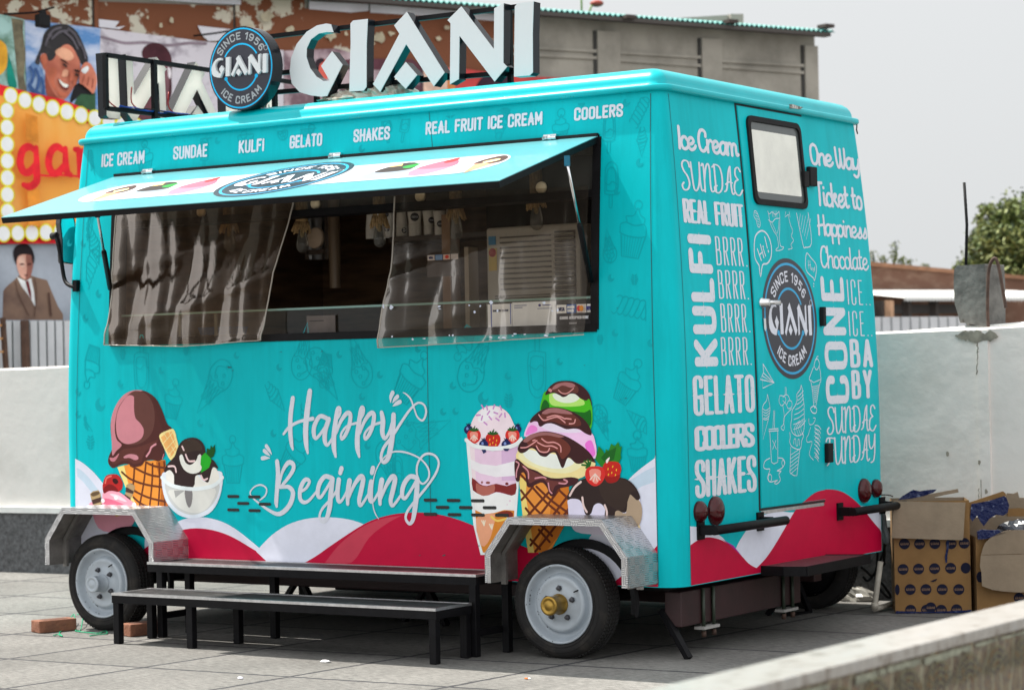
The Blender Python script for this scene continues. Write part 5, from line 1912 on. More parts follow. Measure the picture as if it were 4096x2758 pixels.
f([(240, 962), (270, 985), (320, 1008), (370, 1002), (430, 978), (490, 988), (560, 1006), (591, 992), (584, 1130), (520, 1124), (420, 1150), (330, 1160), (256, 1125)], (232, 236, 230), 0)
for (x, y, e) in ((546, 1048, 9), (523, 1080, 6), (300, 1060, 6), (375, 1100, 6)):
    f([(x + e * cos(t), y + e * sin(t)) for t in range(6)], (226, 200, 214), 2)
f([(256, 1125), (330, 1160), (420, 1148), (500, 1124), (582, 1130), (570, 1350), (545, 1480), (320, 1480), (268, 1300)], (210, 130, 44), 0)
f([(262, 1200), (330, 1170), (420, 1160), (400, 1300), (360, 1400), (300, 1420)], (228, 160, 124), 2)
f([(440, 1150), (520, 1130), (570, 1150), (560, 1190), (480, 1180)], (128, 44, 30), 2)
st([(390, 1180), (440, 1215), (520, 1195)], .012, (244, 196, 96))
for (x, y) in ((330, 1235), (395, 1265)):
    for t in (-.7, -.2, .3):
        st([(x, y + 20), (x + 30 * t, y - 22)], .006, (250, 222, 196), 0)
# scoop with sprinkles
f([(215, 450), (232, 380), (275, 310), (340, 265), (405, 254), (470, 270), (535, 320), (575, 400), (600, 470), (560, 560), (400, 600), (260, 570)], (240, 214, 222), 3)
f([(300, 300), (360, 268), (420, 268), (455, 300), (400, 350), (330, 390), (280, 380)], (244, 228, 234), 3)
for (x, y, an) in ((318, 265, 60), (355, 273, 80), (412, 264, 110), (470, 273, 70), (367, 313, 125), (428, 315, 20), (282, 333, 175), (312, 357, 105), (382, 357, 50), (442, 368, 35), (342, 402, 40), (468, 335, 125), (505, 333, 85)):
    dx, dy = 16 * cos(RAD(an)), 16 * sin(RAD(an))
    st([(x - dx, y - dy), (x + dx, y + dy)], .009, (196, 140, 196), 0)
# berries
def blueberry(x, y, r):
    f([(x + r * cos(t * .52), y + r * sin(t * .52)) for t in range(12)], (20, 30, 84), 2)
    f([(x - r * .25 + r * .28 * cos(t), y - r * .25 + r * .34 * sin(t)) for t in range(6)], (120, 140, 196), 2)
    f([(x - 10, y - r + 4), (x - 22, y - r - 16), (x - 4, y - r - 8), (x + 6, y - r - 22), (x + 10, y - r - 6), (x + 26, y - r - 12), (x + 14, y - r + 6)], (16, 22, 66), 0)


def strawberry(x, y, r, cut, leaf=True):
    f([(x, y + r * 1.15), (x - r * .7, y + r * .75), (x - r, y), (x - r * .75, y - r * .7), (x, y - r * .85), (x + r * .75, y - r * .7), (x + r, y), (x + r * .7, y + r * .75)], (206, 44, 40) if cut else (190, 36, 26), 3)
    if cut:
        f([(x - r * .6, y - r * .4), (x, y - r * .6), (x + r * .55, y - r * .4), (x + r * .5, y + r * .3), (x + r * .15, y + r * .9), (x - r * .35, y + r * .6)], (240, 140, 124), 2)
        for t in (-.5, -.15, .2, .5):
            st([(x, y - r * .1), (x + r * t, y + r * .7 * (1 - abs(t) * .6))], .006, (250, 206, 192), 0)
    else:
        for (dx, dy) in ((-.4, -.1), (.1, -.35), (.5, .0), (0, .3), (-.35, .5), (.4, .55)):
            st([(x + r * dx, y + r * dy), (x + r * dx - 2, y + r * dy + 10)], .006, (240, 176, 50), 0)
    if leaf:
        for an in (-160, -125, -90, -50, -20):
            ex, ey = x + r * .62 * cos(RAD(an)), y - r * .8 + r * .42 * sin(RAD(an)) + 6
            st([(x, y - r * .72, .012), (ex, ey, .003)], .01, (30, 84, 28), 0)
        st([(x, y - r * .8), (x + 8, y - r * 1.35)], .006, (30, 84, 28), 0)


blueberry(200, 455, 38)
blueberry(610, 450, 32)
strawberry(246, 505, 58, True)
strawberry(568, 505, 60, True)
strawberry(405, 540, 64, False)
blueberry(328, 578, 38)
blueberry(517, 580, 40)
st([(182, 540), (240, 585), (330, 605), (420, 612), (520, 603), (600, 575), (640, 535)], .022, (226, 232, 240))
f([(310, 620), (345, 620), (350, 640), (326, 655)], (40, 44, 92), 0)
f([(490, 612), (545, 612), (530, 632), (505, 632)], (30, 36, 84), 0)
# triple scoop cone
f([(625, 860), (640, 800), (1040, 900), (1045, 1180), (880, 1480), (700, 1480), (660, 1180)], (222, 140, 56), 0)
f([(1040, 900), (1045, 1180), (950, 1350), (840, 1480), (760, 1480), (880, 1200), (900, 960)], (196, 112, 32), 0)
f([(622, 850), (690, 870), (680, 1000), (720, 1260), (750, 1480), (700, 1480), (655, 1180)], (244, 206, 116), 0)
for L in ([(640, 960), (740, 1090), (830, 1180)], [(680, 1110), (760, 1210), (850, 1290), (900, 1340)], [(770, 930), (900, 1050), (1010, 1130), (1040, 1160)], [(640, 830), (740, 940), (850, 1060), (960, 1150)], [(950, 950), (1035, 1030)], [(720, 1370), (800, 1450)], [(790, 1290), (880, 1390)],
          [(740, 930), (700, 980), (645, 1040)], [(870, 980), (780, 1080), (700, 1170)], [(960, 950), (850, 1100), (740, 1240), (700, 1290)], [(1030, 1010), (900, 1180), (780, 1340), (720, 1420)], [(1044, 1110), (920, 1270), (820, 1400), (760, 1470)]):
    st(L, .0135, (100, 42, 20), 3)
f([(800, 290), (815, 200), (850, 130), (1000, 120), (1150, 150), (1220, 200), (1238, 300), (1232, 420), (1180, 500), (1000, 420), (850, 350)], (70, 180, 24), 3)
f([(1050, 300), (1170, 310), (1222, 290), (1228, 400), (1190, 430), (1100, 330)], (16, 100, 20), 3)
f([(806, 285), (830, 210), (860, 215), (880, 262), (840, 285)], (14, 96, 22), 3)
f([(876, 190), (890, 150), (1000, 150), (1120, 170), (1170, 220), (1160, 250), (1060, 262), (930, 258), (885, 235)], (176, 222, 110), 3)
f([(905, 160), (960, 150), (1080, 150), (1130, 190), (1080, 225), (1000, 230), (930, 205)], (222, 230, 214), 3)
f([(843, 165), (855, 130), (890, 85), (940, 55), (1000, 46), (1070, 50), (1130, 75), (1180, 115), (1215, 165), (1232, 230), (1232, 258), (1218, 210), (1205, 198), (1185, 212), (1140, 195), (1095, 158), (1050, 155), (1020, 175), (990, 182), (960, 165), (920, 148), (880, 155)], (58, 26, 30), 3)
f([(875, 130), (900, 95), (950, 62), (1020, 55), (1090, 75), (1122, 110), (1110, 150), (1060, 140), (1020, 165), (960, 150), (910, 135)], (96, 52, 44), 3)
f([(900, 120), (930, 80), (1000, 60), (1070, 66), (1095, 90), (1060, 105), (990, 85), (940, 110)], (160, 104, 104), 3)
st([(880, 122), (890, 128)], .016, (196, 130, 130), 0)
st([(955, 125), (985, 150), (1030, 150), (1080, 110)], .006, (206, 140, 136))
# pink scoop
f([(668, 500), (690, 430), (740, 370), (900, 380), (1100, 420), (1230, 480), (1262, 560), (1272, 640), (1240, 700), (1000, 620), (700, 520)], (232, 190, 226), 3)
f([(680, 500), (700, 440), (730, 415), (770, 430), (776, 465), (720, 490)], (234, 130, 206), 3)
f([(1176, 590), (1195, 550), (1230, 545), (1252, 600), (1262, 660), (1225, 680)], (228, 112, 206), 3)
f([(800, 420), (900, 400), (1050, 430), (1150, 470), (1060, 480), (900, 470)], (226, 214, 236), 3)
f([(714, 385), (740, 345), (800, 295), (870, 270), (950, 270), (1040, 290), (1120, 330), (1180, 380), (1220, 440), (1232, 492), (1215, 500), (1170, 480), (1130, 452), (1080, 445), (1020, 450), (960, 425), (900, 402), (850, 405), (810, 428), (790, 420), (780, 390), (750, 385), (725, 395)], (58, 26, 28), 3)
f([(800, 350), (830, 305), (890, 280), (970, 285), (1060, 315), (1130, 370), (1140, 420), (1060, 425), (980, 410), (900, 385), (830, 390)], (98, 46, 38), 3)
f([(815, 315), (870, 278), (950, 275), (1040, 300), (1070, 325), (980, 320), (900, 312), (850, 325)], (158, 104, 104), 3)
for L in ([(790, 330), (830, 375), (890, 360), (950, 350), (1010, 395)], [(860, 352), (920, 335), (970, 345), (1010, 365)], [(1015, 360), (1060, 366)], [(1045, 405), (1085, 400), (1095, 370)]):
    st(L, .007, (214, 146, 144))
# vanilla scoop
f([(600, 690), (610, 640), (660, 600), (900, 640), (1150, 690), (1260, 720), (1230, 800), (1100, 870), (900, 860), (740, 790), (640, 740)], (244, 214, 150), 3)
f([(620, 680), (680, 640), (900, 680), (1100, 720), (1170, 740), (1060, 810), (900, 810), (740, 760)], (244, 226, 178), 3)
f([(660, 660), (700, 620), (800, 640), (930, 660), (1060, 700), (1080, 740), (980, 780), (860, 770), (740, 730)], (226, 230, 222), 3)
f([(613, 620), (630, 570), (680, 520), (750, 485), (830, 468), (920, 478), (1020, 510), (1110, 560), (1190, 620), (1240, 680), (1262, 730), (1200, 710), (1150, 735), (1100, 735), (1050, 690), (1025, 700), (1000, 765), (980, 768), (960, 720), (930, 650), (890, 650), (850, 680), (800, 668), (760, 620), (720, 610), (680, 640), (640, 650)], (58, 26, 28), 3)
f([(690, 560), (740, 510), (830, 485), (920, 500), (1000, 540), (1050, 590), (1050, 640), (990, 700), (960, 660), (930, 625), (870, 640), (820, 650), (780, 600), (720, 590)], (104, 48, 38), 3)
f([(660, 545), (720, 495), (820, 474), (920, 484), (1000, 510), (960, 520), (860, 500), (760, 515), (690, 560)], (150, 98, 96), 3)
for L in ([(640, 605), (690, 600), (740, 570), (775, 545)], [(770, 590), (800, 635), (860, 640), (880, 610)], [(815, 530), (860, 560), (920, 560), (970, 590), (975, 640)], [(760, 540), (740, 545)], [(780, 560), (840, 590), (900, 590), (945, 610)]):
    st(L, .007, (214, 146, 144))
f([(588, 720), (610, 698), (640, 720), (700, 770), (780, 800), (860, 850), (960, 860), (1060, 850), (1125, 870), (1070, 920), (1000, 935), (950, 950), (925, 1000), (885, 1005), (860, 940), (820, 895), (770, 910), (720, 935), (690, 920), (680, 840), (660, 810), (635, 830), (630, 880), (600, 880), (588, 800)], (64, 28, 32), 3)
f([(640, 740), (720, 790), (800, 830), (860, 870), (960, 885), (1030, 880), (1000, 905), (930, 920), (905, 970), (880, 930), (830, 870), (760, 880), (710, 900), (690, 820)], (104, 52, 48), 3)
for L in ([(600, 720), (625, 740), (605, 800), (602, 850)], [(660, 760), (700, 800), (705, 860)], [(760, 860), (820, 850), (850, 860)], [(870, 900), (880, 960), (900, 985)], [(960, 900), (1010, 905), (1030, 885), (1000, 870)]):
    st(L, .008, (206, 140, 148))
# dipped dome with strawberries
f([(1035, 1090), (1060, 1030), (1340, 1000), (1600, 1000), (1640, 1060), (1655, 1140), (1640, 1230), (1600, 1290), (1500, 1330), (1150, 1320), (1060, 1250)], (214, 208, 226), 3)
f([(1420, 1160), (1440, 1120), (1520, 1150), (1530, 1000), (1580, 990), (1640, 1060), (1655, 1140), (1640, 1230), (1590, 1300), (1480, 1260)], (168, 146, 122), 3)
f([(1560, 1310), (1630, 1250), (1634, 1300), (1600, 1330)], (236, 206, 150), 2)
f([(1028, 1030), (1040, 980), (1090, 905), (1170, 860), (1280, 850), (1420, 850), (1520, 865), (1590, 920), (1630, 990), (1636, 1030), (1610, 1042), (1585, 1020), (1555, 995), (1535, 1010), (1530, 1090), (1520, 1140), (1490, 1146), (1455, 1128), (1430, 1140), (1418, 1180), (1345, 1180), (1345, 1120), (1320, 1080), (1285, 1068), (1250, 1090), (1230, 1150), (1200, 1170), (1175, 1150), (1160, 1090), (1130, 1040), (1070, 1030), (1040, 1038)], (46, 32, 30), 3)
f([(1310, 1000), (1310, 870), (1500, 870), (1600, 960), (1560, 980), (1500, 1120), (1400, 1100)], (54, 40, 34), 3)
for L in ([(1142, 890), (1090, 935), (1050, 1004)], [(1155, 1020), (1165, 1090), (1192, 1140)], [(1342, 1085), (1358, 1130), (1360, 1170)]):
    st(L, .012, (222, 196, 190))
f([(1262, 700), (1280, 640), (1290, 590), (1320, 620), (1345, 660), (1350, 615), (1375, 630), (1395, 570), (1425, 590), (1455, 555), (1470, 600), (1485, 590), (1475, 660), (1480, 690), (1450, 740), (1400, 770), (1310, 760)], (36, 122, 32), 0)
f([(1310, 690), (1350, 640), (1400, 620), (1440, 600), (1420, 700), (1360, 740)], (22, 92, 26), 0)
strawberry(1402, 785, 78, False, False)
f([(1352, 710), (1385, 682), (1372, 720), (1358, 735)], (246, 220, 216), 2)
f([(1340, 840), (1400, 850), (1470, 830), (1450, 880), (1400, 900), (1360, 890)], (150, 22, 20), 3)
strawberry(1262, 830, 84, True, False)
for (dx, dy) in ((-90, -20), (-60, -58), (-20, -70), (0, -45), (-40, 10)):
    st([(1215, 755, .014), (1215 + dx * .7, 755 + dy * .8 + 8, .004)], .01, (26, 92, 30), 0)
st([(1222, 745), (1230, 700)], .006, (26, 92, 30), 0)
a_.build('ice_cream_artwork', body, 'printed parfait cup, triple scoop cone and strawberry topped dome')

# ------------------------------------------------------------ vent slots
slot_edge = mat('slot_edge', (.0, .17, .2), .5)


def slots(pts, k):
    for (x, y) in pts:
        q = s_px(*k(x, y))
        hx, hz = .035, .0088
        o = []
        for i in range(16):
            a = 2 * pi * i / 16
            o.append((q[0] + (hx if cos(a) > 0 else -hx) + cos(a) * hz, q[1] + sin(a) * hz))
        mb = MB()
        mb.prism(o, lambda p, d: SW(p, d), .0036, .0062, black_gloss)
        mb.build('vent_slot', body)


slots([(2125, 1372), (2215, 1435), (2125, 1494)], k02)
slots([(-12, 1376), (85, 1442), (-10, 1500), (1590, 1405), (1800, 1408), (2020, 1411), (1700, 1471), (1912, 1473), (2128, 1474), (1590, 1533), (1808, 1537), (2022, 1540), (2240, 1542)], k12)

# ------------------------------------------------------------ serving window: frame, head bar, sill, glass, transom
wf = MB()
FR = .035
for (p0, p1) in (((WX1, WZ2), (WX1, WZ1)), ((WX2, WZ2), (WX2, WZ1))):
    s_ = 1 if p0[0] == WX1 else -1
    o = [(p0[0], WZ2), (p0[0] + s_ * FR, WZ2), (p0[0] + s_ * FR, WZ1), (p0[0], WZ1)]
    for zz in range(10):
        a, b_ = WZ2 + (WZ1 - WZ2) * zz / 10, WZ2 + (WZ1 - WZ2) * (zz + 1) / 10
        wf.prism([(p0[0] - s_ * .012, a), (p0[0] + s_ * FR, a), (p0[0] + s_ * FR, b_), (p0[0] - s_ * .012, b_)], lambda p, d: SW(p, d), -.09, .008, black_metal)
for (za, zb_, d0, d1) in ((WZ2 - .012, WZ2 + .03, -.09, .010), (WZ1 - .03, WZ1 + .012, -.09, .0062), (2.385, 2.425, -.08, .004)):
    wf.prism([(WX1 + .0, za), (WX2 - .0, za), (WX2 - .0, zb_), (WX1 + .0, zb_)], lambda p, d: SW(p, d), d0, d1, black_metal)
frame = wf.build('window_frame', body)


def glassy(name, col, rough, trans, dirt=None, scale=5, tint=(.94, .92, .88), stint=(1, 1, 1)):
    m = bpy.data.materials.new(name)
    m.use_nodes = True
    nt = m.node_tree
    N, L = nt.nodes.new, nt.links.new
    b = nt.nodes['Principled BSDF']
    b.inputs['Base Color'].default_value = (*col, 1)
    b.inputs['Roughness'].default_value = rough
    b.inputs['Specular IOR Level'].default_value = .5
    b.inputs['Specular Tint'].default_value = (*stint, 1)
    t = N('ShaderNodeBsdfTransparent')
    t.inputs[0].default_value = (*tint, 1)
    mx = N('ShaderNodeMixShader')
    L(t.outputs[0], mx.inputs[2])
    L(b.outputs[0], mx.inputs[1])
    mx.inputs[0].default_value = trans
    if dirt:
        tc = N('ShaderNodeTexCoord')
        mp = N('ShaderNodeMapping')
        mp.inputs['Scale'].default_value = (1.6, 1, .5)
        mp.inputs['Rotation'].default_value = (0, .12, 0)
        L(tc.outputs['Object'], mp.inputs[0])
        nz = N('ShaderNodeTexNoise')
        nz.inputs['Scale'].default_value = scale
        nz.inputs['Detail'].default_value = 7
        nz.inputs['Roughness'].default_value = .6
        L(mp.outputs[0], nz.inputs[0])
        mr = N('ShaderNodeMapRange')
        mr.inputs[1].default_value, mr.inputs[2].default_value = .35, .7
        mr.inputs[3].default_value, mr.inputs[4].default_value = min(1, trans + dirt), trans - dirt
        L(nz.outputs[0], mr.inputs[0])
        L(mr.outputs[0], mx.inputs[0])
        bp = N('ShaderNodeBump')
        bp.inputs['Strength'].default_value = .25
        bp.inputs['Distance'].default_value = .03
        L(nz.outputs[0], bp.inputs['Height'])
        L(bp.outputs[0], b.inputs['Normal'])
    fr_ = N('ShaderNodeFresnel')
    fr_.inputs[0].default_value = 1.45
    gl_ = N('ShaderNodeBsdfGlossy')
    gl_.inputs['Roughness'].default_value = .06
    gl_.inputs[0].default_value = (*(.55 + .45 * v for v in stint), 1)
    if dirt:
        L(bp.outputs[0], gl_.inputs['Normal'])
    mg_ = N('ShaderNodeMixShader')
    fs_ = N('ShaderNodeMath')
    fs_.operation = 'MULTIPLY'
    fs_.inputs[1].default_value = .22
    L(fr_.outputs[0], fs_.inputs[0])
    L(fs_.outputs[0], mg_.inputs[0])
    L(mx.outputs[0], mg_.inputs[1])
    L(gl_.outputs[0], mg_.inputs[2])
    L(mg_.outputs[0], nt.nodes['Material Output'].inputs[0])
    return m


sheet_m = glassy('clear_pvc', (.085, .055, .035), .12, .74, .16, 3.0, (.88, .76, .64), (1, .74, .55))
sheet_m2 = glassy('clear_pvc_thin', (.055, .043, .034), .12, .78, .10, 3.0, (.95, .90, .83), (1, .84, .70))
sheet_edge = mat('pvc_edge', (.42, .38, .33), .3)
counter_m = glassy('counter_glass', (.05, .055, .05), .06, .72)
transom_m = glassy('transom_glass', (.12, .12, .11), .2, .55, .1, 8)
glass_edge = mat('glass_green_edge', (.20, .34, .30), .25)
bulb_m = glassy('bulb_glass', (.16, .16, .15), .05, .7)

mb = MB()
mb.add([SW((WX1 + FR, 2.425), -.03), SW((WX2 - FR, 2.425), -.03), SW((WX2 - FR, WZ1 - .03), -.03), SW((WX1 + FR, WZ1 - .03), -.03)], [(0, 1, 2, 3)], transom_m)
mb.build('transom_pane', body)
CZ = 1.858
mb = MB()
mb.add([(WX1 + FR, .075, WZ2 + .03), (WX2 - FR, .075, WZ2 + .03), (WX2 - FR, .075, CZ), (WX1 + FR, .075, CZ)], [(0, 1, 2, 3)], counter_m)
cg = mb.build('counter_glass', body)
mb = MB()
mb.box((WX1 + FR, .070, CZ), (WX2 - FR, .082, CZ + .012), glass_edge)
mb.build('glass_edge', cg)
for x in (-3.40, -3.12, -1.2, -.95):
    mb = MB()
    mb.box((x, .083, WZ2 + .03), (x + .02, .095, CZ - .004), flat(150, 155, 150, .5))
    mb.build('glass_bracket', cg)
for x in (-3.2, -2.35, -1.62, -.83):
    mb = MB()
    q = SW((x, 2.458), -.026)
    mb.lathe([(.0, .014), (.03, .012), (.034, 0), (.0, 0)], flat(206, 190, 160, .5), q, (0, -1, 0), 18)
    mb.build('round_fixing', body)

# inside: counter, shelf, back wall fittings
mb = MB()
mb.box((XL + .2, .16, 1.60), (-.2, .62, 1.64), mat('counter_top', (.5, .45, .38), .35, var=.2))
mb.build('counter', body)
mb = MB()
mb.box((-2.55, 1.05, 2.245), (-1.30, 1.40, 2.275), mat('shelf_brown', (.035, .024, .018), .4))
shelf = mb.build('shelf', body)


def on_y(x, y, yy):
    return hit(*P(x, y), 1, yy)


SHY = 1.16
shz = 2.275
shelf_a = on_y(835, 545, SHY)
shz = shelf_a.z
shelf.location.z += shz - 2.275
sx_a, sx_b = on_y(690, 545, SHY).x, on_y(1032, 540, SHY).x
mb = MB()
# steel rack on the back left
for (x0, y0, x1, y1) in ((700, 478, 702, 590), (745, 476, 747, 590), (700, 484, 748, 480), (700, 575, 748, 571)):
    mb.bar(on_y(x0, y0, 1.5), on_y(x1, y1, 1.5), .03, .03, chrome)
for (x0, y0, x1, y1) in ((716, 482, 718, 590), (728, 482, 729, 590)):
    mb.bar(on_y(x0, y0, 1.55), on_y(x1, y1, 1.55), .05, .03, mat('dull_steel', (.35, .36, .37), .4, .8))
mb.build('steel_rack', body)
mb = MB()
q = on_y(760, 530, 1.5)
mb.lathe([(.035, -.35), (.04, 0), (.035, .35)], mat('tan_tube', (.30, .22, .15), .35), q, (0, 0, 1), 14)
mb.build('wrapped_roll', body)
t = thing('paper_plate', 'round white paper plate standing on the shelf by the steel rack', 'plate', on_y(720, 548, 1.08))
mb = MB()
q = on_y(721, 542, 1.08)
mb.lathe([(0, .03), (.06, .028), (.066, .02), (.066, 0), (0, 0)], flat(196, 178, 160, .5), q, (-.1, -1, .1), 22)
mb.build('plate', t)

# stacks of paper cups
cup_m = mat('paper_cup', (.85, .83, .78), .6, alt=(.72, .70, .66), scale=40, lo=.55, hi=.65)


def cups(label, x, ytop, ybot, wd, up, nr, marks, yy=SHY):
    b = on_y(x, ybot, yy)
    tpz = on_y(x, ytop, yy).z
    hw = abs(on_y(x + wd / 2, ybot, yy).x - b.x)
    t = thing('paper_cup_stack', label, 'cups', b, 'paper cups on the shelf')
    mb = MB()
    H = tpz - b.z
    r0, r1 = (hw, hw * .78) if up else (hw * .78, hw)
    prof = [(0, 0)]
    for k in range(nr):
        h = H * .42 * k / nr
        prof += [(r0 * 1.05, h), (r0 * 1.05, h + H * .02), (r0, h + H * .024)]
    prof += [(r0, H * .44), (r1, H * .97), (r1 * 1.06, H * .975), (r1 * 1.06, H), (0, H)]
    mb.lathe(prof, cup_m, b, (0, 0, 1), 22)
    mb.build('cups', t)
    vd = (Vector(CAM) - b)
    vd.z = 0
    vd.normalize()
    for (fz, da) in marks:
        mb = MB()
        d = Matrix.Rotation(da, 3, 'Z') @ vd
        s_ = Vector((-d.y, d.x, 0))
        cz = b.z + H * fz
        R_ = hw * .55
        V = []
        for k in range(18):
            a = 2 * pi * k / 18
            lat = R_ * cos(a)
            rr_ = r0 + (r1 - r0) * fz + .004
            V.append(Vector((b.x, b.y, cz + R_ * sin(a))) + d * math.sqrt(max(0, rr_ ** 2 - lat ** 2)) + s_ * lat)
        mb.add(V, [tuple(range(18))], navy)
        # the five letters as small pale strokes
        for i in range(5):
            lat = R_ * (-.6 + .3 * i)
            rr_ = r0 + (r1 - r0) * fz + .006
            q = Vector((b.x, b.y, cz)) + d * math.sqrt(rr_ ** 2 - lat ** 2) + s_ * lat
            mb.obox(q, s_ * R_ * .06, d * .0006, Vector((0, 0, R_ * .24)), white_print)
        mb.build('cup_logo', t)


cups('leftmost short cup stack on the shelf, with a ribbed lower half', 845, 478, 543, 20, True, 6, [(.8, 1.1)])
cups('short cup stack with a logo behind the middle rope lamp', 886, 475, 541, 20, True, 4, [(.8, -.7), (.3, -.5)])
cups('plain cup stack just left of the tall logo stack', 914, 470, 538, 20, True, 5, [(.2, .5)], 1.12)
cups('tallest cup stack with one large round logo facing out', 944, 468, 537, 29, False, 6, [(.62, 0)], 1.08)
cups('narrow cup stack with its logo turned to the right', 975, 477, 535, 22, False, 4, [(.58, .55)], 1.10)
cups('cup stack with a low logo right of the narrow one', 1000, 480, 534, 23, False, 4, [(.45, .15)], 1.06)
cups('cup stack half hidden behind the second rope lamp from the right', 1026, 470, 530, 20, True, 5, [(.5, -.4)], 1.16)

# air conditioner
ac = thing('air_conditioner', 'pale window air conditioner with louvred grilles inside the trailer on the right', 'air conditioner', on_y(1230, 690, .95))
acm = mat('ac_plastic', (.62, .57, .49), .5)
ac_d = mat('ac_slot', (.16, .14, .12), .6)
q0, q1 = on_y(1108, 690, .95), on_y(1318, 506, .95)
mb = MB()
mb.box((q0.x, .95, q0.z), (q1.x, 1.6, q1.z), acm)
mb.build('casing', ac, bevel=.015)
mb = MB()
for k in range(11):
    z = q1.z - .06 - k * .030
    mb.box((q0.x + .10, .944, z - .006), (q0.x + (q1.x - q0.x) * .70, .952, z + .004), ac_d)
for k in range(14):
    z = q1.z - .40 - k * .014
    mb.box((q0.x + .06, .944, z - .003), (q0.x + (q1.x - q0.x) * .68, .952, z + .003), ac_d)
mb.build('front_grille', ac)
mb = MB()
xa_, xb_ = q0.x + (q1.x - q0.x) * .74, q1.x - .03
mb.box((xa_, .944, q1.z - .46), (xb_, .952, q1.z - .04), ac_d)
for k in range(15):
    z = q1.z - .06 - k * .027
    mb.obox(((xa_ + xb_) / 2, .936, z), ((xb_ - xa_) / 2, 0, 0), (0, .010, -.004), (0, .001, .0025), acm)
mb.build('side_louvre', ac)
mb = MB()
mb.box((q0.x + .02, .946, q1.z - .10), (q0.x + .07, .952, q1.z - .05), flat(90, 150, 190))
mb.box((q0.x + .02, .946, q1.z - .25), (q0.x + .075, .952, q1.z - .12), flat(226, 196, 110))
mb.lathe([(0, .001), (.026, .001), (.026, 0)], flat(190, 60, 60), (q0.x + .047, .946, q1.z - .145), (0, -1, 0), 18)
mb.build('energy_label', ac)
mb = MB()
mb.box((q0.x - .35, 1.0, q0.z - .15), (q0.x - .29, 1.1, q1.z + .1), flat(150, 120, 95, .5))
mb.box((q0.x - .19, 1.0, q0.z - .15), (q0.x - .16, 1.1, q1.z - .1), flat(186, 170, 150, .5))
mb.build('upright_panel', body)

# rope pendant lamps
rope_m = mat('jute_rope', (.42, .28, .13), .9, alt=(.25, .16, .075), scale=60, lo=.4, hi=.6, bump=.6, bscale=90, stretch=(1, 1, .35))


def pendant(label, x, yb, yy=.30):
    bot = on_y(x, yb, yy)
    t = thing('rope_pendant_lamp', label, 'lamp', bot, 'rope lamps hanging in the serving window')
    T = .0
    mb = MB()
    zt = 2.85
    z0 = bot.z
    mb.tube([(bot.x, yy, zt), (bot.x + .004, yy, z0 + .42), (bot.x, yy, z0 + .33)], .019, rope_m, 10)
    mb.build('rope', t)
    mb = MB()
    mb.lathe([(.022, .37), (.034, .34), (.036, .25), (.034, .20), (.046, .155), (.044, .15), (.03, .17)], rope_m, bot, (0, 0, 1), 18)
    rr = random.Random(int(x))
    for k in range(26):
        a = 2 * pi * k / 26
        r1_ = rr.uniform(.044, .062)
        mb.tube([(bot.x + .038 * cos(a), yy + .038 * sin(a), z0 + .18), (bot.x + r1_ * cos(a), yy + r1_ * sin(a), z0 + rr.uniform(.105, .14))], .0045, rope_m, 5)
    mb.build('frayed_tassel', t)
    mb = MB()
    mb.lathe([(.017, .15), (.02, .135), (.031, .09), (.037, .055), (.034, .022), (.018, .004), (0, 0)], bulb_m, bot, (0, 0, 1), 20)
    mb.lathe([(.013, .16), (.013, .10), (.005, .09), (0, .09)], flat(150, 130, 90, .4), bot, (0, 0, 1), 12)
    mb.build('bulb', t)


pendant('leftmost rope lamp, seen dimly through the left plastic sheet', 522, 572)
pendant('rope lamp at the free edge of the left plastic sheet', 688, 575)
pendant('middle rope lamp with a scrap of white paper stuck to it', 864, 563)
pendant('second rope lamp from the right, in front of the cup stacks', 1038, 546)
pendant('rightmost rope lamp, above the air conditioner', 1221, 524)
t = thing('paper_scrap', 'crumpled white scrap stuck to the middle rope lamp', 'paper', on_y(857, 480, .25))
mb = MB()
qs = [on_y(x, y, .262 + .006 * ((i * 7) % 3)) for i, (x, y) in enumerate(((852, 466), (860, 464), (862, 480), (859, 496), (853, 497), (851, 480)))]
mb.add(qs + [q + Vector((0, .004, 0)) for q in qs], [tuple(range(6)), tuple(range(11, 5, -1))] + [(i, (i + 1) % 6, 6 + (i + 1) % 6, 6 + i) for i in range(6)], flat(240, 236, 230))
mb.build('scrap', t)

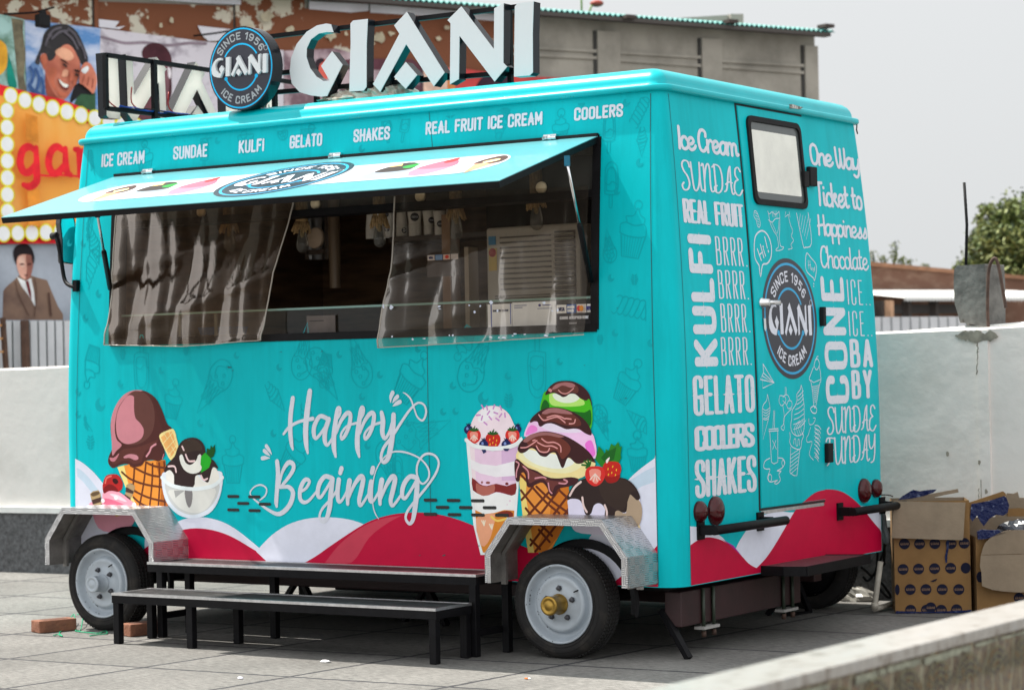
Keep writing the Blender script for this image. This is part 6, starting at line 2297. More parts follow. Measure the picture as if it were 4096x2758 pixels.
# hanging plastic sheets
def sheet(name, label, top, bot, seed, edge):
    """top/bot: rows of (px,py) left to right; each joined by a bowed surface in front of the opening"""
    rr = random.Random(seed)
    nu, nv = 60, 34
    rows = []
    ph = [rr.uniform(0, 6.28) for _ in range(6)]
    V = []

    def at(L, u):
        k = u * (len(L) - 1)
        i = min(int(k), len(L) - 2)
        return tuple(L[i][j] + (L[i + 1][j] - L[i][j]) * (k - i) for j in range(2))
    for j in range(nv + 1):
        v = j / nv
        k = v * (len(top) - 1)
        for i in range(nu + 1):
            u = i / nu
            col = cr([at(r_, u) for r_ in top], 8)
            p = at(col, v)
            x, z = s_px(*P(*p))
            fo = abs(sin(u * 11 + ph[0] + v * 1.1)) ** .6 + .5 * abs(sin(u * 27 + ph[1] - v * 2.4)) ** .5
            d = .020 * (fo - .8) * (.35 + .9 * v) + .010 * sin(v * 9 + u * 5 + ph[2]) * v + .012 * max(0, sin((v + u * .35) * 16 + ph[3])) ** 5 * v
            V.append(SW((x, z), .03 + .02 * v + d))
    F = [(j * (nu + 1) + i, j * (nu + 1) + i + 1, (j + 1) * (nu + 1) + i + 1, (j + 1) * (nu + 1) + i) for j in range(nv) for i in range(nu)]
    t = thing(name, label, 'curtain', V[(nv) * (nu + 1) + nu // 2])
    mb = MB()
    mb.add(V, F, sheet_m if seed == 5 else sheet_m2, True)
    mb.build('sheet', t, fix=False)
    for e in edge:
        mb = MB()
        mb.tube([V[j * (nu + 1) + e] for j in range(nv + 1)], .0045, sheet_edge, 6)
        mb.build('hem', t)
    mb = MB()
    mb.tube(V[nv * (nu + 1):], .003, sheet_edge, 6)
    mb.build('hem', t)
    return t


sheet('plastic_curtain', 'creased clear plastic sheet covering the left part of the serving window',
      ([(274, 478), (470, 466), (677, 452)], [(272, 540), (468, 532), (664, 512)], [(269, 620), (460, 618), (640, 600)], [(264, 700), (440, 704), (618, 690)], [(256, 785), (430, 788), (607, 774)]), None, 5, (0, 60))
sheet('plastic_curtain', 'clear plastic sheet over the right part of the serving window, its hem below the sill',
      ([(905, 448), (1130, 436), (1346, 424)], [(903, 530), (1125, 520), (1346, 510)], [(898, 620), (1122, 610), (1346, 600)], [(884, 700), (1118, 694), (1346, 684)], [(872, 791), (1110, 778), (1346, 762)]), None, 9, (0,))
# peeled sticker scraps along the hem
SCR = []
rr = random.Random(17)
scrap = flat(205, 212, 228)
for k in range(26):
    a_ = Art(SW, .082 + .0001 * k, .0001)
    x = 880 + rr.random() * 420
    y = rr.choice((rr.uniform(766, 776) - (x - 880) * .02, rr.uniform(694, 716) - (x - 880) * .02))
    w_, h_ = rr.uniform(2, 6), rr.uniform(1.5, 7 if y < 730 else 3)
    a_.poly([s_px(*P(x + w_ * rr.uniform(.5, 1.1) * cos(t * .9), y + h_ * rr.uniform(.4, 1.1) * sin(t * .9))) for t in range(7)], scrap)
    SCR.append(a_)
t = thing('sticker_scraps', 'torn white sticker remains along the sill of the right plastic sheet', 'stickers', SW((-1.6, WZ2), .08))
for a_ in SCR:
    a_.build('torn_sticker', t)

# notices on the counter glass
def notice(name, label, x0, y0, x1, y1, base):
    y = .060
    A, B = on_y(x0, y1, y), on_y(x1, y0, y)
    t = thing(name, label, 'notice', (A.x, y, A.z))
    mb = MB()
    mb.box((A.x, y, A.z), (B.x, y + .004, B.z), base)
    mb.build('card', t)
    return t, Art(lambda p, off=0: Vector((A.x + (B.x - A.x) * p[0], y - off, A.z + (B.z - A.z) * p[1])), .001, .0003)


papr = flat(226, 228, 240, .5)
t, a_ = notice('payment_notice', 'white payment card with blue stripes and the holder name, left of the others', 1110, 690, 1164, 750, papr)
a_.poly([(.13, 0), (.17, 0), (.17, 1), (.13, 1)], flat(70, 90, 170))
a_.poly([(.93, .2), (.96, .2), (.96, 1), (.93, 1)], flat(70, 90, 170))
lettering(a_, 'SANJEEV KUMAR', (.22, .70, .9, .78), .022, flat(50, 60, 90), gap=.2, sp=.4)
a_.build('print', t)
t, a_ = notice('payment_notice', 'plain white payment sheet in the middle, next to the blue striped card', 1166, 686, 1212, 748, papr)
a_.poly([(.1, .86), (.7, .86), (.7, .9), (.1, .9)], flat(150, 156, 180))
a_.poly([(.1, .78), (.5, .78), (.5, .82), (.1, .82)], flat(150, 156, 180))
a_.build('print', t)
t, a_ = notice('payment_notice', 'white sheet with a small purple emblem beside the black card notice', 1213, 684, 1264, 746, papr)
a_.disc(.3, .86, .06, .05, flat(60, 50, 130), 16)
a_.poly([(.42, .84), (.8, .84), (.8, .88), (.42, .88)], flat(120, 120, 160))
a_.poly([(.2, .72), (.85, .72), (.85, .75), (.2, .75)], flat(150, 156, 180))
a_.build('print', t)
t, a_ = notice('card_notice', 'black notice reading cards accepted here with four payment logos', 1266, 688, 1352, 742, flat(44, 42, 46, .4))
for (x0, x1, cc) in ((.01, .27, (236, 236, 240)), (.28, .52, (56, 100, 176)), (.54, .79, (236, 236, 240)), (.81, 1.0, (236, 236, 240))):
    a_.poly([(x0, .58), (x1, .58), (x1, .96), (x0, .96)], flat(*cc))
lettering(a_, 'VISA', (.06, .68, .23, .85), .022, flat(40, 40, 90), gap=.16)
lettering(a_, 'AMERICAN', (.295, .78, .505, .9), .014, flat(230, 235, 245), gap=.16)
lettering(a_, 'EXPRESS', (.32, .62, .505, .74), .014, flat(230, 235, 245), gap=.16)
a_.disc(.635, .77, .055, .13, flat(220, 40, 44), 20)
a_.disc(.70, .77, .055, .13, flat(240, 150, 40), 20)
lettering(a_, 'RuPay'.upper(), (.825, .68, .99, .86), .02, flat(60, 60, 120), gap=.16)
lettering(a_, 'CARDS ACCEPTED HERE', (.14, .30, .93, .43), .026, white_print, gap=.22, sp=.4)
lettering(a_, 'POWERED BY', (.42, .08, .64, .15), .012, flat(170, 170, 176), gap=.2, sp=.3)
a_.build('print', t)
t, a_ = notice('dim_notice', 'dark notice with four tiny card logos hanging inside behind the right sheet', 972, 574, 1044, 630, flat(70, 62, 60, .5))
for k, cc in enumerate(((200, 190, 190), (110, 140, 180), (200, 170, 160), (200, 190, 190))):
    a_.poly([(.02 + .245 * k, .72), (.24 + .245 * k, .72), (.24 + .245 * k, .95), (.02 + .245 * k, .95)], flat(*cc))
a_.disc(.63, .84, .06, .08, flat(200, 60, 50), 14)
lettering(a_, 'VISA', (.06, .78, .2, .89), .02, flat(40, 40, 90), gap=.16)
a_.build('print', t)
t, a_ = notice('faded_notice', 'faded grey paper inside the counter glass near the middle', 1140, 718, 1140.5, 719, papr) if 0 else notice('faded_notice', 'faded grey paper low behind the counter glass in the open gap', 698, 716, 762, 762, flat(96, 88, 84, .6))
a_.poly([(.1, .7), (.6, .7), (.6, .76), (.1, .76)], flat(60, 56, 54))
a_.build('print', t)
t = thing('blue_basket', 'small blue plastic basket behind the counter glass on the left', 'basket', on_y(505, 752, .4))
mb = MB()
A, B = on_y(470, 762, .3), on_y(545, 742, .3)
mb.prism([(A.x + .02, A.z), (B.x - .02, A.z), (B.x, B.z), (A.x, B.z)], lambda p, d: Vector((p[0], .22 + d, p[1])), 0, .16, flat(40, 84, 140, .5))
mb.build('basket', t)

# ------------------------------------------------------------ the propped hatch
HY0, HZ0, HY1, HZ1 = c(WZ1) - .012, WZ1 + .004, -.872, 2.417
hn = Vector((0, HZ0 - HZ1, -(HY0 - HY1))).normalized()
hn = Vector((0, -(HZ0 - HZ1), (HY0 - HY1))).normalized()


def HS(p, off=0.):
    return Vector((p[0], HY0 + (HY1 - HY0) * p[1], HZ0 + (HZ1 - HZ0) * p[1])) + hn * off


hat_o = thing  # keep the name short below
mb = MB()
HX0, HX1 = WX1 + .005, WX2 - .005
for (t0_, t1_) in ((0, .03), (.03, .97), (.97, 1)):
    mb.prism([(HX0, t0_), (HX1, t0_), (HX1, t1_), (HX0, t1_)], lambda p, d: HS(p, d), -.004, 0, teal_hatch)
hatch = mb.build('serving_hatch', tr)
under = mat('hatch_underside', (.16, .16, .15), .45, alt=(.22, .22, .20), scale=6)
mb = MB()
mb.prism([(HX0 + .03, .02), (HX1 - .03, .02), (HX1 - .03, .97), (HX0 + .03, .97)], lambda p, d: HS(p, d), -.03, -.0045, under)
mb.build('underside_panel', hatch)
mb = MB()
for (x0, x1, t0_, t1_) in ((HX0, HX0 + .03, .0, 1.0), (HX1 - .03, HX1, .0, 1.0), (HX0 + .031, HX1 - .031, .965, 1.0)):
    mb.prism([(x0, t0_), (x1, t0_), (x1, t1_), (x0, t1_)], lambda p, d: HS(p, d), -.036, -.0042, black_metal)
mb.build('edge_trim', hatch)


def h_px(x, y):
    q = hitp(*P(x, y), (0, HY0, HZ0), hn)
    return (q.x, (q.y - HY0) / (HY1 - HY0))


a_ = Art(HS, .0012, .00004)
hwm = mat('hatch_white', (.70, .70, .74), .28, coat=.2)
lo_t, hi_t = .30, .74
xa_, xb_ = h_px(138, 458)[0], h_px(1226, 352)[0]
xa_ = -3.62
xb_ = -.73
pl = []
rx_ = .20
for k in range(13):
    a = pi / 2 + pi * k / 12
    pl.append((xa_ + .2 + rx_ * cos(a), (lo_t + hi_t) / 2 - (hi_t - lo_t) / 2 * sin(a)))
for k in range(13):
    a = -pi / 2 + pi * k / 12
    pl.append((xb_ - .2 + rx_ * cos(a), (lo_t + hi_t) / 2 - (hi_t - lo_t) / 2 * sin(a)))
a_.poly(pl, hwm)
a_.build('white_stripe', hatch)
# logo on the hatch (drawn in metres on the panel)
HL = math.hypot(HY1 - HY0, HZ1 - HZ0)
LCX = (h_px(500, 440)[0] + h_px(850, 378)[0]) / 2
LCX = -2.17
a_ = Art(lambda p, off=0: HS((p[0], .52 - p[1] / HL), off), .0016, .00003)
logo(a_, LCX, 0, .39, white_print)
a_.build('logo', hatch, 'navy round logo printed on the hatch')
a_ = Art(lambda p, off=0: HS((p[0], .52 - p[1] / HL), off), .0016, .00003)


def mini(x, kind):
    F2 = lambda L, col, sm=3: a_.poly([(x + p[0] * .15, p[1] * .19) for p in L], flat(*col), sm)
    if kind == 'cone':
        F2([(-.45, .0), (.45, .0), (.05, -1.1), (-.05, -1.1)], (196, 140, 110), 0)
        F2([(-.55, .0), (-.5, .5), (0, .9), (.5, .5), (.55, 0), (.2, -.1), (-.1, .05)], (70, 44, 38))
        F2([(-.3, .2), (0, .05), (.3, .3), (.1, .5)], (232, 214, 150))
    elif kind == 'bowl':
        F2([(-.9, .0), (-.6, -.9), (.6, -.9), (.9, .0)], (140, 152, 164), 2)
        F2([(-.8, .0), (-.4, .9), (.4, .8), (.8, .0), (0, -.2)], (52, 40, 36))
        F2([(.1, .5), (.6, .7), (.7, .2), (.3, .2)], (40, 140, 50))
        F2([(-.6, .5), (-.4, 1.0), (-.1, .6)], (230, 190, 120), 0)
    else:
        F2([(-.8, .0), (-.4, -.9), (.4, -.9), (.8, .0)], (150, 120, 140), 2)
        F2([(-.8, .0), (-.5, .6), (0, .9), (.5, .6), (.8, .0), (0, -.2)], (206, 92, 112))
        F2([(-.2, .7), (.1, 1.1), (.35, .7), (.1, .45)], (190, 40, 44))


for (px_, py_, kd) in ((262, 438, 'cone'), (355, 428, 'bowl'), (458, 418, 'pink'), (905, 383, 'bowl'), (1010, 372, 'pink'), (1118, 366, 'cone')):
    a_ = Art(lambda p, off=0: HS((p[0], .52 - p[1] / HL), off), .0016, .00003)
    mini(h_px(px_, py_)[0], kd)
    a_.build('ice_cream_artwork', hatch, 'small printed ' + {'cone': 'cone', 'bowl': 'chocolate bowl', 'pink': 'pink bowl'}[kd])
for (x, y) in ((341, 399), (767, 363), (1255, 322)):
    X = s_px(*P(x, y))[0]
    mb = MB()
    q = SW((X, WZ1 + .012), .022)
    mb.tube([q - Vector((.042, 0, 0)), q + Vector((.042, 0, 0))], .011, chrome, 12)
    mb.tube([q - Vector((.014, 0, 0)), q + Vector((.014, 0, 0))], .0125, chrome, 12)
    mb.box((X - .04, q.y, q.z - .002), (X + .04, q.y + .02, q.z + .018), chrome)
    mb.build('hinge', hatch)
mb = MB()
mb.bar(SW((HX0, WZ1 + .010), .012), SW((HX1, WZ1 + .010), .012), .02, .016, black_rubber)
mb.build('rubber_strip', hatch)
# gas struts
for (xx, a, b_, c_) in ((WX1 + .02, (222, 490), (242, 563), (266, 655)), (WX2 - .02, (1290, 372), (1323, 501), (1352, 640))):
    p0 = hitp(*P(*a), HS((0, .3), -.04), hn)
    y2 = -.005
    p2 = hit(*P(*c_), 1, y2)
    p2.x = xx
    top = HS((xx + (.035 if xx < -2 else -.06), .62 if xx < -2 else .30), -.04)
    if xx < -2:
        top = hitp(*P(*a), HS((0, .3), -.04), hn)
    else:
        top = hitp(*P(*a), HS((0, .3), -.04), hn)
    md = top.lerp(p2, .50 if xx > -2 else .46)
    mb = MB()
    mb.tube([top, md], .0075, chrome, 10)
    st_ = mb.build('gas_strut', tr)
    mb = MB()
    mb.tube([md, md.lerp(p2, .04), p2], [.010, .0155, .0155], black_metal, 12)
    mb.build('strut_cylinder', st_)
    mb = MB()
    mb.obox(top + Vector((0, 0, .014)), (.014, 0, 0), (0, .006, 0), (0, 0, .026), flat(30, 96, 120, .4))
    mb.build('strut_bracket', st_)

# ------------------------------------------------------------ the rear: door, words, lamps
DY1, DY2, DZ1, DZ2 = .905, 1.707, 2.912, .712
dkm = mat('door_gap', (.006, .012, .014), .6)
a_ = Art(RW, .0012, .00006)
for L in ([(DY1, DZ2), (DY1, DZ1)], [(DY2, DZ2), (DY2, DZ1)], [(DY1, DZ1), (DY2, DZ1)], [(DY1, DZ2), (DY2, DZ2)]):
    q = []
    for k in range(23):
        q.append(tuple(L[0][j] + (L[1][j] - L[0][j]) * k / 22 for j in range(2)))
    a_.stroke(q, .020 if L[0][0] == DY1 and L[1][0] == DY1 else .012, dkm)
a_.build('door_gap', body)
mb = MB()
zz = [DZ2 + .01 + (DZ1 - DZ2 - .02) * k / 22 for k in range(23)]
for a, b_ in zip(zz, zz[1:]):
    mb.add([RW((DY1 + .009, a), .008), RW((DY2 - .006, a), .008), RW((DY2 - .006, b_), .008), RW((DY1 + .009, b_), .008)], [(0, 1, 2, 3)], teal, True)
for y in (DY1 + .009, DY2 - .006):
    for a, b_ in zip(zz, zz[1:]):
        mb.add([RW((y, a), .0), RW((y, a), .008), RW((y, b_), .008), RW((y, b_), .0)], [(0, 1, 2, 3)], teal)
door = mb.build('rear_door', tr)
a_ = Art(RW, .0022, .00003)
a_.stroke([(DY1 + .02, DZ2 - .016), (DY2 - .02, DZ2 - .016)], .018, alu)
a_.build('threshold_strip', body)


def round_rect(x0, z0, x1, z1, r, n=6):
    o = []
    for (cx, cz, a0) in ((x1 - r, z1 - r, 0), (x0 + r, z1 - r, pi / 2), (x0 + r, z0 + r, pi), (x1 - r, z0 + r, 3 * pi / 2)):
        for k in range(n + 1):
            a = a0 + pi / 2 * k / n
            o.append((cx + r * cos(a), cz + r * sin(a)))
    return o


dwf = rk(lambda x, y: P(x, y), [(1690, 262), (1810, 283), (1835, 482), (1712, 460)])
dy0 = (dwf[0][0] + dwf[3][0]) / 2
dy1 = (dwf[1][0] + dwf[2][0]) / 2
dz1, dz0 = (dwf[0][1] + dwf[1][1]) / 2, (dwf[2][1] + dwf[3][1]) / 2
mb = MB()
oo, ii = round_rect(dy0, dz0, dy1, dz1, .05), round_rect(dy0 + .028, dz0 + .03, dy1 - .028, dz1 - .03, .035)
nn = len(oo)
V = [RW(p, .008) for p in oo] + [RW(p, .022) for p in oo] + [RW(p, .024) for p in ii] + [RW(p, .011) for p in ii]
mb.add(V, [(k * nn + i, k * nn + (i + 1) % nn, (k + 1) * nn + (i + 1) % nn, (k + 1) * nn + i) for k in range(3) for i in range(nn)], black_rubber)
dwin = mb.build('door_window', door)
mb = MB()
mb.prism(ii, lambda p, d: RW(p, d), .009, .012, mat('window_grey_border', (.09, .10, .10), .2))
mb.build('pane', dwin)
mb = MB()
bl = round_rect(dy0 + .05, dz0 + .07, dy1 - .06, dz1 - .075, .01)
mb.prism(bl, lambda p, d: RW(p, d), .0125, .0135, mat('blind_cloth', (.78, .78, .71), .35, var=.12, scale=5, coat=.2))
mb.build('blind', dwin)
# hinges, catch, handle, lock
for (y, z, hw, hh) in ((DY2 + .02, 2.56, .045, .055), (DY2 + .02, 1.76, .018, .055), (DY2 + .03, .985, .032, .055)):
    mb = MB()
    mb.obox(RW((y, z), .02), (0, hw, 0), (0, 0, hh), (.014, 0, 0), black_rubber)
    mb.build('door_hinge', door, bevel=.005)
mb = MB()
mb.obox(RW((DY2 - .07, 2.54), .02), (0, .03, 0), (0, 0, .045), (.012, 0, 0), black_rubber)
mb.build('window_catch', dwin, bevel=.004)
hq = r_px(*K30(-15, 0)) if 0 else r_px(2700 + 985 / 2.904, 800 + 1195 / 2.904)
he = r_px(2700 + 1105 / 2.904, 800 + 1195 / 2.904)
mb = MB()
mb.lathe([(.030, 0), (.030, .012), (.024, .018), (.020, .05), (.0, .052)], chrome, RW(hq, .008), (1, 0, 0), 20)
mb.tube([RW((hq[0], hq[1]), .045), RW((hq[0] + (he[0] - hq[0]) * .5, hq[1]), .055), RW(he, .05), RW((he[0] + .02, he[1] - .012), .05)], [.013, .012, .017, .008], chrome, 12)
mb.build('door_handle', door)
lq = r_px(2700 + 1015 / 2.904, 800 + 1450 / 2.904)
mb = MB()
mb.prism([(lq[0] - .012, lq[1] + .035), (lq[0] + .012, lq[1] + .035), (lq[0] + .012, lq[1] - .02), (lq[0], lq[1] - .036), (lq[0] - .012, lq[1] - .02)], lambda p, d: RW(p, d), .0145, .0175, chrome)
mb.build('keyhole_plate', door)
# door logo
a_ = Art(RW, .0092, .00003)
lg0, lg1, lg2, lg3 = r_px(*P(1731, 724)), r_px(*P(1854, 724)), r_px(*P(1793, 588)), r_px(*P(1793, 862))
logo(a_, (lg0[0] + lg1[0]) / 2, (lg2[1] + lg3[1]) / 2, (lg2[1] - lg3[1]) / 2, white_print)
a_.build('logo', door, 'navy round logo on the rear door')

# words on the rear
K21, K31, K22r, K32 = crop(2, 1), crop(3, 1), crop(2, 2), crop(3, 2)


AN = (1.5, .65)
ANS = (1.42, .92)


def word(s, k0, lb, lt, k1, rt_x, rt_y, th, font='caps', **kw):
    A = r_px(*k0(*lb))
    if isinstance(lt[0], tuple):
        T = r_px(*lt[0][0](*lt[0][1]))
    else:
        T = r_px(*k0(*lt))
    B = r_px(*k1(rt_x, rt_y))
    a_ = Art(RW, .0016)
    lettering(a_, s, (A[0], A[1], B[0], T[1]), th, kw.pop('m', white_print), font, an=ANS if font == 'script' else AN, **kw)
    a_.build('lettering', body, 'white rear lettering reading ' + s)


k_20, k_21, k_22 = crop(2, 0), crop(2, 1), crop(2, 2)
k_30, k_31, k_32 = crop(3, 0), crop(3, 1), crop(3, 2)
word('Ice Cream', k_20, (1512, 1360), (1512, 1135), k_20, 2052, 1400, .0195, 'script', gap=.06, sp=.22)
word('SUNDAE', k_21, (1538, 158), (((k_20), (1538, 1450)), 0), k_21, 2092, 150, .0125, 'swash', gap=.07)
word('REAL FRUIT', k_21, (1560, 455), (1560, 235), k_21, 2110, 480, .0235, gap=.26, sp=.45, spur=.006)
for (y0, y1, x0, x1) in ((840, 580, 1858, 2138), (1145, 885, 1880, 2152), (1450, 1190, 1902, 2166)):
    word('BRRR.', k_21, (x0, y0), (x0, y1), k_21, x1, y0, .0105, gap=.40)
word('BRRR.', k_22, (1905, 185), ((k_21, (1905, 1495)), 0), k_22, 2178, 180, .0105, gap=.40)
word('GELATO', k_22, (1650, 640), (1650, 278), k_22, 2208, 610, .030, gap=.30, spur=.007, m=white_worn)
word('COOLERS', k_22, (1660, 965), (1660, 738), k_22, 2205, 915, .034, gap=.06)
word('SHAKES', k_22, (1665, 1390), (1665, 1045), k_22, 2222, 1330, .030, gap=.28, spur=.007, m=white_worn)
A = r_px(*k_22(1660, 195))
T = r_px(*k_21(1600, 555))
R_ = r_px(*k_21(1840, 1100))
a_ = Art(RW, .0016)
lettering(a_, 'KULFI', (A[0], A[1], R_[0], T[1]), .050, white_worn, 'caps', gap=.30, spur=.012, rot=True)
a_.build('lettering', body, 'white upright lettering reading KULFI')
word('One Way', k_30, (385, 1500), (385, 1295), k_30, 838, 1560, .020, 'script', gap=.06, sp=.22)
word('Ticket to', k_31, (440, 305), (440, 75), k_31, 862, 340, .020, 'script', gap=.07, sp=.22)
word('Happiness', k_31, (456, 575), (456, 375), k_31, 905, 600, .0165, 'script', gap=.06)
word('Chocolate', k_31, (480, 870), (480, 660), k_31, 912, 890, .0135, 'script', gap=.07)
for (k0, y0, y1, x0, x1) in ((k_31, 1200, 972, 726, 930), (k_31, 1485, 1258, 738, 946)):
    word('ICE..', k0, (x0, y0), (x0, y1), k0, x1, y0, .010, gap=.42)
word('BA', k_32, (748, 205), ((k_31, (745, 1512)), 0), k_32, 955, 200, .033, gap=.40)
word('BY', k_32, (762, 490), (762, 226), k_32, 950, 480, .032, gap=.42)
word('SUNDAE', k_32, (530, 815), (530, 560), k_32, 980, 790, .0125, 'swash', gap=.07)
word('FUNDAY', k_32, (525, 1098), (525, 835), k_32, 985, 1050, .0125, 'swash', gap=.07)
A = r_px(*k_32(530, 535))
T = r_px(*k_31(497, 940))
R_ = r_px(*k_31(707, 1400))
a_ = Art(RW, .0016)
lettering(a_, 'CONE', (A[0], A[1], R_[0], T[1]), .048, white_worn, 'caps', gap=.30, spur=.012, rot=True)
a_.build('lettering', body, 'white upright lettering reading CONE')
# white line drawings on the door
a_ = Art(RW, .0088, .000004)
kd = lambda x, y: (2700 + x / 2.904, 800 + y / 2.904)
ke = lambda x, y: (2900 + x / 2.528, 1380 + y / 2.528)
lineM = white_print


def FLN(nm):
    global a_
    a_.build(nm, door)
    a_ = Art(RW, .0088, .000004)


def ln(k, L, w_=.006, sm=4):
    a_.stroke([r_px(*k(x, y)) for (x, y) in L], w_, lineM, sm, maxlen=1)


ln(kd, [(960, 760), (915, 680), (903, 560), (915, 430), (960, 370), (1010, 362), (1060, 410), (1095, 500), (1105, 600), (1090, 690), (1050, 740), (1000, 755), (978, 890), (960, 760)], .009, 3)
ln(kd, [(940, 570), (985, 700)], .009, 0)
ln(kd, [(975, 520), (1015, 670)], .009, 0)
ln(kd, [(962, 640), (1000, 605)], .008, 0)
ln(kd, [(1010, 570), (1035, 650)], .009, 0)
ln(kd, [(1006, 540), (1008, 546)], .012, 0)
ln(kd, [(1025, 430), (1055, 560)], .008, 0)
ln(kd, [(1066, 592), (1068, 600)], .012, 0)
ln(kd, [(1520, 615), (1505, 640), (1498, 760), (1520, 840), (1590, 905), (1600, 940), (1618, 880), (1628, 790), (1615, 735), (1570, 680), (1520, 615)], .006, 2)
for L in ([(1530, 700), (1540, 800)], [(1550, 705), (1560, 810)], [(1530, 760), (1560, 755)], [(1568, 800), (1582, 795), (1572, 780), (1566, 805), (1582, 820)], [(1588, 790), (1594, 815)], [(1602, 790), (1594, 840)], [(1608, 770), (1606, 820)]):
    ln(kd, L, .004, 0)
for y in (970, 1000):
    ln(kd, [(1595, y), (1596, y + 5)], .008, 0)
FLN('speech_bubbles')
# sundae glass, balloon string, striped cup
ln(kd, [(1070, 160), (1090, 270), (1130, 360), (1170, 430), (1185, 540), (1160, 570), (1160, 590), (1220, 580), (1248, 548), (1210, 535), (1195, 430), (1200, 340), (1200, 200), (1190, 130)], .004)
ln(kd, [(1068, 230), (1110, 260), (1150, 220), (1200, 215)], .004)
ln(kd, [(1100, 250), (1140, 330), (1165, 390), (1185, 330), (1190, 240)], .003)
ln(kd, [(1060, 130), (1080, 165), (1110, 140), (1150, 170), (1190, 140)], .004)
for t_ in (0, 1, 2, 3):
    ln(kd, [(1110 + 18 * t_, 130), (1120 + 16 * t_, 200)], .003, 0)
ln(kd, [(1270, 140), (1260, 200), (1300, 170), (1320, 200), (1310, 140)], .004, 0)
ln(kd, [(1300, 190), (1325, 290), (1350, 360), (1335, 420), (1360, 470), (1330, 520), (1345, 560), (1300, 575)], .004)
ln(kd, [(1395, 155), (1470, 520), (1500, 550), (1570, 500), (1530, 150)], .006, 3)
for t_ in range(5):
    ln(kd, [(1420 + 22 * t_, 300 + 40 * t_), (1440 + 30 * t_, 160 + 15 * t_)], .003, 0)
ln(kd, [(905, 130), (900, 190), (930, 240), (940, 300), (965, 318), (975, 270), (950, 180), (925, 130), (905, 130)], .004, 2)
for t_ in range(5):
    ln(kd, [(910 + 9 * t_, 150 + 32 * t_), (945 + 5 * t_, 165 + 32 * t_)], .003, 0)
FLN('sundae_glass_drawing')
# paper plane
ln(ke, [(370, 190), (482, 380), (368, 434), (362, 310), (482, 380), (342, 345), (375, 280), (370, 190)], .006, 0)
ln(ke, [(375, 280), (482, 380)], .005, 0)
FLN('paper_plane_drawing')
# cones and glasses
ln(ke, [(880, 220), (850, 300), (838, 345), (860, 390), (885, 610), (905, 610), (940, 400), (955, 360), (950, 270), (935, 210)], .005, 3)
for t_ in range(9):
    ln(ke, [(868 + 3 * t_, 420 + 20 * t_), (938 - 4 * t_, 405 + 20 * t_)], .0035, 0)
ln(ke, [(850, 350), (880, 375), (910, 365), (955, 345)], .004)
ln(ke, [(885, 205), (910, 250), (940, 205), (930, 150), (905, 140), (885, 205)], .005, 3)
ln(ke, [(910, 150), (915, 120), (928, 112)], .005)
ln(ke, [(882, 612), (850, 640), (870, 680), (905, 685), (912, 640), (882, 612)], .006, 3)
FLN('cone_drawing')
ln(ke, [(756, 405), (745, 450), (710, 500), (715, 550), (695, 610), (665, 660), (660, 740), (650, 810), (665, 880), (715, 915), (770, 890), (788, 800), (785, 680), (785, 600), (772, 520), (768, 450), (756, 405)], .005, 3)
for (y, dx) in ((480, 0), (520, 0), (560, -10), (610, -20), (660, -30), (710, -36), (760, -40), (810, -40)):
    ln(ke, [(718 + dx, y + 40), (745 + dx * .3, y + 20), (778 - dx * .2, y - 20)], .004)
for (x0, x1) in ((680, 700), (700, 730), (720, 755), (742, 775)):
    ln(ke, [(x0 + 60, 760), (x0 + 10, 830), (x1, 910)], .0035)
ln(ke, [(640, 880), (645, 930), (640, 980), (670, 1030), (745, 1050), (760, 970), (778, 920), (770, 885)], .005, 3)
ln(ke, [(680, 1000), (685, 950), (700, 950), (705, 1010), (720, 1010), (725, 950), (738, 960), (738, 1010)], .004)
ln(ke, [(650, 1030), (642, 1285), (680, 1315), (712, 1318), (742, 1050)], .005, 0)
for t_ in range(6):
    ln(ke, [(648, 1110 + 38 * t_), (736 - 4 * t_, 1050 + 38 * t_)], .0035, 0)
FLN('soft_ice_drawing')
ln(ke, [(570, 610), (585, 720), (575, 800), (550, 830), (575, 860), (585, 830), (582, 730), (660, 640)], .004, 3)
ln(ke, [(540, 510), (532, 570), (560, 612), (600, 560), (590, 520), (560, 510), (540, 510)], .004, 3)
ln(ke, [(570, 560), (600, 590), (625, 640), (660, 620), (660, 570), (630, 560), (610, 600)], .004, 3)
ln(ke, [(570, 530), (590, 505), (620, 505), (640, 550)], .004, 3)
ln(ke, [(594, 500), (594, 425), (604, 425), (606, 500)], .004, 0)
FLN('scoop_cup_drawing')
ln(ke, [(415, 495), (405, 560), (375, 600), (362, 660), (370, 740), (420, 745), (440, 650), (430, 570), (415, 495)], .004, 3)
ln(ke, [(366, 740), (370, 950), (425, 745)], .004, 0)
for t_ in range(4):
    ln(ke, [(365 + 5 * t_, 640 + 30 * t_), (400, 660 + 26 * t_), (438 - 3 * t_, 630 + 28 * t_)], .0035)
FLN('cone_drawing')
ln(ke, [(470, 840), (478, 660), (488, 660), (485, 840)], .004, 0)
ln(ke, [(430, 870), (428, 850), (525, 842), (526, 862), (430, 870)], .005, 0)
ln(ke, [(438, 872), (455, 1180), (480, 1198), (520, 1180), (518, 866)], .005, 0)
ln(ke, [(465, 960), (505, 1050)], .004, 0)
ln(ke, [(500, 960), (468, 1050)], .004, 0)
ln(ke, [(440, 1140), (390, 1170), (376, 1230), (400, 1250), (440, 1250), (430, 1290), (416, 1340), (440, 1380), (490, 1370), (520, 1360), (485, 1390), (510, 1400), (545, 1360), (530, 1300), (555, 1270), (510, 1270), (560, 1240), (590, 1190), (570, 1145), (525, 1138)], .005, 3)
a_.ring(*r_px(*ke(440, 1340)), .018, .023, lineM, 14)
a_.ring(*r_px(*ke(573, 1190)), .014, .018, lineM, 14)
FLN('milkshake_drawing')
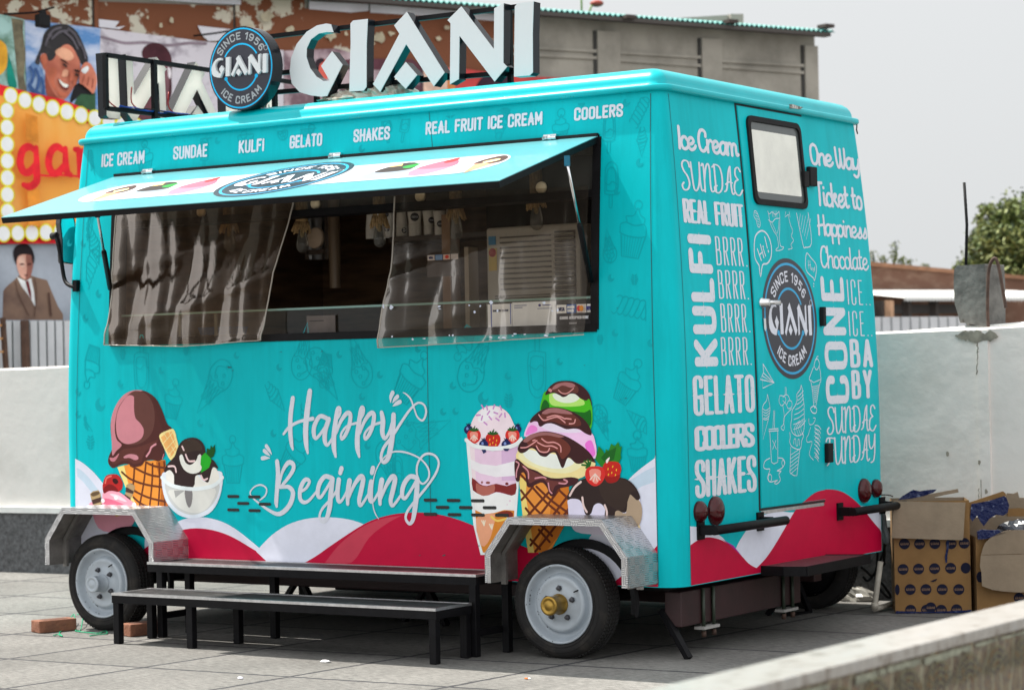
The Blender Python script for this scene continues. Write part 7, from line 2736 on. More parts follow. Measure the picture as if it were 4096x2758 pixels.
# feathered seahorse-like flourish
ln(ke, [(832, 740), (840, 800), (880, 790), (900, 740), (880, 735)], .004)
ln(ke, [(850, 830), (830, 900), (810, 940), (820, 980), (866, 975), (845, 1060), (840, 1110), (880, 1160)], .004)
for t_ in range(8):
    ln(ke, [(895 + 2 * t_, 810 + 42 * t_), (930 + 3 * t_ - t_ * t_, 815 + 42 * t_), (955 - 3 * t_, 850 + 42 * t_)], .005)
    ln(ke, [(890, 830 + 42 * t_), (915, 850 + 42 * t_), (930, 880 + 42 * t_)], .004)
FLN('feather_drawing')

# rear waves
a_ = Art(RW, .0012, .00005)
yb = ZB + .004
zcr = lambda L: [(min(max(p[0], .128), WD - .10), max(p[1], yb)) for p in L]
pR = lambda L: [r_px(*P(x, y)) for (x, y) in L]
a_.poly(zcr(pR(cr([(1568, 1196), (1600, 1200), (1636, 1216), (1655, 1236), (1668, 1253), (1680, 1232), (1698, 1204), (1716, 1184), (1734, 1171), (1770, 1162), (1805, 1164), (1840, 1152), (1900, 1150), (1960, 1150), (2010, 1150)], 4) + [(2020, 1290), (1568, 1400)])), WHT)
a_.poly(zcr(pR([(1702, 1130), (1702, 1130)] + [])) if 0 else zcr(pR(cr([(1640, 1224), (1668, 1246), (1690, 1268), (1668, 1240)], 3))), flat(160, 20, 140))
a_.poly(zcr(pR(cr([(1568, 1240), (1590, 1226), (1615, 1221), (1650, 1232), (1685, 1262), (1702, 1280), (1722, 1291), (1736, 1288)], 4) + [(1780, 1420), (1568, 1420)])), RED)
a_.poly(zcr(pR(cr([(1719, 1292), (1740, 1270), (1759, 1243), (1780, 1208), (1799, 1175), (1815, 1152), (1850, 1120), (1885, 1112), (1920, 1120), (1955, 1148), (1985, 1185), (2012, 1215)], 4) + [(2016, 1320), (1719, 1380)])), RED)
a_.build('wave_artwork', body)
a_ = Art(RW, .0092, .00003)
a_.poly([(min(p[0], DY2 - .008), max(p[1], DZ2 + .012)) for p in pR(cr([(1806, 1166), (1815, 1152), (1832, 1134), (1850, 1120), (1868, 1114), (1885, 1112)], 4) + [(1885, 1170)])], RED)
a_.build('wave_artwork', door)
# tail lamps
for (x, y, rx, ry, lbl) in ((1589, 1163, 12, 25, None), (1625, 1161, 16, 34, None), (1963, 1115, 13, 28, None), (1990, 1110, 10, 21, None)):
    q = r_px(*P(x, y))
    Rz = abs(r_px(*P(x, y - ry))[1] - q[1])
    mb = MB()
    mb.lathe([(Rz, 0), (Rz, .012), (Rz * .96, .02), (Rz * .75, .032), (Rz * .4, .04), (0, .043)], red_lens, RW(q, .0), (1, 0, 0), 28)
    mb.build('tail_light', tr)
# bumper tubes
for (a, b_) in (((1585, 1205), (1750, 1185)), ((1903, 1163), (2030, 1140))):
    pa_, pb_ = r_px(*P(*a)), r_px(*P(*b_))
    if a[0] > 1800:
        pb_ = (WD + .03, pa_[1] + .01)
    mb = MB()
    mb.tube([Vector((.10, pa_[0], pa_[1])), Vector((.10, pb_[0], pa_[1]))], .024, black_metal, 18)
    bmp = mb.build('bumper_tube', tr)
    for y in (pa_[0] + .03, pb_[0] - .12):
        mb = MB()
        mb.box((0.0, y - .035, pa_[1] - .05), (.012, y + .035, pa_[1] + .05), black_metal)
        mb.box((.012, y - .02, pa_[1] - .025), (.075, y + .02, pa_[1] + .025), black_metal)
        mb.build('bumper_bracket', bmp)
# folding step under the door
s0, s1 = r_px(*P(1735, 1305)), r_px(*P(1975, 1270))
mb = MB()
mat_perf = mat('perforated_step', (.07, .05, .055), .4, alt=(.02, .018, .02), scale=90, lo=.48, hi=.54, detail=2)
STZ = r_px(*P(1731, 1287))[1]
sB_, sC_ = (hit(*P(x, y), 2, STZ) for (x, y) in ((1834, 1289), (1978, 1261)))
SY0 = r_px(*P(1731, 1287))[0]
lp = [(.001, SY0), (sB_.x * .55, SY0 - .01), (sB_.x, sB_.y), (sC_.x, sC_.y), (.001, r_px(*P(1877, 1256))[0])]
mb.prism(lp, lambda p, d: Vector((p[0], p[1], STZ - .012 + d)), 0, .012, mat_perf, side=black_metal)
step = mb.build('step_platform', tr)
mb = MB()
for a, b_ in zip(lp, lp[1:]):
    mb.bar((a[0], a[1], STZ - .022), (b_[0], b_[1], STZ - .022), .012, .052, black_metal)
mb.build('step_rim', step)
mb = MB()
jt = hit(*P(1797, 1400), 2, 0)
mb.bar((jt.x, jt.y, STZ - .02), (jt.x, jt.y, .0), .034, .034, black_metal)
mb.bar((jt.x, jt.y + .01, .31), (jt.x + .03, jt.y + .20, .004), .03, .03, black_metal)
mb.bar((jt.x - .02, jt.y, .16), (jt.x - .14, jt.y - .02, .004), .03, .03, black_metal)
mb.bar((jt.x, jt.y, .008), (jt.x + .03, jt.y + .20, .008), .04, .012, black_metal)
mb.build('step_leg', step)

# ------------------------------------------------------------ wheels
tyre_m = bpy.data.materials.new('tyre_rubber')
tyre_m.use_nodes = True
b = tyre_m.node_tree.nodes['Principled BSDF']
b.inputs['Base Color'].default_value = (.014, .0135, .0135, 1)
b.inputs['Roughness'].default_value = .72
dust = mat('tyre_wall', (.016, .015, .015), .75, spec=.25, alt=(.045, .039, .033), scale=11, lo=.5, hi=.8, bump=.08, bscale=60)
rim_m = mat('rim_silver', (.38, .425, .47), .4, .05, var=.12, scale=9, alt=None, bump=.03, bscale=30)
chip = mat('rim_chip', (.04, .04, .045), .7)
gold_m = mat('brass_cap', (.36, .22, .045), .38, .75, var=.35, scale=18, bump=.15, bscale=40)
nut_m = mat('dark_nut', (.09, .09, .1), .45, .6)


def wheel(x, face_y, sgn, cap_m, spin, detail=True, cap_len=.085):
    """face_y: outer sidewall plane, sgn -1 outwards towards the serving side"""
    R, w_ = .283, .165
    o = Vector((x, face_y, .282))
    ax = Vector((0, sgn, 0))
    root = MB()
    # dished steel rim
    prof = [(.204, -.004), (.206, .004), (.200, .008), (.193, .002), (.187, -.016), (.178, -.040), (.164, -.048), (.154, -.044), (.149, -.024), (.143, -.012), (.134, -.009), (.122, -.012), (.100, -.018), (.085, -.012), (.060, -.007), (0, -.006)]
    root.lathe(prof, rim_m, o, ax, 56)
    root.lathe([(.2, -.004), (.19, -.15), (.02, -.15)], black_metal, o, ax, 40)
    wh = root.build('wheel', tr, fix=False)
    mb = MB()
    tp_ = [(.204, -.006), (.212, .004), (.235, .009), (.258, .005), (.272, -.006), (.279, -.016), (R, -.026)]
    y = -.026
    for gx in (.045, .075, .105):
        tp_ += [(R, -gx + .004), (R - .008, -gx + .002), (R - .008, -gx - .002), (R, -gx - .004)]
    tp_ += [(R, -.140), (.279, -.150), (.268, -.160), (.24, -.168), (.206, -.160)]
    mb.lathe(tp_, dust, o, ax, 96)
    ty = mb.build('tyre', wh, fix=False)
    # tread blocks along both shoulders and the middle
    mb = MB()
    x_ = Vector((1, 0, 0))
    z_ = Vector((0, 0, 1))
    for k in range(84):
        a = 2 * pi * k / 84
        d = x_ * cos(a) + z_ * sin(a)
        tn = -x_ * sin(a) + z_ * cos(a)
        for (c0, hw) in ((-.034, .011), (-.060, .010), (-.090, .010), (-.124, .014)):
            sk_ = .25 if c0 > -.08 else -.25
            mb.obox(o + ax * c0 + d * (R + .001), d * .0028, (ax + tn * sk_).normalized() * hw, tn * .0066, tyre_m)
    mb.build('tread', ty)
    # sidewall ridges
    if detail:
        mb = MB()
        for r_ in (.222, .247):
            mb.lathe([(r_ - .002, .0055 if r_ < .23 else .0075), (r_, .0105), (r_ + .002, .0055 if r_ < .23 else .0075)], dust, o, ax, 72)
        mb.build('sidewall_rib', ty, fix=False)
        mb = MB()
        up_ = Vector((0, 0, 1))
        for k in range(5):
            a = spin + 2 * pi * k / 5
            d = x_ * cos(a) + z_ * sin(a)
            q = o + d * .082 + ax * -.008
            mb.lathe([(.016, 0), (.016, .004), (.012, .004), (.0115, .016), (.006, .018), (.006, .026), (0, .026)], nut_m, q, ax, 6, smooth=False)
        mb.build('wheel_nut', wh)
        mb = MB()
        mb.lathe([(.052, -.008), (.054, .0), (.050, .004), (.047, .01), (.047, cap_len - .012), (.050, cap_len - .01), (.050, cap_len - .004), (.044, cap_len), (.034, cap_len), (.032, cap_len - .004), (.022, cap_len - .002), (.014, cap_len + .004), (0, cap_len + .004)], cap_m, o, ax, 36)
        mb.build('hub_cap', wh, fix=False)
        mb = MB()
        d = x_ * cos(spin + 5.3) + z_ * sin(spin + 5.3)
        mb.tube([o + d * .140 + ax * -.02, o + d * .120 + ax * .012], .004, black_rubber, 8)
        mb.build('valve', wh)
        rr = random.Random(int(x * 100))
        mb = MB()
        for k in range(26):
            a = rr.uniform(1.8, 4.6)
            r_ = rr.choice((.147, .149, .186, .13, .195))
            d = x_ * cos(a) + z_ * sin(a)
            tn = -x_ * sin(a) + z_ * cos(a)
            pr = {.147: -.016, .149: -.019, .186: -.012, .13: -.0085, .195: .008}[r_]
            mb.obox(o + d * r_ + ax * pr, d * rr.uniform(.001, .0025), tn * rr.uniform(.001, .004), ax * .0006, chip)
        mb.build('rim_chip', wh)
    # inner splash arch
    return wh


wheel(-.6136, -.172, -1, gold_m, RAD(90), cap_len=.10)
wheel(-3.8091, -.172, -1, rim_m, RAD(112))
wheel(-.52, WD + .10, 1, rim_m, 0, False)
wheel(-3.8091, WD + .172, 1, rim_m, 0, False)

# tread plate mudguards
tread = bpy.data.materials.new('tread_plate')
tread.use_nodes = True
nt = tread.node_tree
b = nt.nodes['Principled BSDF']
b.inputs['Metallic'].default_value = .9
b.inputs['Base Color'].default_value = (.56, .56, .57, 1)
b.inputs['Roughness'].default_value = .33
uvn = nt.nodes.new('ShaderNodeUVMap')
uvn.uv_map = 'map'
chk = nt.nodes.new('ShaderNodeTexChecker')
chk.inputs['Scale'].default_value = 1 / .046
nt.links.new(uvn.outputs[0], chk.inputs[0])
hts = []
for dr in ('X', 'Y'):
    wv = nt.nodes.new('ShaderNodeTexWave')
    wv.bands_direction = dr
    wv.inputs['Scale'].default_value = 30
    nt.links.new(uvn.outputs[0], wv.inputs[0])
    hts.append(wv)
mx = nt.nodes.new('ShaderNodeMixRGB')
nt.links.new(chk.outputs[1], mx.inputs[0])
nt.links.new(hts[0].outputs[0], mx.inputs[1])
nt.links.new(hts[1].outputs[0], mx.inputs[2])
cr_ = nt.nodes.new('ShaderNodeValToRGB')
cr_.color_ramp.elements[0].position = .45
cr_.color_ramp.elements[1].position = .8
nt.links.new(mx.outputs[0], cr_.inputs[0])
bp = nt.nodes.new('ShaderNodeBump')
bp.inputs['Strength'].default_value = .55
bp.inputs['Distance'].default_value = .003
nt.links.new(cr_.outputs[0], bp.inputs['Height'])
nt.links.new(bp.outputs[0], b.inputs['Normal'])
cm_ = nt.nodes.new('ShaderNodeMixRGB')
nt.links.new(cr_.outputs[0], cm_.inputs[0])
cm_.inputs[1].default_value = (.34, .34, .36, 1)
cm_.inputs[2].default_value = (.78, .78, .78, 1)
nt.links.new(cm_.outputs[0], b.inputs['Base Color'])
rm = nt.nodes.new('ShaderNodeMapRange')
rm.inputs[3].default_value, rm.inputs[4].default_value = .42, .2
nt.links.new(cr_.outputs[0], rm.inputs[0])
nt.links.new(rm.outputs[0], b.inputs['Roughness'])
inner_m = mat('mudguard_inside', (.20, .19, .18), .6, .3, var=.4, scale=9)


def mudguard(xc, out, side):
    pr = [(-.43, .392), (-.43, .545), (-.285, .733), (.285, .733), (.43, .545), (.43, .392)]
    y0, y1 = (0.0, -.30) if side < 0 else (WD, WD + .30)
    mb = MB()
    L = 0
    mb.uv = {}

    def quad(pts, uvs, m_):
        mb.add(pts, [tuple(range(len(pts)))], m_)
        mb.uv[len(mb.f) - 1] = uvs
    for (a, b_) in zip(pr, pr[1:]):
        l_ = math.hypot(b_[0] - a[0], b_[1] - a[1])
        quad([(xc + a[0], y0, a[1]), (xc + b_[0], y0, b_[1]), (xc + b_[0], y1, b_[1]), (xc + a[0], y1, a[1])], [(L, 0), (L + l_, 0), (L + l_, .3), (L, .3)], tread)
        L += l_
    mg = mb.build('mudguard', tr, fix=False)
    # inside skin, a few millimetres below
    ci, k_ = [], .006
    ipr = [(p[0] * .985, p[1] - .006) for p in pr]
    mb = MB()
    mb.add([(xc + p[0], y, p[1]) for y in (y0, y1 * .99 if side > 0 else y1 + .004) for p in ipr], [(i, i + 1, 7 + i, 6 + i) for i in range(5)], inner_m)
    mb.build('inner_skin', mg, fix=False)
    # folded outer flange
    fl = .036
    ins = [(-.43 + fl, .392), (-.43 + fl, .535), (-.27, .733 - fl), (.27, .733 - fl), (.43 - fl, .535), (.43 - fl, .392)]
    mb = MB()
    mb.uv = {}
    L = 0
    for i in range(5):
        a, b_, c2, d2 = pr[i], pr[i + 1], ins[i + 1], ins[i]
        l_ = math.hypot(b_[0] - a[0], b_[1] - a[1])
        yy = y1 + .003 * side
        mb.add([(xc + a[0], yy, a[1]), (xc + b_[0], yy, b_[1]), (xc + c2[0], yy, c2[1]), (xc + d2[0], yy, d2[1])], [(0, 1, 2, 3)], tread)
        mb.uv[len(mb.f) - 1] = [(L, .31), (L + l_, .31), (L + l_, .346), (L, .346)]
        L += l_
    mb.build('outer_flange', mg, fix=False)
    mb = MB()
    # angle-iron stiffeners and a black splash arch against the body
    for (a, b_) in zip(pr, pr[1:]):
        s_ = .955
        mb.bar((xc + a[0] * s_, (y0 + y1) / 2, a[1] - .02), (xc + b_[0] * s_, (y0 + y1) / 2, b_[1] - .02), .03, .02, inner_m)
    mb.build('stiffener', mg)
    mb = MB()
    V = []
    for k in range(25):
        a = RAD(-12) + RAD(204) * k / 24
        for (r_, yy) in ((.325, y0 + side * .012), (.325, y0 + side * .05), (.275, y0 + side * .012)):
            V.append((xc + r_ * cos(a), yy, .285 + r_ * sin(a)))
    mb.add(V, [(3 * k, 3 * k + 3, 3 * k + 4, 3 * k + 1) for k in range(24)] + [(3 * k, 3 * k + 2, 3 * k + 5, 3 * k + 3) for k in range(24)], black_rubber)
    mb.build('splash_arch', mg)
    return mg


mudguard(-.55, 0, -1)
mudguard(-3.707, 0, -1)
mudguard(-.6, 0, 1)
mudguard(-3.75, 0, 1)

# ------------------------------------------------------------ chassis and props
mb = MB()
mb.box((-.16, .13, .155), (-.06, 1.50, .335), maroon)
mb.box((-4.1, .55, .23), (-.17, .65, .335), maroon)
mb.box((-4.1, 1.9, .23), (-.17, 2.0, .335), maroon)
mb.box((-4.2, .13, .20), (-4.1, WD - .12, .335), maroon)
ch = mb.build('chassis', tr, bevel=.006)
mb = MB()
mb.tube([(-.6136, -.02, .282), (-.6136, WD + .02, .282)], .04, black_metal, 12)
mb.tube([(-3.8091, -.02, .282), (-3.8091, WD + .02, .282)], .04, black_metal, 12)
mb.build('axle', tr)
for y in (.40, 1.32):
    mb = MB()
    for dy in (-.055, .055):
        mb.tube([(-.05, y + dy, .34), (-.05, y + dy, .10)], .010, mat('u_bolt', (.02, .03, .018), .5) if dy < 0 and y < .5 else bpy.data.materials['u_bolt'], 8)
        mb.tube([(-.05, y + dy, .115), (-.05, y + dy, .085)], .013, rust, 6)
    mb.box((-.09, y - .085, .125), (-.03, y + .085, .14), flat(150, 148, 145, .5))
    mb.build('u_bolt', ch)
for (x, y, d) in ((-.16, .14, 1), (-2.2, .9, 1), (-2.2, 2.2, 1), (-3.4, 1.2, 1)):
    mb = MB()
    mb.bar((x - .02, y, .24), (x + .16, y - .05, .004), .035, .03, black_metal)
    if x < -1:
        mb.bar((x, y, .30), (x + .02 * d, y, .004), .04, .04, black_metal)
        mb.bar((x, y, .24), (x - .22, y + .05, .004), .035, .03, black_metal)
    mb.build('prop_leg', ch)
mb = MB()
mb.box((-2.9, .9, .18), (-2.2, 1.7, .31), black_rubber)
mb.ell((-1.45, 1.5, .20), .18, .14, .09, black_rubber)
mb.build('underbody_tank', ch)

# ------------------------------------------------------------ wing mirror on the nose
mk = lambda x, y, X: hit(*P(x, y), 0, X)
MX = XL - .02
mb = MB()
mq = [hitp(*P(x, y), (MX, 0, 2.2), Vector((.955, -.297, 0))) for (x, y) in cr([(137, 494), (168, 492), (172, 545), (172, 588), (167, 600), (148, 598), (141, 592), (140, 545)], 3, True)]
mn = Vector((.955, -.297, 0))
mc = sum(mq, Vector()) / len(mq)
mu = Vector((.297, .955, 0))
poly2 = [((q - mc).dot(mu), q.z - mc.z) for q in mq]
mb.prism(poly2, lambda p, d: mc + mu * p[0] + Vector((0, 0, p[1])) + mn * d, -.05, 0, black_gloss)
mir = mb.build('wing_mirror', tr, bevel=.008)
mb = MB()
mb.prism([(p[0] * .84, p[1] * .94) for p in poly2], lambda p, d: mc + mu * p[0] + Vector((0, 0, p[1])) + mn * d, .001, .003, mat('mirror_glass', (.55, .7, .72), .04, 1.))
mb.build('mirror_glass', mir)
mb = MB()
ends = [hit(*P(x, y), 1, .06 - .01 * i) for i, (x, y) in enumerate(((126, 536), (131, 550), (139, 590), (146, 632), (155, 647), (170, 652)))]
foot = SW(s_px(*P(177, 650)), .01)
mb.tube(cr([tuple(e) for e in ends] + [tuple(foot)], 4), .0125, black_metal, 10)
mb.tube([hit(*P(119, 537), 1, .07), hit(*P(132, 535), 1, .06)], .022, black_rubber, 12)
mb.obox(foot, (.016, 0, 0), (0, .02, 0), (0, 0, .035), black_metal)
mb.build('mirror_arm', mir)

# ------------------------------------------------------------ roof signs
letter_face = mat('letter_white', (.60, .625, .64), .3, spec=.3)
letter_back = mat('letter_back', (.80, .79, .74), .4, var=.06, scale=6)
_nt = letter_back.node_tree
_tr = _nt.nodes.new('ShaderNodeBsdfTranslucent')
_tr.inputs[0].default_value = (.97, .95, .91, 1)
_mx = _nt.nodes.new('ShaderNodeMixShader')
_mx.inputs[0].default_value = .74
_nt.links.new(_nt.nodes['Principled BSDF'].outputs[0], _mx.inputs[1])
_nt.links.new(_tr.outputs[0], _mx.inputs[2])
_nt.links.new(_mx.outputs[0], _nt.nodes['Material Output'].inputs[0])
letter_side = mat('letter_side', (.008, .009, .012), .2, spec=.3)
SY = SIGN_Y


def bar3(mb, a, b_, w_=.026):
    mb.bar(a, b_, w_, w_, black_metal)


def sp(x, y, col, yy=SIGN_Y + .085):
    k = crop(col, 0)
    return hit(*k(x, y), 1, yy)


mb = MB()
ua, ub = sp(40, 345, 1), sp(2330, 92, 1)
la, lb = sp(110, 845, 1), sp(2330, 662, 1)
bar3(mb, ua, (sp(60, 62, 2)))
bar3(mb, la, Vector((ub.x + .12, ub.y, lb.z)))
for (x, col) in ((545, 1), (2310, 1)):
    q = sp(x, 500, col)
    top_ = la.z if col == 1 and x < 600 else ub.z
    bar3(mb, Vector((q.x, q.y, top_)), Vector((q.x, q.y, 3.045)))
bar3(mb, Vector((ua.x + .1, ua.y, la.z + .11)), Vector((ua.x + .1, ua.y, 3.045)))
bar3(mb, Vector((ua.x + .1, ua.y, la.z + .11)), Vector((ua.x + .42, ua.y, la.z + .105)))
sign_f = mb.build('sign_frame', tr)
for i, L in enumerate(SIGN):
    mb = MB()
    for q in L:
        mb.prism(q, lambda p, d: Vector((p[0], SIGN_Y + d, p[1])), .004, .07, letter_back, side=letter_side)
        mb.prism(q, lambda p, d: Vector((p[0], SIGN_Y + d, p[1])), 0, .0035, letter_face)
    mb.build('sign_letter', sign_f, 'big white letter ' + 'GIANI'[i])
# second sign along the nose, seen from behind
NX = -4.05
y_i = hit(*crop(0, 0)(895, 760), 0, NX - .05).y
y_g = y_i + (SX1 - SX0)
mb = MB()
zt_, zl_ = hit(*crop(0, 0)(965, 500), 0, NX + .06).z, hit(*crop(0, 0)(965, 985), 0, NX + .06).z
yb0 = hit(*crop(0, 0)(960, 740), 0, NX + .06).y
for z in (zt_, zl_):
    bar3(mb, (NX + .06, yb0, z), (NX + .06, y_g + .1, z))
bar3(mb, (NX + .06, yb0 + .001, zt_), (NX + .06, yb0 + .001, zl_))
yp = hit(*crop(0, 0)(1397, 800), 0, NX + .07).y
bar3(mb, (NX + .075, yp, zt_ + .01), (NX + .075, yp, 3.045), .03)
bar3(mb, (NX + .075, yp + .95, zt_ + .01), (NX + .075, yp + .95, 3.045), .03)
sign_n = mb.build('sign_frame', tr)
for i, L in enumerate(SIGN):
    mb = MB()
    for q in L:
        mb.prism(q, lambda p, d: Vector((NX - d, y_g - (p[0] - SX0), p[1])), 0, .07, letter_back, side=letter_side)
    mb.build('sign_letter', sign_n, 'white letter %s seen from behind' % 'GIANI'[i])
mb = MB()
wire_b, wire_r = flat(30, 70, 150, .4), flat(140, 24, 24, .4)
for j in range(3):
    mb.tube([(NX + .075 + .006 * j, yb0 + .1 + (y_g - yb0) * k / 14, zl_ + .016 + .008 * sin(k * 1.7 + j * 2)) for k in range(14)], .004, wire_b if j < 2 else black_rubber, 6)
for dy in (.03, .24, .58):
    mb.tube(cr([(NX + .005, yb0 + dy + .05, zl_ + .16), (NX + .03, yb0 + dy + .02, zl_ + .06), (NX + .07, yb0 + dy + .05, zl_ + .01)], 4), .004, wire_r, 6)
mb.build('sign_wiring', sign_n)
# round sign
d0, d1, d2, d3 = (hit(*P(550, 60), 1, .1), hit(*P(550, 250), 1, .1), hit(*P(476, 155), 1, .1), hit(*P(622, 155), 1, .1))
dcx, dcz, dr = (d2.x + d3.x) / 2, (d0.z + d1.z) / 2, (d0.z - d1.z) / 2
mb = MB()
mb.lathe([(0, 0), (dr, 0), (dr, .085), (0, .085)], letter_side, (dcx, .1, dcz), (0, 1, 0), 64, smooth=False)
mb.bar((dcx + .06, .16, dcz - dr + .06), (dcx + .06, .16, 3.045), .03, .03, black_metal)
rs = mb.build('round_sign', tr)
a_ = Art(lambda p, off=0: Vector((p[0], .1 - off, p[1])), .001, .00003)
dull_w = flat(150, 156, 160)
a_.disc(dcx, dcz, dr * .985, dr * .985, navy, 64)
a_.ring(dcx, dcz, dr * .93, dr * .965, flat(20, 170, 220))
cyan = flat(20, 170, 220)
a_.ring(dcx, dcz, dr * .56, dr * .60, cyan, a0=RAD(32), a1=RAD(148), n=24)
a_.ring(dcx, dcz, dr * .50, dr * .54, cyan, a0=RAD(205), a1=RAD(335), n=24)
for s_ in (-1, 1):
    a_.disc(dcx + s_ * dr * .47, dcz - dr * .22, dr * .05, dr * .05, cyan, 14)
arc_text(a_, 'SINCE 1956', dcx, dcz, dr * .78, pi / 2, RAD(118), dr * .15, dr * .035, dull_w)
arc_text(a_, 'ICE CREAM', dcx, dcz, dr * .76, -pi / 2, RAD(96), dr * .15, dr * .035, dull_w, inward=True)
a_.ring(dcx + dr * .78, dcz + dr * .42, dr * .05, dr * .065, dull_w, n=18)
a_.build('sign_print', rs)
mb = MB()
for L in NORM:
    for q in L:
        mb.prism([(dcx + (p[0] - .5) * dr * 1.72, dcz + (p[1] - .5) * dr * .50 + dr * .05) for p in q], lambda p, d: Vector((p[0], .1 - d, p[1])), .003, .02, letter_face)
mb.build('raised_letters', rs)
mb = MB()
for k in range(3):
    mb.tube(cr([(dcx + .02 + .03 * k, .2, dcz - dr + .03), (dcx + .05 + .03 * k, .22, dcz - dr - .06), (dcx + .02 + .05 * k, .2, 3.06)], 4), .003, (wire_b, wire_r, flat(40, 150, 130, .4))[k], 6)
mb.build('sign_wiring', rs)

# ============================================================ THINGS ROUND THE TRAILER
# crumpled plastic on the roof
def crumple(mb, c0, rx, ry, rz, m_, seed, n=16):
    rr = random.Random(seed)
    ph = [(Vector((rr.gauss(0, 1), rr.gauss(0, 1), rr.gauss(0, 1))) * rr.uniform(2, 7), rr.uniform(0, 6.28), rr.uniform(.04, .16)) for _ in range(14)]
    V, F = [], []
    for i in range(n + 1):
        t = pi * i / n
        for k in range(2 * n):
            a = pi * k / n
            d = Vector((sin(t) * cos(a), sin(t) * sin(a), cos(t)))
            r = 1 + sum(am * abs(sin(f_.dot(d) + p_)) for f_, p_, am in ph) - .35 + rr.uniform(-.06, .06)
            V.append(Vector(c0) + Vector((d.x * rx * r, d.y * ry * r, max(-.2, d.z) * rz * r)))
    for i in range(n):
        for k in range(2 * n):
            F.append((i * 2 * n + k, i * 2 * n + (k + 1) % (2 * n), (i + 1) * 2 * n + (k + 1) % (2 * n), (i + 1) * 2 * n + k))
    mb.add(V, F, m_)


plas = mat('dirty_plastic', (.52, .47, .40), .3, alt=(.30, .22, .15), scale=14, lo=.5, hi=.7, coat=.4)
q = hit(*P(870, 222), 1, .42)
t = thing('crumpled_plastic', 'crumpled dusty plastic sheet lying on the trailer roof under the sign', 'rubbish', (q.x, q.y, 3.06))
mb = MB()
for (x, y, rx, rz, sd_) in ((895, 215, .09, .075, 1), (850, 222, .12, .06, 2), (808, 228, .10, .04, 3), (912, 222, .05, .06, 5), (780, 236, .07, .02, 4)):
    q = hit(*P(x, y), 1, .42)
    crumple(mb, (q.x, .42, 3.065), rx, .10, rz + max(0, q.z - 3.08) * .5, plas, sd_)
mb.build('sheet', t, fix=False)


# step benches
bench_mat = mat('bench_mat', (.022, .021, .022), .5, spec=.3, alt=(.10, .097, .094), scale=26, lo=.52, hi=.72, detail=7, bump=.2, bscale=60, stretch=(.4, 1, 1))


def bench(label, x0, x1, y0, y1, zt, legs, stretch=None):
    t = thing('step_bench', label, 'bench', ((x0 + x1) / 2, (y0 + y1) / 2, 0), 'black step benches in front of the hatch')
    mb = MB()
    mb.box((x0 + .028, y0 + .028, zt - .012), (x1 - .028, y1 - .028, zt - .002), bench_mat)
    mb.build('top', t)
    mb = MB()
    for a, b_ in (((x0, y0 + .014), (x1, y0 + .014)), ((x0, y1 - .014), (x1, y1 - .014))):
        mb.bar((a[0], a[1], zt - .006), (b_[0], b_[1], zt - .006), .030, .014, alu)
    for x in (x0 + .014, x1 - .014):
        mb.bar((x, y0 + .03, zt - .0065), (x, y1 - .03, zt - .0065), .028, .012, alu)
    mb.build('edging', t)
    mb = MB()
    for y in (y0 + .022, y1 - .022):
        mb.bar((x0, y, zt - .035), (x1, y, zt - .035), .04, .042, black_metal)
    for x in (x0 + .022, x1 - .022):
        mb.bar((x, y0 + .043, zt - .035), (x, y1 - .043, zt - .035), .04, .0415, black_metal)
    mb.build('frame', t)
    for (x, y) in legs:
        mb = MB()
        mb.box((x - .021, y - .021, 0.002), (x + .021, y + .021, zt - .0555), black_metal)
        mb.build('leg', t, bevel=.003)
    if stretch:
        for x in stretch:
            mb = MB()
            mb.bar((x, y0 + .044, .125), (x, y1 - .044, .125), .03, .035, black_metal)
            mb.build('stretcher', t)


bench('lower black step bench with silver edging nearest the viewer', -3.290, -1.058, -.642, -.318, .286, [(-3.262, -.618), (-2.72, -.618), (-1.085, -.618), (-3.262, -.342), (-2.62, -.342), (-1.085, -.342)])
bench('upper black step bench with worn silver edging against the trailer', -3.322, -1.035, -.308, -.018, .432, [(-3.235, -.285), (-1.062, -.285), (-3.235, -.045), (-1.02, -.043), (-2.6, -.045)], (-3.235, -1.05))

# wheel chocks: bricks
brick = mat('red_brick', (.25, .105, .06), .9, alt=(.16, .07, .045), scale=14, lo=.45, hi=.7, bump=.5, bscale=40)


def brickobj(label, A, B, depth, h):
    a, b_ = hit(*P(*A), 2, 0), hit(*P(*B), 2, 0)
    t = thing('brick', label, 'brick', a, 'bricks wedged at the left wheel')
    d = (b_ - a)
    n_ = Vector((-d.y, d.x, 0)).normalized() * depth
    mb = MB()
    v = [a, b_, b_ + n_, a + n_]
    rr = random.Random(int(A[0]))
    J = lambda: Vector((rr.uniform(-.004, .004), rr.uniform(-.004, .004), 0))
    lo = [p + Vector((0, 0, .001)) for p in v]
    hi = [p + Vector((0, 0, h)) + J() for p in v]
    mb.add(lo + hi, [(0, 3, 2, 1), (4, 5, 6, 7), (0, 1, 5, 4), (1, 2, 6, 5), (2, 3, 7, 6), (3, 0, 4, 7)], brick)
    # the pressed frog on top
    c_ = (hi[0] + hi[2]) / 2
    q = [c_ + (p - c_) * .62 for p in hi]
    mb.add([p + Vector((0, 0, .0012)) for p in q], [(0, 1, 2, 3)], mat('brick_frog', (.13, .06, .04), .95))
    mb.build('body', t, bevel=.005)


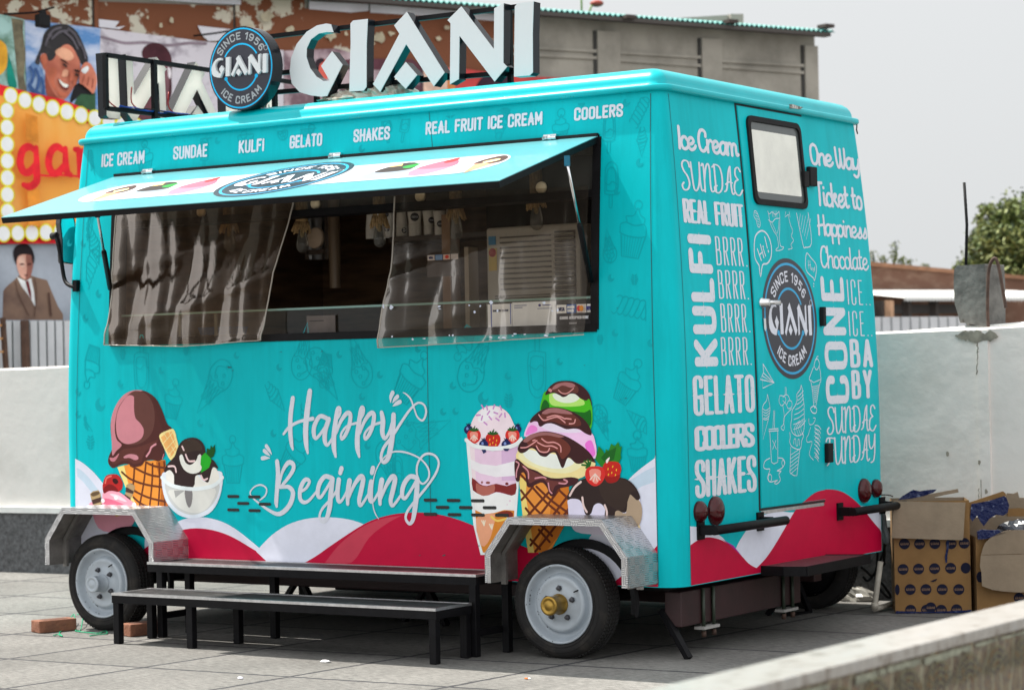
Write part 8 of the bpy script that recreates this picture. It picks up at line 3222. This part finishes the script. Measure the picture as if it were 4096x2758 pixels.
brickobj('red brick on the paving left of the left wheel', (91, 1440), (175, 1432), .115, .072)
brickobj('red brick behind the lower bench leg right of the left wheel', (297, 1448), (372, 1440), .11, .072)
t = thing('green_string', 'tangle of bright green plastic string by the left brick', 'string', hit(*P(150, 1440), 2, 0))
mb = MB()
gs = flat(40, 150, 110, .4)
for L in ([(122, 1446), (132, 1444), (142, 1448), (135, 1440), (150, 1428), (168, 1416), (171, 1428), (172, 1436)], [(172, 1436), (185, 1438), (205, 1440), (225, 1441), (240, 1436), (243, 1442), (225, 1444), (204, 1447)], [(176, 1417), (188, 1421), (184, 1432), (176, 1436)]):
    mb.tube(cr([tuple(hit(*P(x, y), 2, 0) + Vector((0, 0, .006 + (.05 if y < 1426 else 0)))) for (x, y) in L], 4), .0035, gs, 6)
mb.build('string', t)
# litter on the paving
for i, (x, y, lb, colr, e) in enumerate(((740, 1505, 'small white wrapper scrap on the sunlit paving below the benches', (240, 236, 240), .02), (2048 / PS + 62 / 4, 0, '', None, 0), (547, 1543, 'tiny pale scrap near the shadow edge under the bench', (200, 200, 210), .01))):
    if not colr:
        continue
    q = hit(*P(x, y), 2, 0)
    t = thing('litter_scrap', lb, 'litter', q)
    mb = MB()
    crumple(mb, q + Vector((0, 0, .004)), e, e * .7, .006, flat(*colr), 40 + i, 6)
    mb.build('scrap', t, fix=False)
q = hit(1024 * 2 + 143 / 2.2725, 2068 + 1472 / 2.2725, 2, 0)
t = thing('cigarette_end', 'cigarette end lying on the sunlit paving near the right wheel', 'litter', q)
mb = MB()
mb.tube([q + Vector((-.016, 0, .005)), q + Vector((.002, .002, .005))], .004, flat(206, 120, 60), 8)
mb.build('filter', t)
mb = MB()
mb.tube([q + Vector((.0022, .002, .005)), q + Vector((.016, .004, .005))], .004, flat(236, 234, 230), 8)
mb.build('paper', t)

# cardboard boxes by the parapet
card_in = mat('cardboard_inside', (.25, .19, .13), .9, alt=(.19, .143, .098), scale=5, bump=.12, bscale=30)
card = mat('printed_cardboard', (.23, .122, .038), .55, spec=.3, alt=(.17, .088, .027), scale=4, bump=.1, bscale=25)
card_dark = mat('cardboard_shadow_face', (.22, .125, .05), .7, var=.2, scale=5)
tape = mat('blue_tape', (.006, .012, .065), .25, spec=.25, alt=(.16, .19, .30), scale=26, lo=.6, hi=.68, bump=.8, bscale=30)
stamp = mat('stamp_navy', (.010, .011, .028), .6, spec=.1)
stamp_t = mat('stamp_letters', (.20, .11, .06), .6)
KB = lambda x, y: (3480 + x / 2.613, 1900 + y / 2.613)


class BoxFrame:
    def __init__(s, A, B):
        s.o = A
        d = (B - A)
        d.z = 0
        s.w = d.length
        s.r = d.normalized()
        s.n = Vector((s.r.y, -s.r.x, 0))      # towards the viewer

    def pt(s, u, z, out=0.):
        return Vector((s.o.x, s.o.y, 0)) + s.r * u + s.n * out + Vector((0, 0, z))

    def px(s, x, y, out=0.):
        q = hitp(*KB(x, y), s.pt(0, 0, out), s.n)
        return ((q - s.pt(0, 0, out)).dot(s.r), q.z)


def stamps(parent, fr, L, out, R=.032):
    KK = []
    for (x, y) in L:
        u, z = fr.px(x, y, out)
        if u < .01 or u > fr.w - .01:
            continue
        a_ = Art(lambda p, off=0: fr.pt(p[0], p[1], out + off), .001 + .0002 * (len(KK) % 4), .00003)
        KK.append(1)
        a_.disc(u, z, min(R, u, fr.w - u), R, stamp, 26)
        for Lt in NORM:
            for q in Lt:
                a_.poly([(u + (p[0] - .5) * R * 1.5, z + (p[1] - .5) * R * .5) for p in q] if R < u < fr.w - R else [(u - .001, z), (u + .001, z), (u, z + .001)], stamp_t)
        a_.build('printed_stamp', parent)


A, B = hit(*KB(266, 1445), 2, 0), hit(*KB(1062, 1438), 2, 0)
fr = BoxFrame(A, B)
H = fr.px(255, 272)[1]
t = thing('cardboard_box', 'tall open cardboard box with rows of round navy stamps and a folded front flap', 'box', A)
mb = MB()
D = .34
ho = .004
v = lambda u, z, o_: fr.pt(u, z, o_)
W_ = fr.w
mb.add([v(0, .002, 0), v(W_, .002, 0), v(W_, H, 0), v(0, H, 0)], [(0, 1, 2, 3)], card)
mb.add([v(0, .002, -D), v(W_, .002, -D), v(W_, H, -D), v(0, H, -D)], [(3, 2, 1, 0)], card_dark)
mb.add([v(0, .002, 0), v(0, .002, -D), v(0, H, -D), v(0, H, 0)], [(0, 1, 2, 3)], card_dark)
mb.add([v(W_, .002, 0), v(W_, .002, -D), v(W_, H, -D), v(W_, H, 0)], [(3, 2, 1, 0)], card_dark)
mb.add([v(.004, .002, -.004), v(W_ - .004, .002, -.004), v(W_ - .004, H, -.004), v(.004, H, -.004)], [(3, 2, 1, 0)], card_in)
mb.add([v(.004, .002, -D + .004), v(W_ - .004, .002, -D + .004), v(W_ - .004, H, -D + .004), v(.004, H, -D + .004)], [(0, 1, 2, 3)], card_in)
mb.add([v(.004, .01, -.004), v(W_ - .004, .01, -.004), v(W_ - .004, .01, -D + .004), v(.004, .01, -D + .004)], [(0, 1, 2, 3)], card_in)
mb.build('carton', t, fix=False)
stamps(t, fr, [(360, 715), (518, 714), (678, 712), (848, 712), (985, 708), (346, 980), (508, 976), (675, 972), (843, 968), (1000, 966), (285, 1192), (420, 1190), (585, 1190), (755, 1190), (928, 1190), (425, 1405), (590, 1405), (745, 1405), (905, 1400), (635, 1380)], .0012)
# folded-down front flap
mb = MB()
fl = [fr.px(x, y, .03) for (x, y) in ((252, 270), (620, 278), (1000, 285), (985, 480), (972, 655), (960, 672), (640, 664), (222, 650), (236, 470))]
mb.prism(fl, lambda p, d: fr.pt(p[0], p[1], .008 + d + .05 * max(0, min(1, (H - p[1]) / .25))), 0, .005, card_in)
mb.build('front_flap', t)
# rear-left flap lifted, with the blue taped edge
mb = MB()
q = [fr.px(x, y, -.10) for (x, y) in ((285, 262), (440, 240), (650, 190), (920, 140), (925, 178), (780, 205), (640, 238), (480, 262))]
mb.prism(q, lambda p, d: fr.pt(p[0], p[1], -.10 - d), 0, .006, card_in)
mb.build('side_flap', t)
mb = MB()
q = [fr.px(x, y, -.096) for (x, y) in ((290, 258), (340, 215), (450, 150), (520, 165), (600, 152), (700, 146), (660, 182), (560, 215), (440, 240))]
mb.prism(q, lambda p, d: fr.pt(p[0], p[1], -.096 - d), 0, .003, tape)
mb.build('torn_tape', t)
mb = MB()
q = [fr.px(x, y, -.02) for (x, y) in ((1000, 290), (1060, 275), (1240, 215), (1390, 165), (1415, 185), (1430, 215), (1250, 262), (1080, 300), (1055, 420), (1010, 660), (1002, 500))]
mb.prism(q, lambda p, d: fr.pt(p[0], p[1], -.02 - d), 0, .005, card)
mb.build('right_flap', t)
mb = MB()
q = [fr.px(x, y, -.012) for (x, y) in ((1060, 300), (1250, 265), (1400, 215), (1425, 230), (1455, 310), (1440, 390), (1390, 420), (1320, 410), (1250, 450), (1190, 530), (1150, 480), (1120, 420), (1070, 480), (1045, 440))]
mb.prism(q, lambda p, d: fr.pt(p[0], p[1], -.012 - d), 0, .006, tape)
mb.build('torn_tape', t)
mb = MB()
q = [fr.px(x, y, .004) for (x, y) in ((800, 680), (828, 680), (822, 760), (808, 840), (806, 910), (790, 915), (782, 850), (796, 780))]
mb.prism(q, lambda p, d: fr.pt(p[0], p[1], .004 + d), 0, .002, tape)
mb.build('hanging_tape', t)
mb = MB()
q = [fr.px(x, y, .003) for (x, y) in ((270, 1415), (560, 1425), (800, 1418), (1000, 1408), (1060, 1400), (1060, 1432), (820, 1444), (266, 1444))]
mb.prism([(p[0], max(.003, p[1])) for p in q], lambda p, d: fr.pt(p[0], p[1], .003 + d), 0, .0015, tape)
mb.build('bottom_tape', t)
mb = MB()
q = [fr.px(x, y, .003) for (x, y) in ((630, 1105), (660, 1092), (690, 1080), (705, 1078), (690, 1100), (660, 1112))]
mb.prism(q, lambda p, d: fr.pt(p[0], p[1], .003 + d), 0, .0015, stamp)
mb.build('torn_mark', t)

A2 = fr.pt(W_ + .03, 0, .03)
fr2 = BoxFrame(A2, A2 + (Matrix.Rotation(RAD(4), 3, 'Z') @ fr.r) * .52)
t = thing('cardboard_box', 'lower cardboard box at the right edge with one big curled flap', 'box', A2)
H2 = fr2.px(1300, 640)[1]
W2, D2 = .52, .26
v = lambda u, z, o_: fr2.pt(u, z, o_)
mb = MB()
mb.add([v(0, .002, 0), v(W2, .002, 0), v(W2, H2, 0), v(0, H2, 0)], [(0, 1, 2, 3)], card)
mb.add([v(0, .002, -D2), v(W2, .002, -D2), v(W2, H2 + .1, -D2), v(0, H2 + .1, -D2)], [(0, 1, 2, 3)], card_in)
mb.add([v(0, .002, 0), v(0, .002, -D2), v(0, H2, -D2), v(0, H2, 0)], [(0, 1, 2, 3)], card_dark)
mb.add([v(W2, .002, 0), v(W2, .002, -D2), v(W2, H2, -D2), v(W2, H2, 0)], [(0, 1, 2, 3)], card_dark)
mb.add([v(0.004, .3, -.004), v(W2, .3, -.004), v(W2, .3, -D2 + .004), v(.004, .3, -D2 + .004)], [(0, 1, 2, 3)], card_dark)
mb.build('carton', t, fix=False)
stamps(t, fr2, [(1150, 1060), (1560, 1280)], .0012)
mb = MB()
up = [fr2.px(x, y, .05) for (x, y) in ((1160, 830), (1180, 760), (1200, 710), (1260, 650), (1350, 600), (1440, 572), (1640, 570), (1800, 575), (1800, 812), (1500, 822))]
mb.prism(up, lambda p, d: fr2.pt(p[0], p[1], .045 + d), 0, .005, card_in)
mb.build('flap', t)
mb = MB()
dn = [fr2.px(x, y, .07) for (x, y) in ((1160, 836), (1500, 828), (1800, 818), (1800, 1215), (1560, 1222), (1400, 1212), (1280, 1195), (1170, 1155), (1165, 1010), (1150, 950))]
mb.prism(dn, lambda p, d: fr2.pt(p[0], p[1], .05 + d + .02 * max(0, min(1, (H2 - p[1]) / .3))), 0, .005, card_in)
mb.build('flap', t)
mb = MB()
q = [fr2.px(x, y, .02) for (x, y) in ((1115, 585), (1160, 565), (1260, 570), (1345, 572), (1360, 590), (1425, 592), (1340, 620), (1260, 640), (1200, 660), (1120, 665))]
mb.prism(q, lambda p, d: fr2.pt(p[0], p[1], .02 + d), 0, .03, tape)
mb.build('torn_tape', t)
A3 = fr2.pt(.05, 0, -.33)
fr3 = BoxFrame(A3, A3 + fr2.r * .7)
t = thing('cardboard_box', 'torn brown carton standing behind the two other boxes at the right edge', 'box', A3)
H3 = fr3.px(1560, 232)[1]
mb = MB()
q = [fr3.px(x, y) for (x, y) in ((1300, 1100), (1310, 420), (1400, 300), (1430, 185), (1500, 190), (1545, 172), (1560, 232), (1700, 240), (1800, 245), (1800, 1100))]
mb.prism(q, lambda p, d: fr3.pt(p[0], p[1], -d), 0, .006, card_in)
mb.prism([(q[0][0], .002), (q[-1][0], .002), (q[-1][0], q[0][1]), (q[0][0], q[0][1])], lambda p, d: fr3.pt(p[0], p[1], -d), 0, .006, card_dark)
mb.build('panel', t)
mb = MB()
q = [fr3.px(x, y, .01) for (x, y) in ((1430, 350), (1560, 340), (1640, 350), (1640, 480), (1500, 430), (1440, 440))]
mb.prism(q, lambda p, d: fr3.pt(p[0], p[1], .01 - d), 0, .004, card)
mb.build('torn_panel', t)
t = thing('black_bag', 'dark grey plastic bag stuffed into the right cardboard box', 'bag', fr2.pt(.38, H2, -.12))
mb = MB()
q = fr2.px(1560, 545, -.1)
crumple(mb, fr2.pt(q[0] + .02, q[1] - .03, -.11), .11, .07, .055, mat('black_bag', (.02, .022, .03), .25), 77, 12)
mb.build('bag', t, fix=False)

# hoses, cables and the white pipe at the trailer's rear corner
hose = mat('grey_conduit', (.20, .21, .22), .5, bump=.5, bscale=120, var=.1)
t = thing('grey_hose', 'grey corrugated hose looped over the right bumper tube', 'hose', hit(*KB(70, 700), 1, WD - .02))
mb = MB()
for L in ([(95, 385), (70, 420), (80, 520), (120, 620), (175, 690), (180, 640), (150, 540), (135, 420), (100, 385)], [(75, 470), (75, 620), (60, 740), (20, 820), (-40, 880), (-120, 905), (-190, 920)]):
    mb.tube(cr([tuple(hit(*KB(x, y), 1, WD + .0 - .01 * (i % 2))) for i, (x, y) in enumerate(L)], 5), .018, hose, 12)
mb.build('hose', t)
t = thing('black_cable', 'thin black cables hanging in loops beside the cardboard box', 'cable', hit(*KB(100, 1000), 1, WD + .1))
mb = MB()
for L in ([(150, 500), (175, 640), (150, 760), (120, 860), (70, 960), (60, 1080), (100, 1180), (180, 1270), (215, 1260), (150, 1160), (90, 1080), (110, 980), (155, 920)], [(150, 700), (150, 860), (120, 960), (60, 1010), (20, 1050), (-40, 1000), (-90, 960)], [(80, 780), (75, 900), (60, 1000), (-20, 1100), (-70, 1060)]):
    mb.tube(cr([tuple(hit(*KB(x, y), 1, WD + .12 + .015 * (i % 3))) for i, (x, y) in enumerate(L)], 5), .008, black_rubber, 8)
mb.build('cable', t)
t = thing('white_pipe', 'white plastic drain pipe with an elbow standing between trailer and boxes', 'pipe', hit(*KB(45, 1400), 2, 0))
mb = MB()
e_ = hit(*KB(45, 1392), 2, .03)
tpq = hit(*KB(110, 900), 1, e_.y)
old_pipe = mat('dusty_pipe', (.34, .31, .26), .6, var=.3, scale=14)
mb.tube([tpq, e_ + (tpq - e_) * .1, e_], .017, old_pipe, 14)
mb.tube([e_, hit(*KB(160, 1365), 2, .03), hit(*KB(275, 1325), 2, .03)], .017, old_pipe, 14)
mb.tube([e_ + (tpq - e_) * .13, e_], .022, old_pipe, 14)
mb.build('pipe', t)
t = thing('wire', 'thin bent wire curling up from the right bumper tube', 'wire', hit(*KB(80, 250), 1, WD - .05))
mb = MB()
mb.tube(cr([tuple(hit(*KB(x, y), 1, WD - .05)) for (x, y) in ((75, 262), (78, 230), (110, 208), (160, 202), (210, 208), (240, 222))], 5), .004, rust, 6)
mb.build('strand', t)
t = thing('clear_wrapper', 'crumpled clear wrapper on the ground behind the right rear wheel', 'litter', hit(*P(1935, 1365), 2, 0))
mb = MB()
q = hit(*P(1930, 1368), 2, 0)
crumple(mb, q + Vector((0, .1, .01)), .10, .06, .05, mat('wrapper', (.30, .29, .26), .3, coat=.3), 91, 10)
mb.build('wrapper', t, fix=False)

bpy.context.view_layer.update()
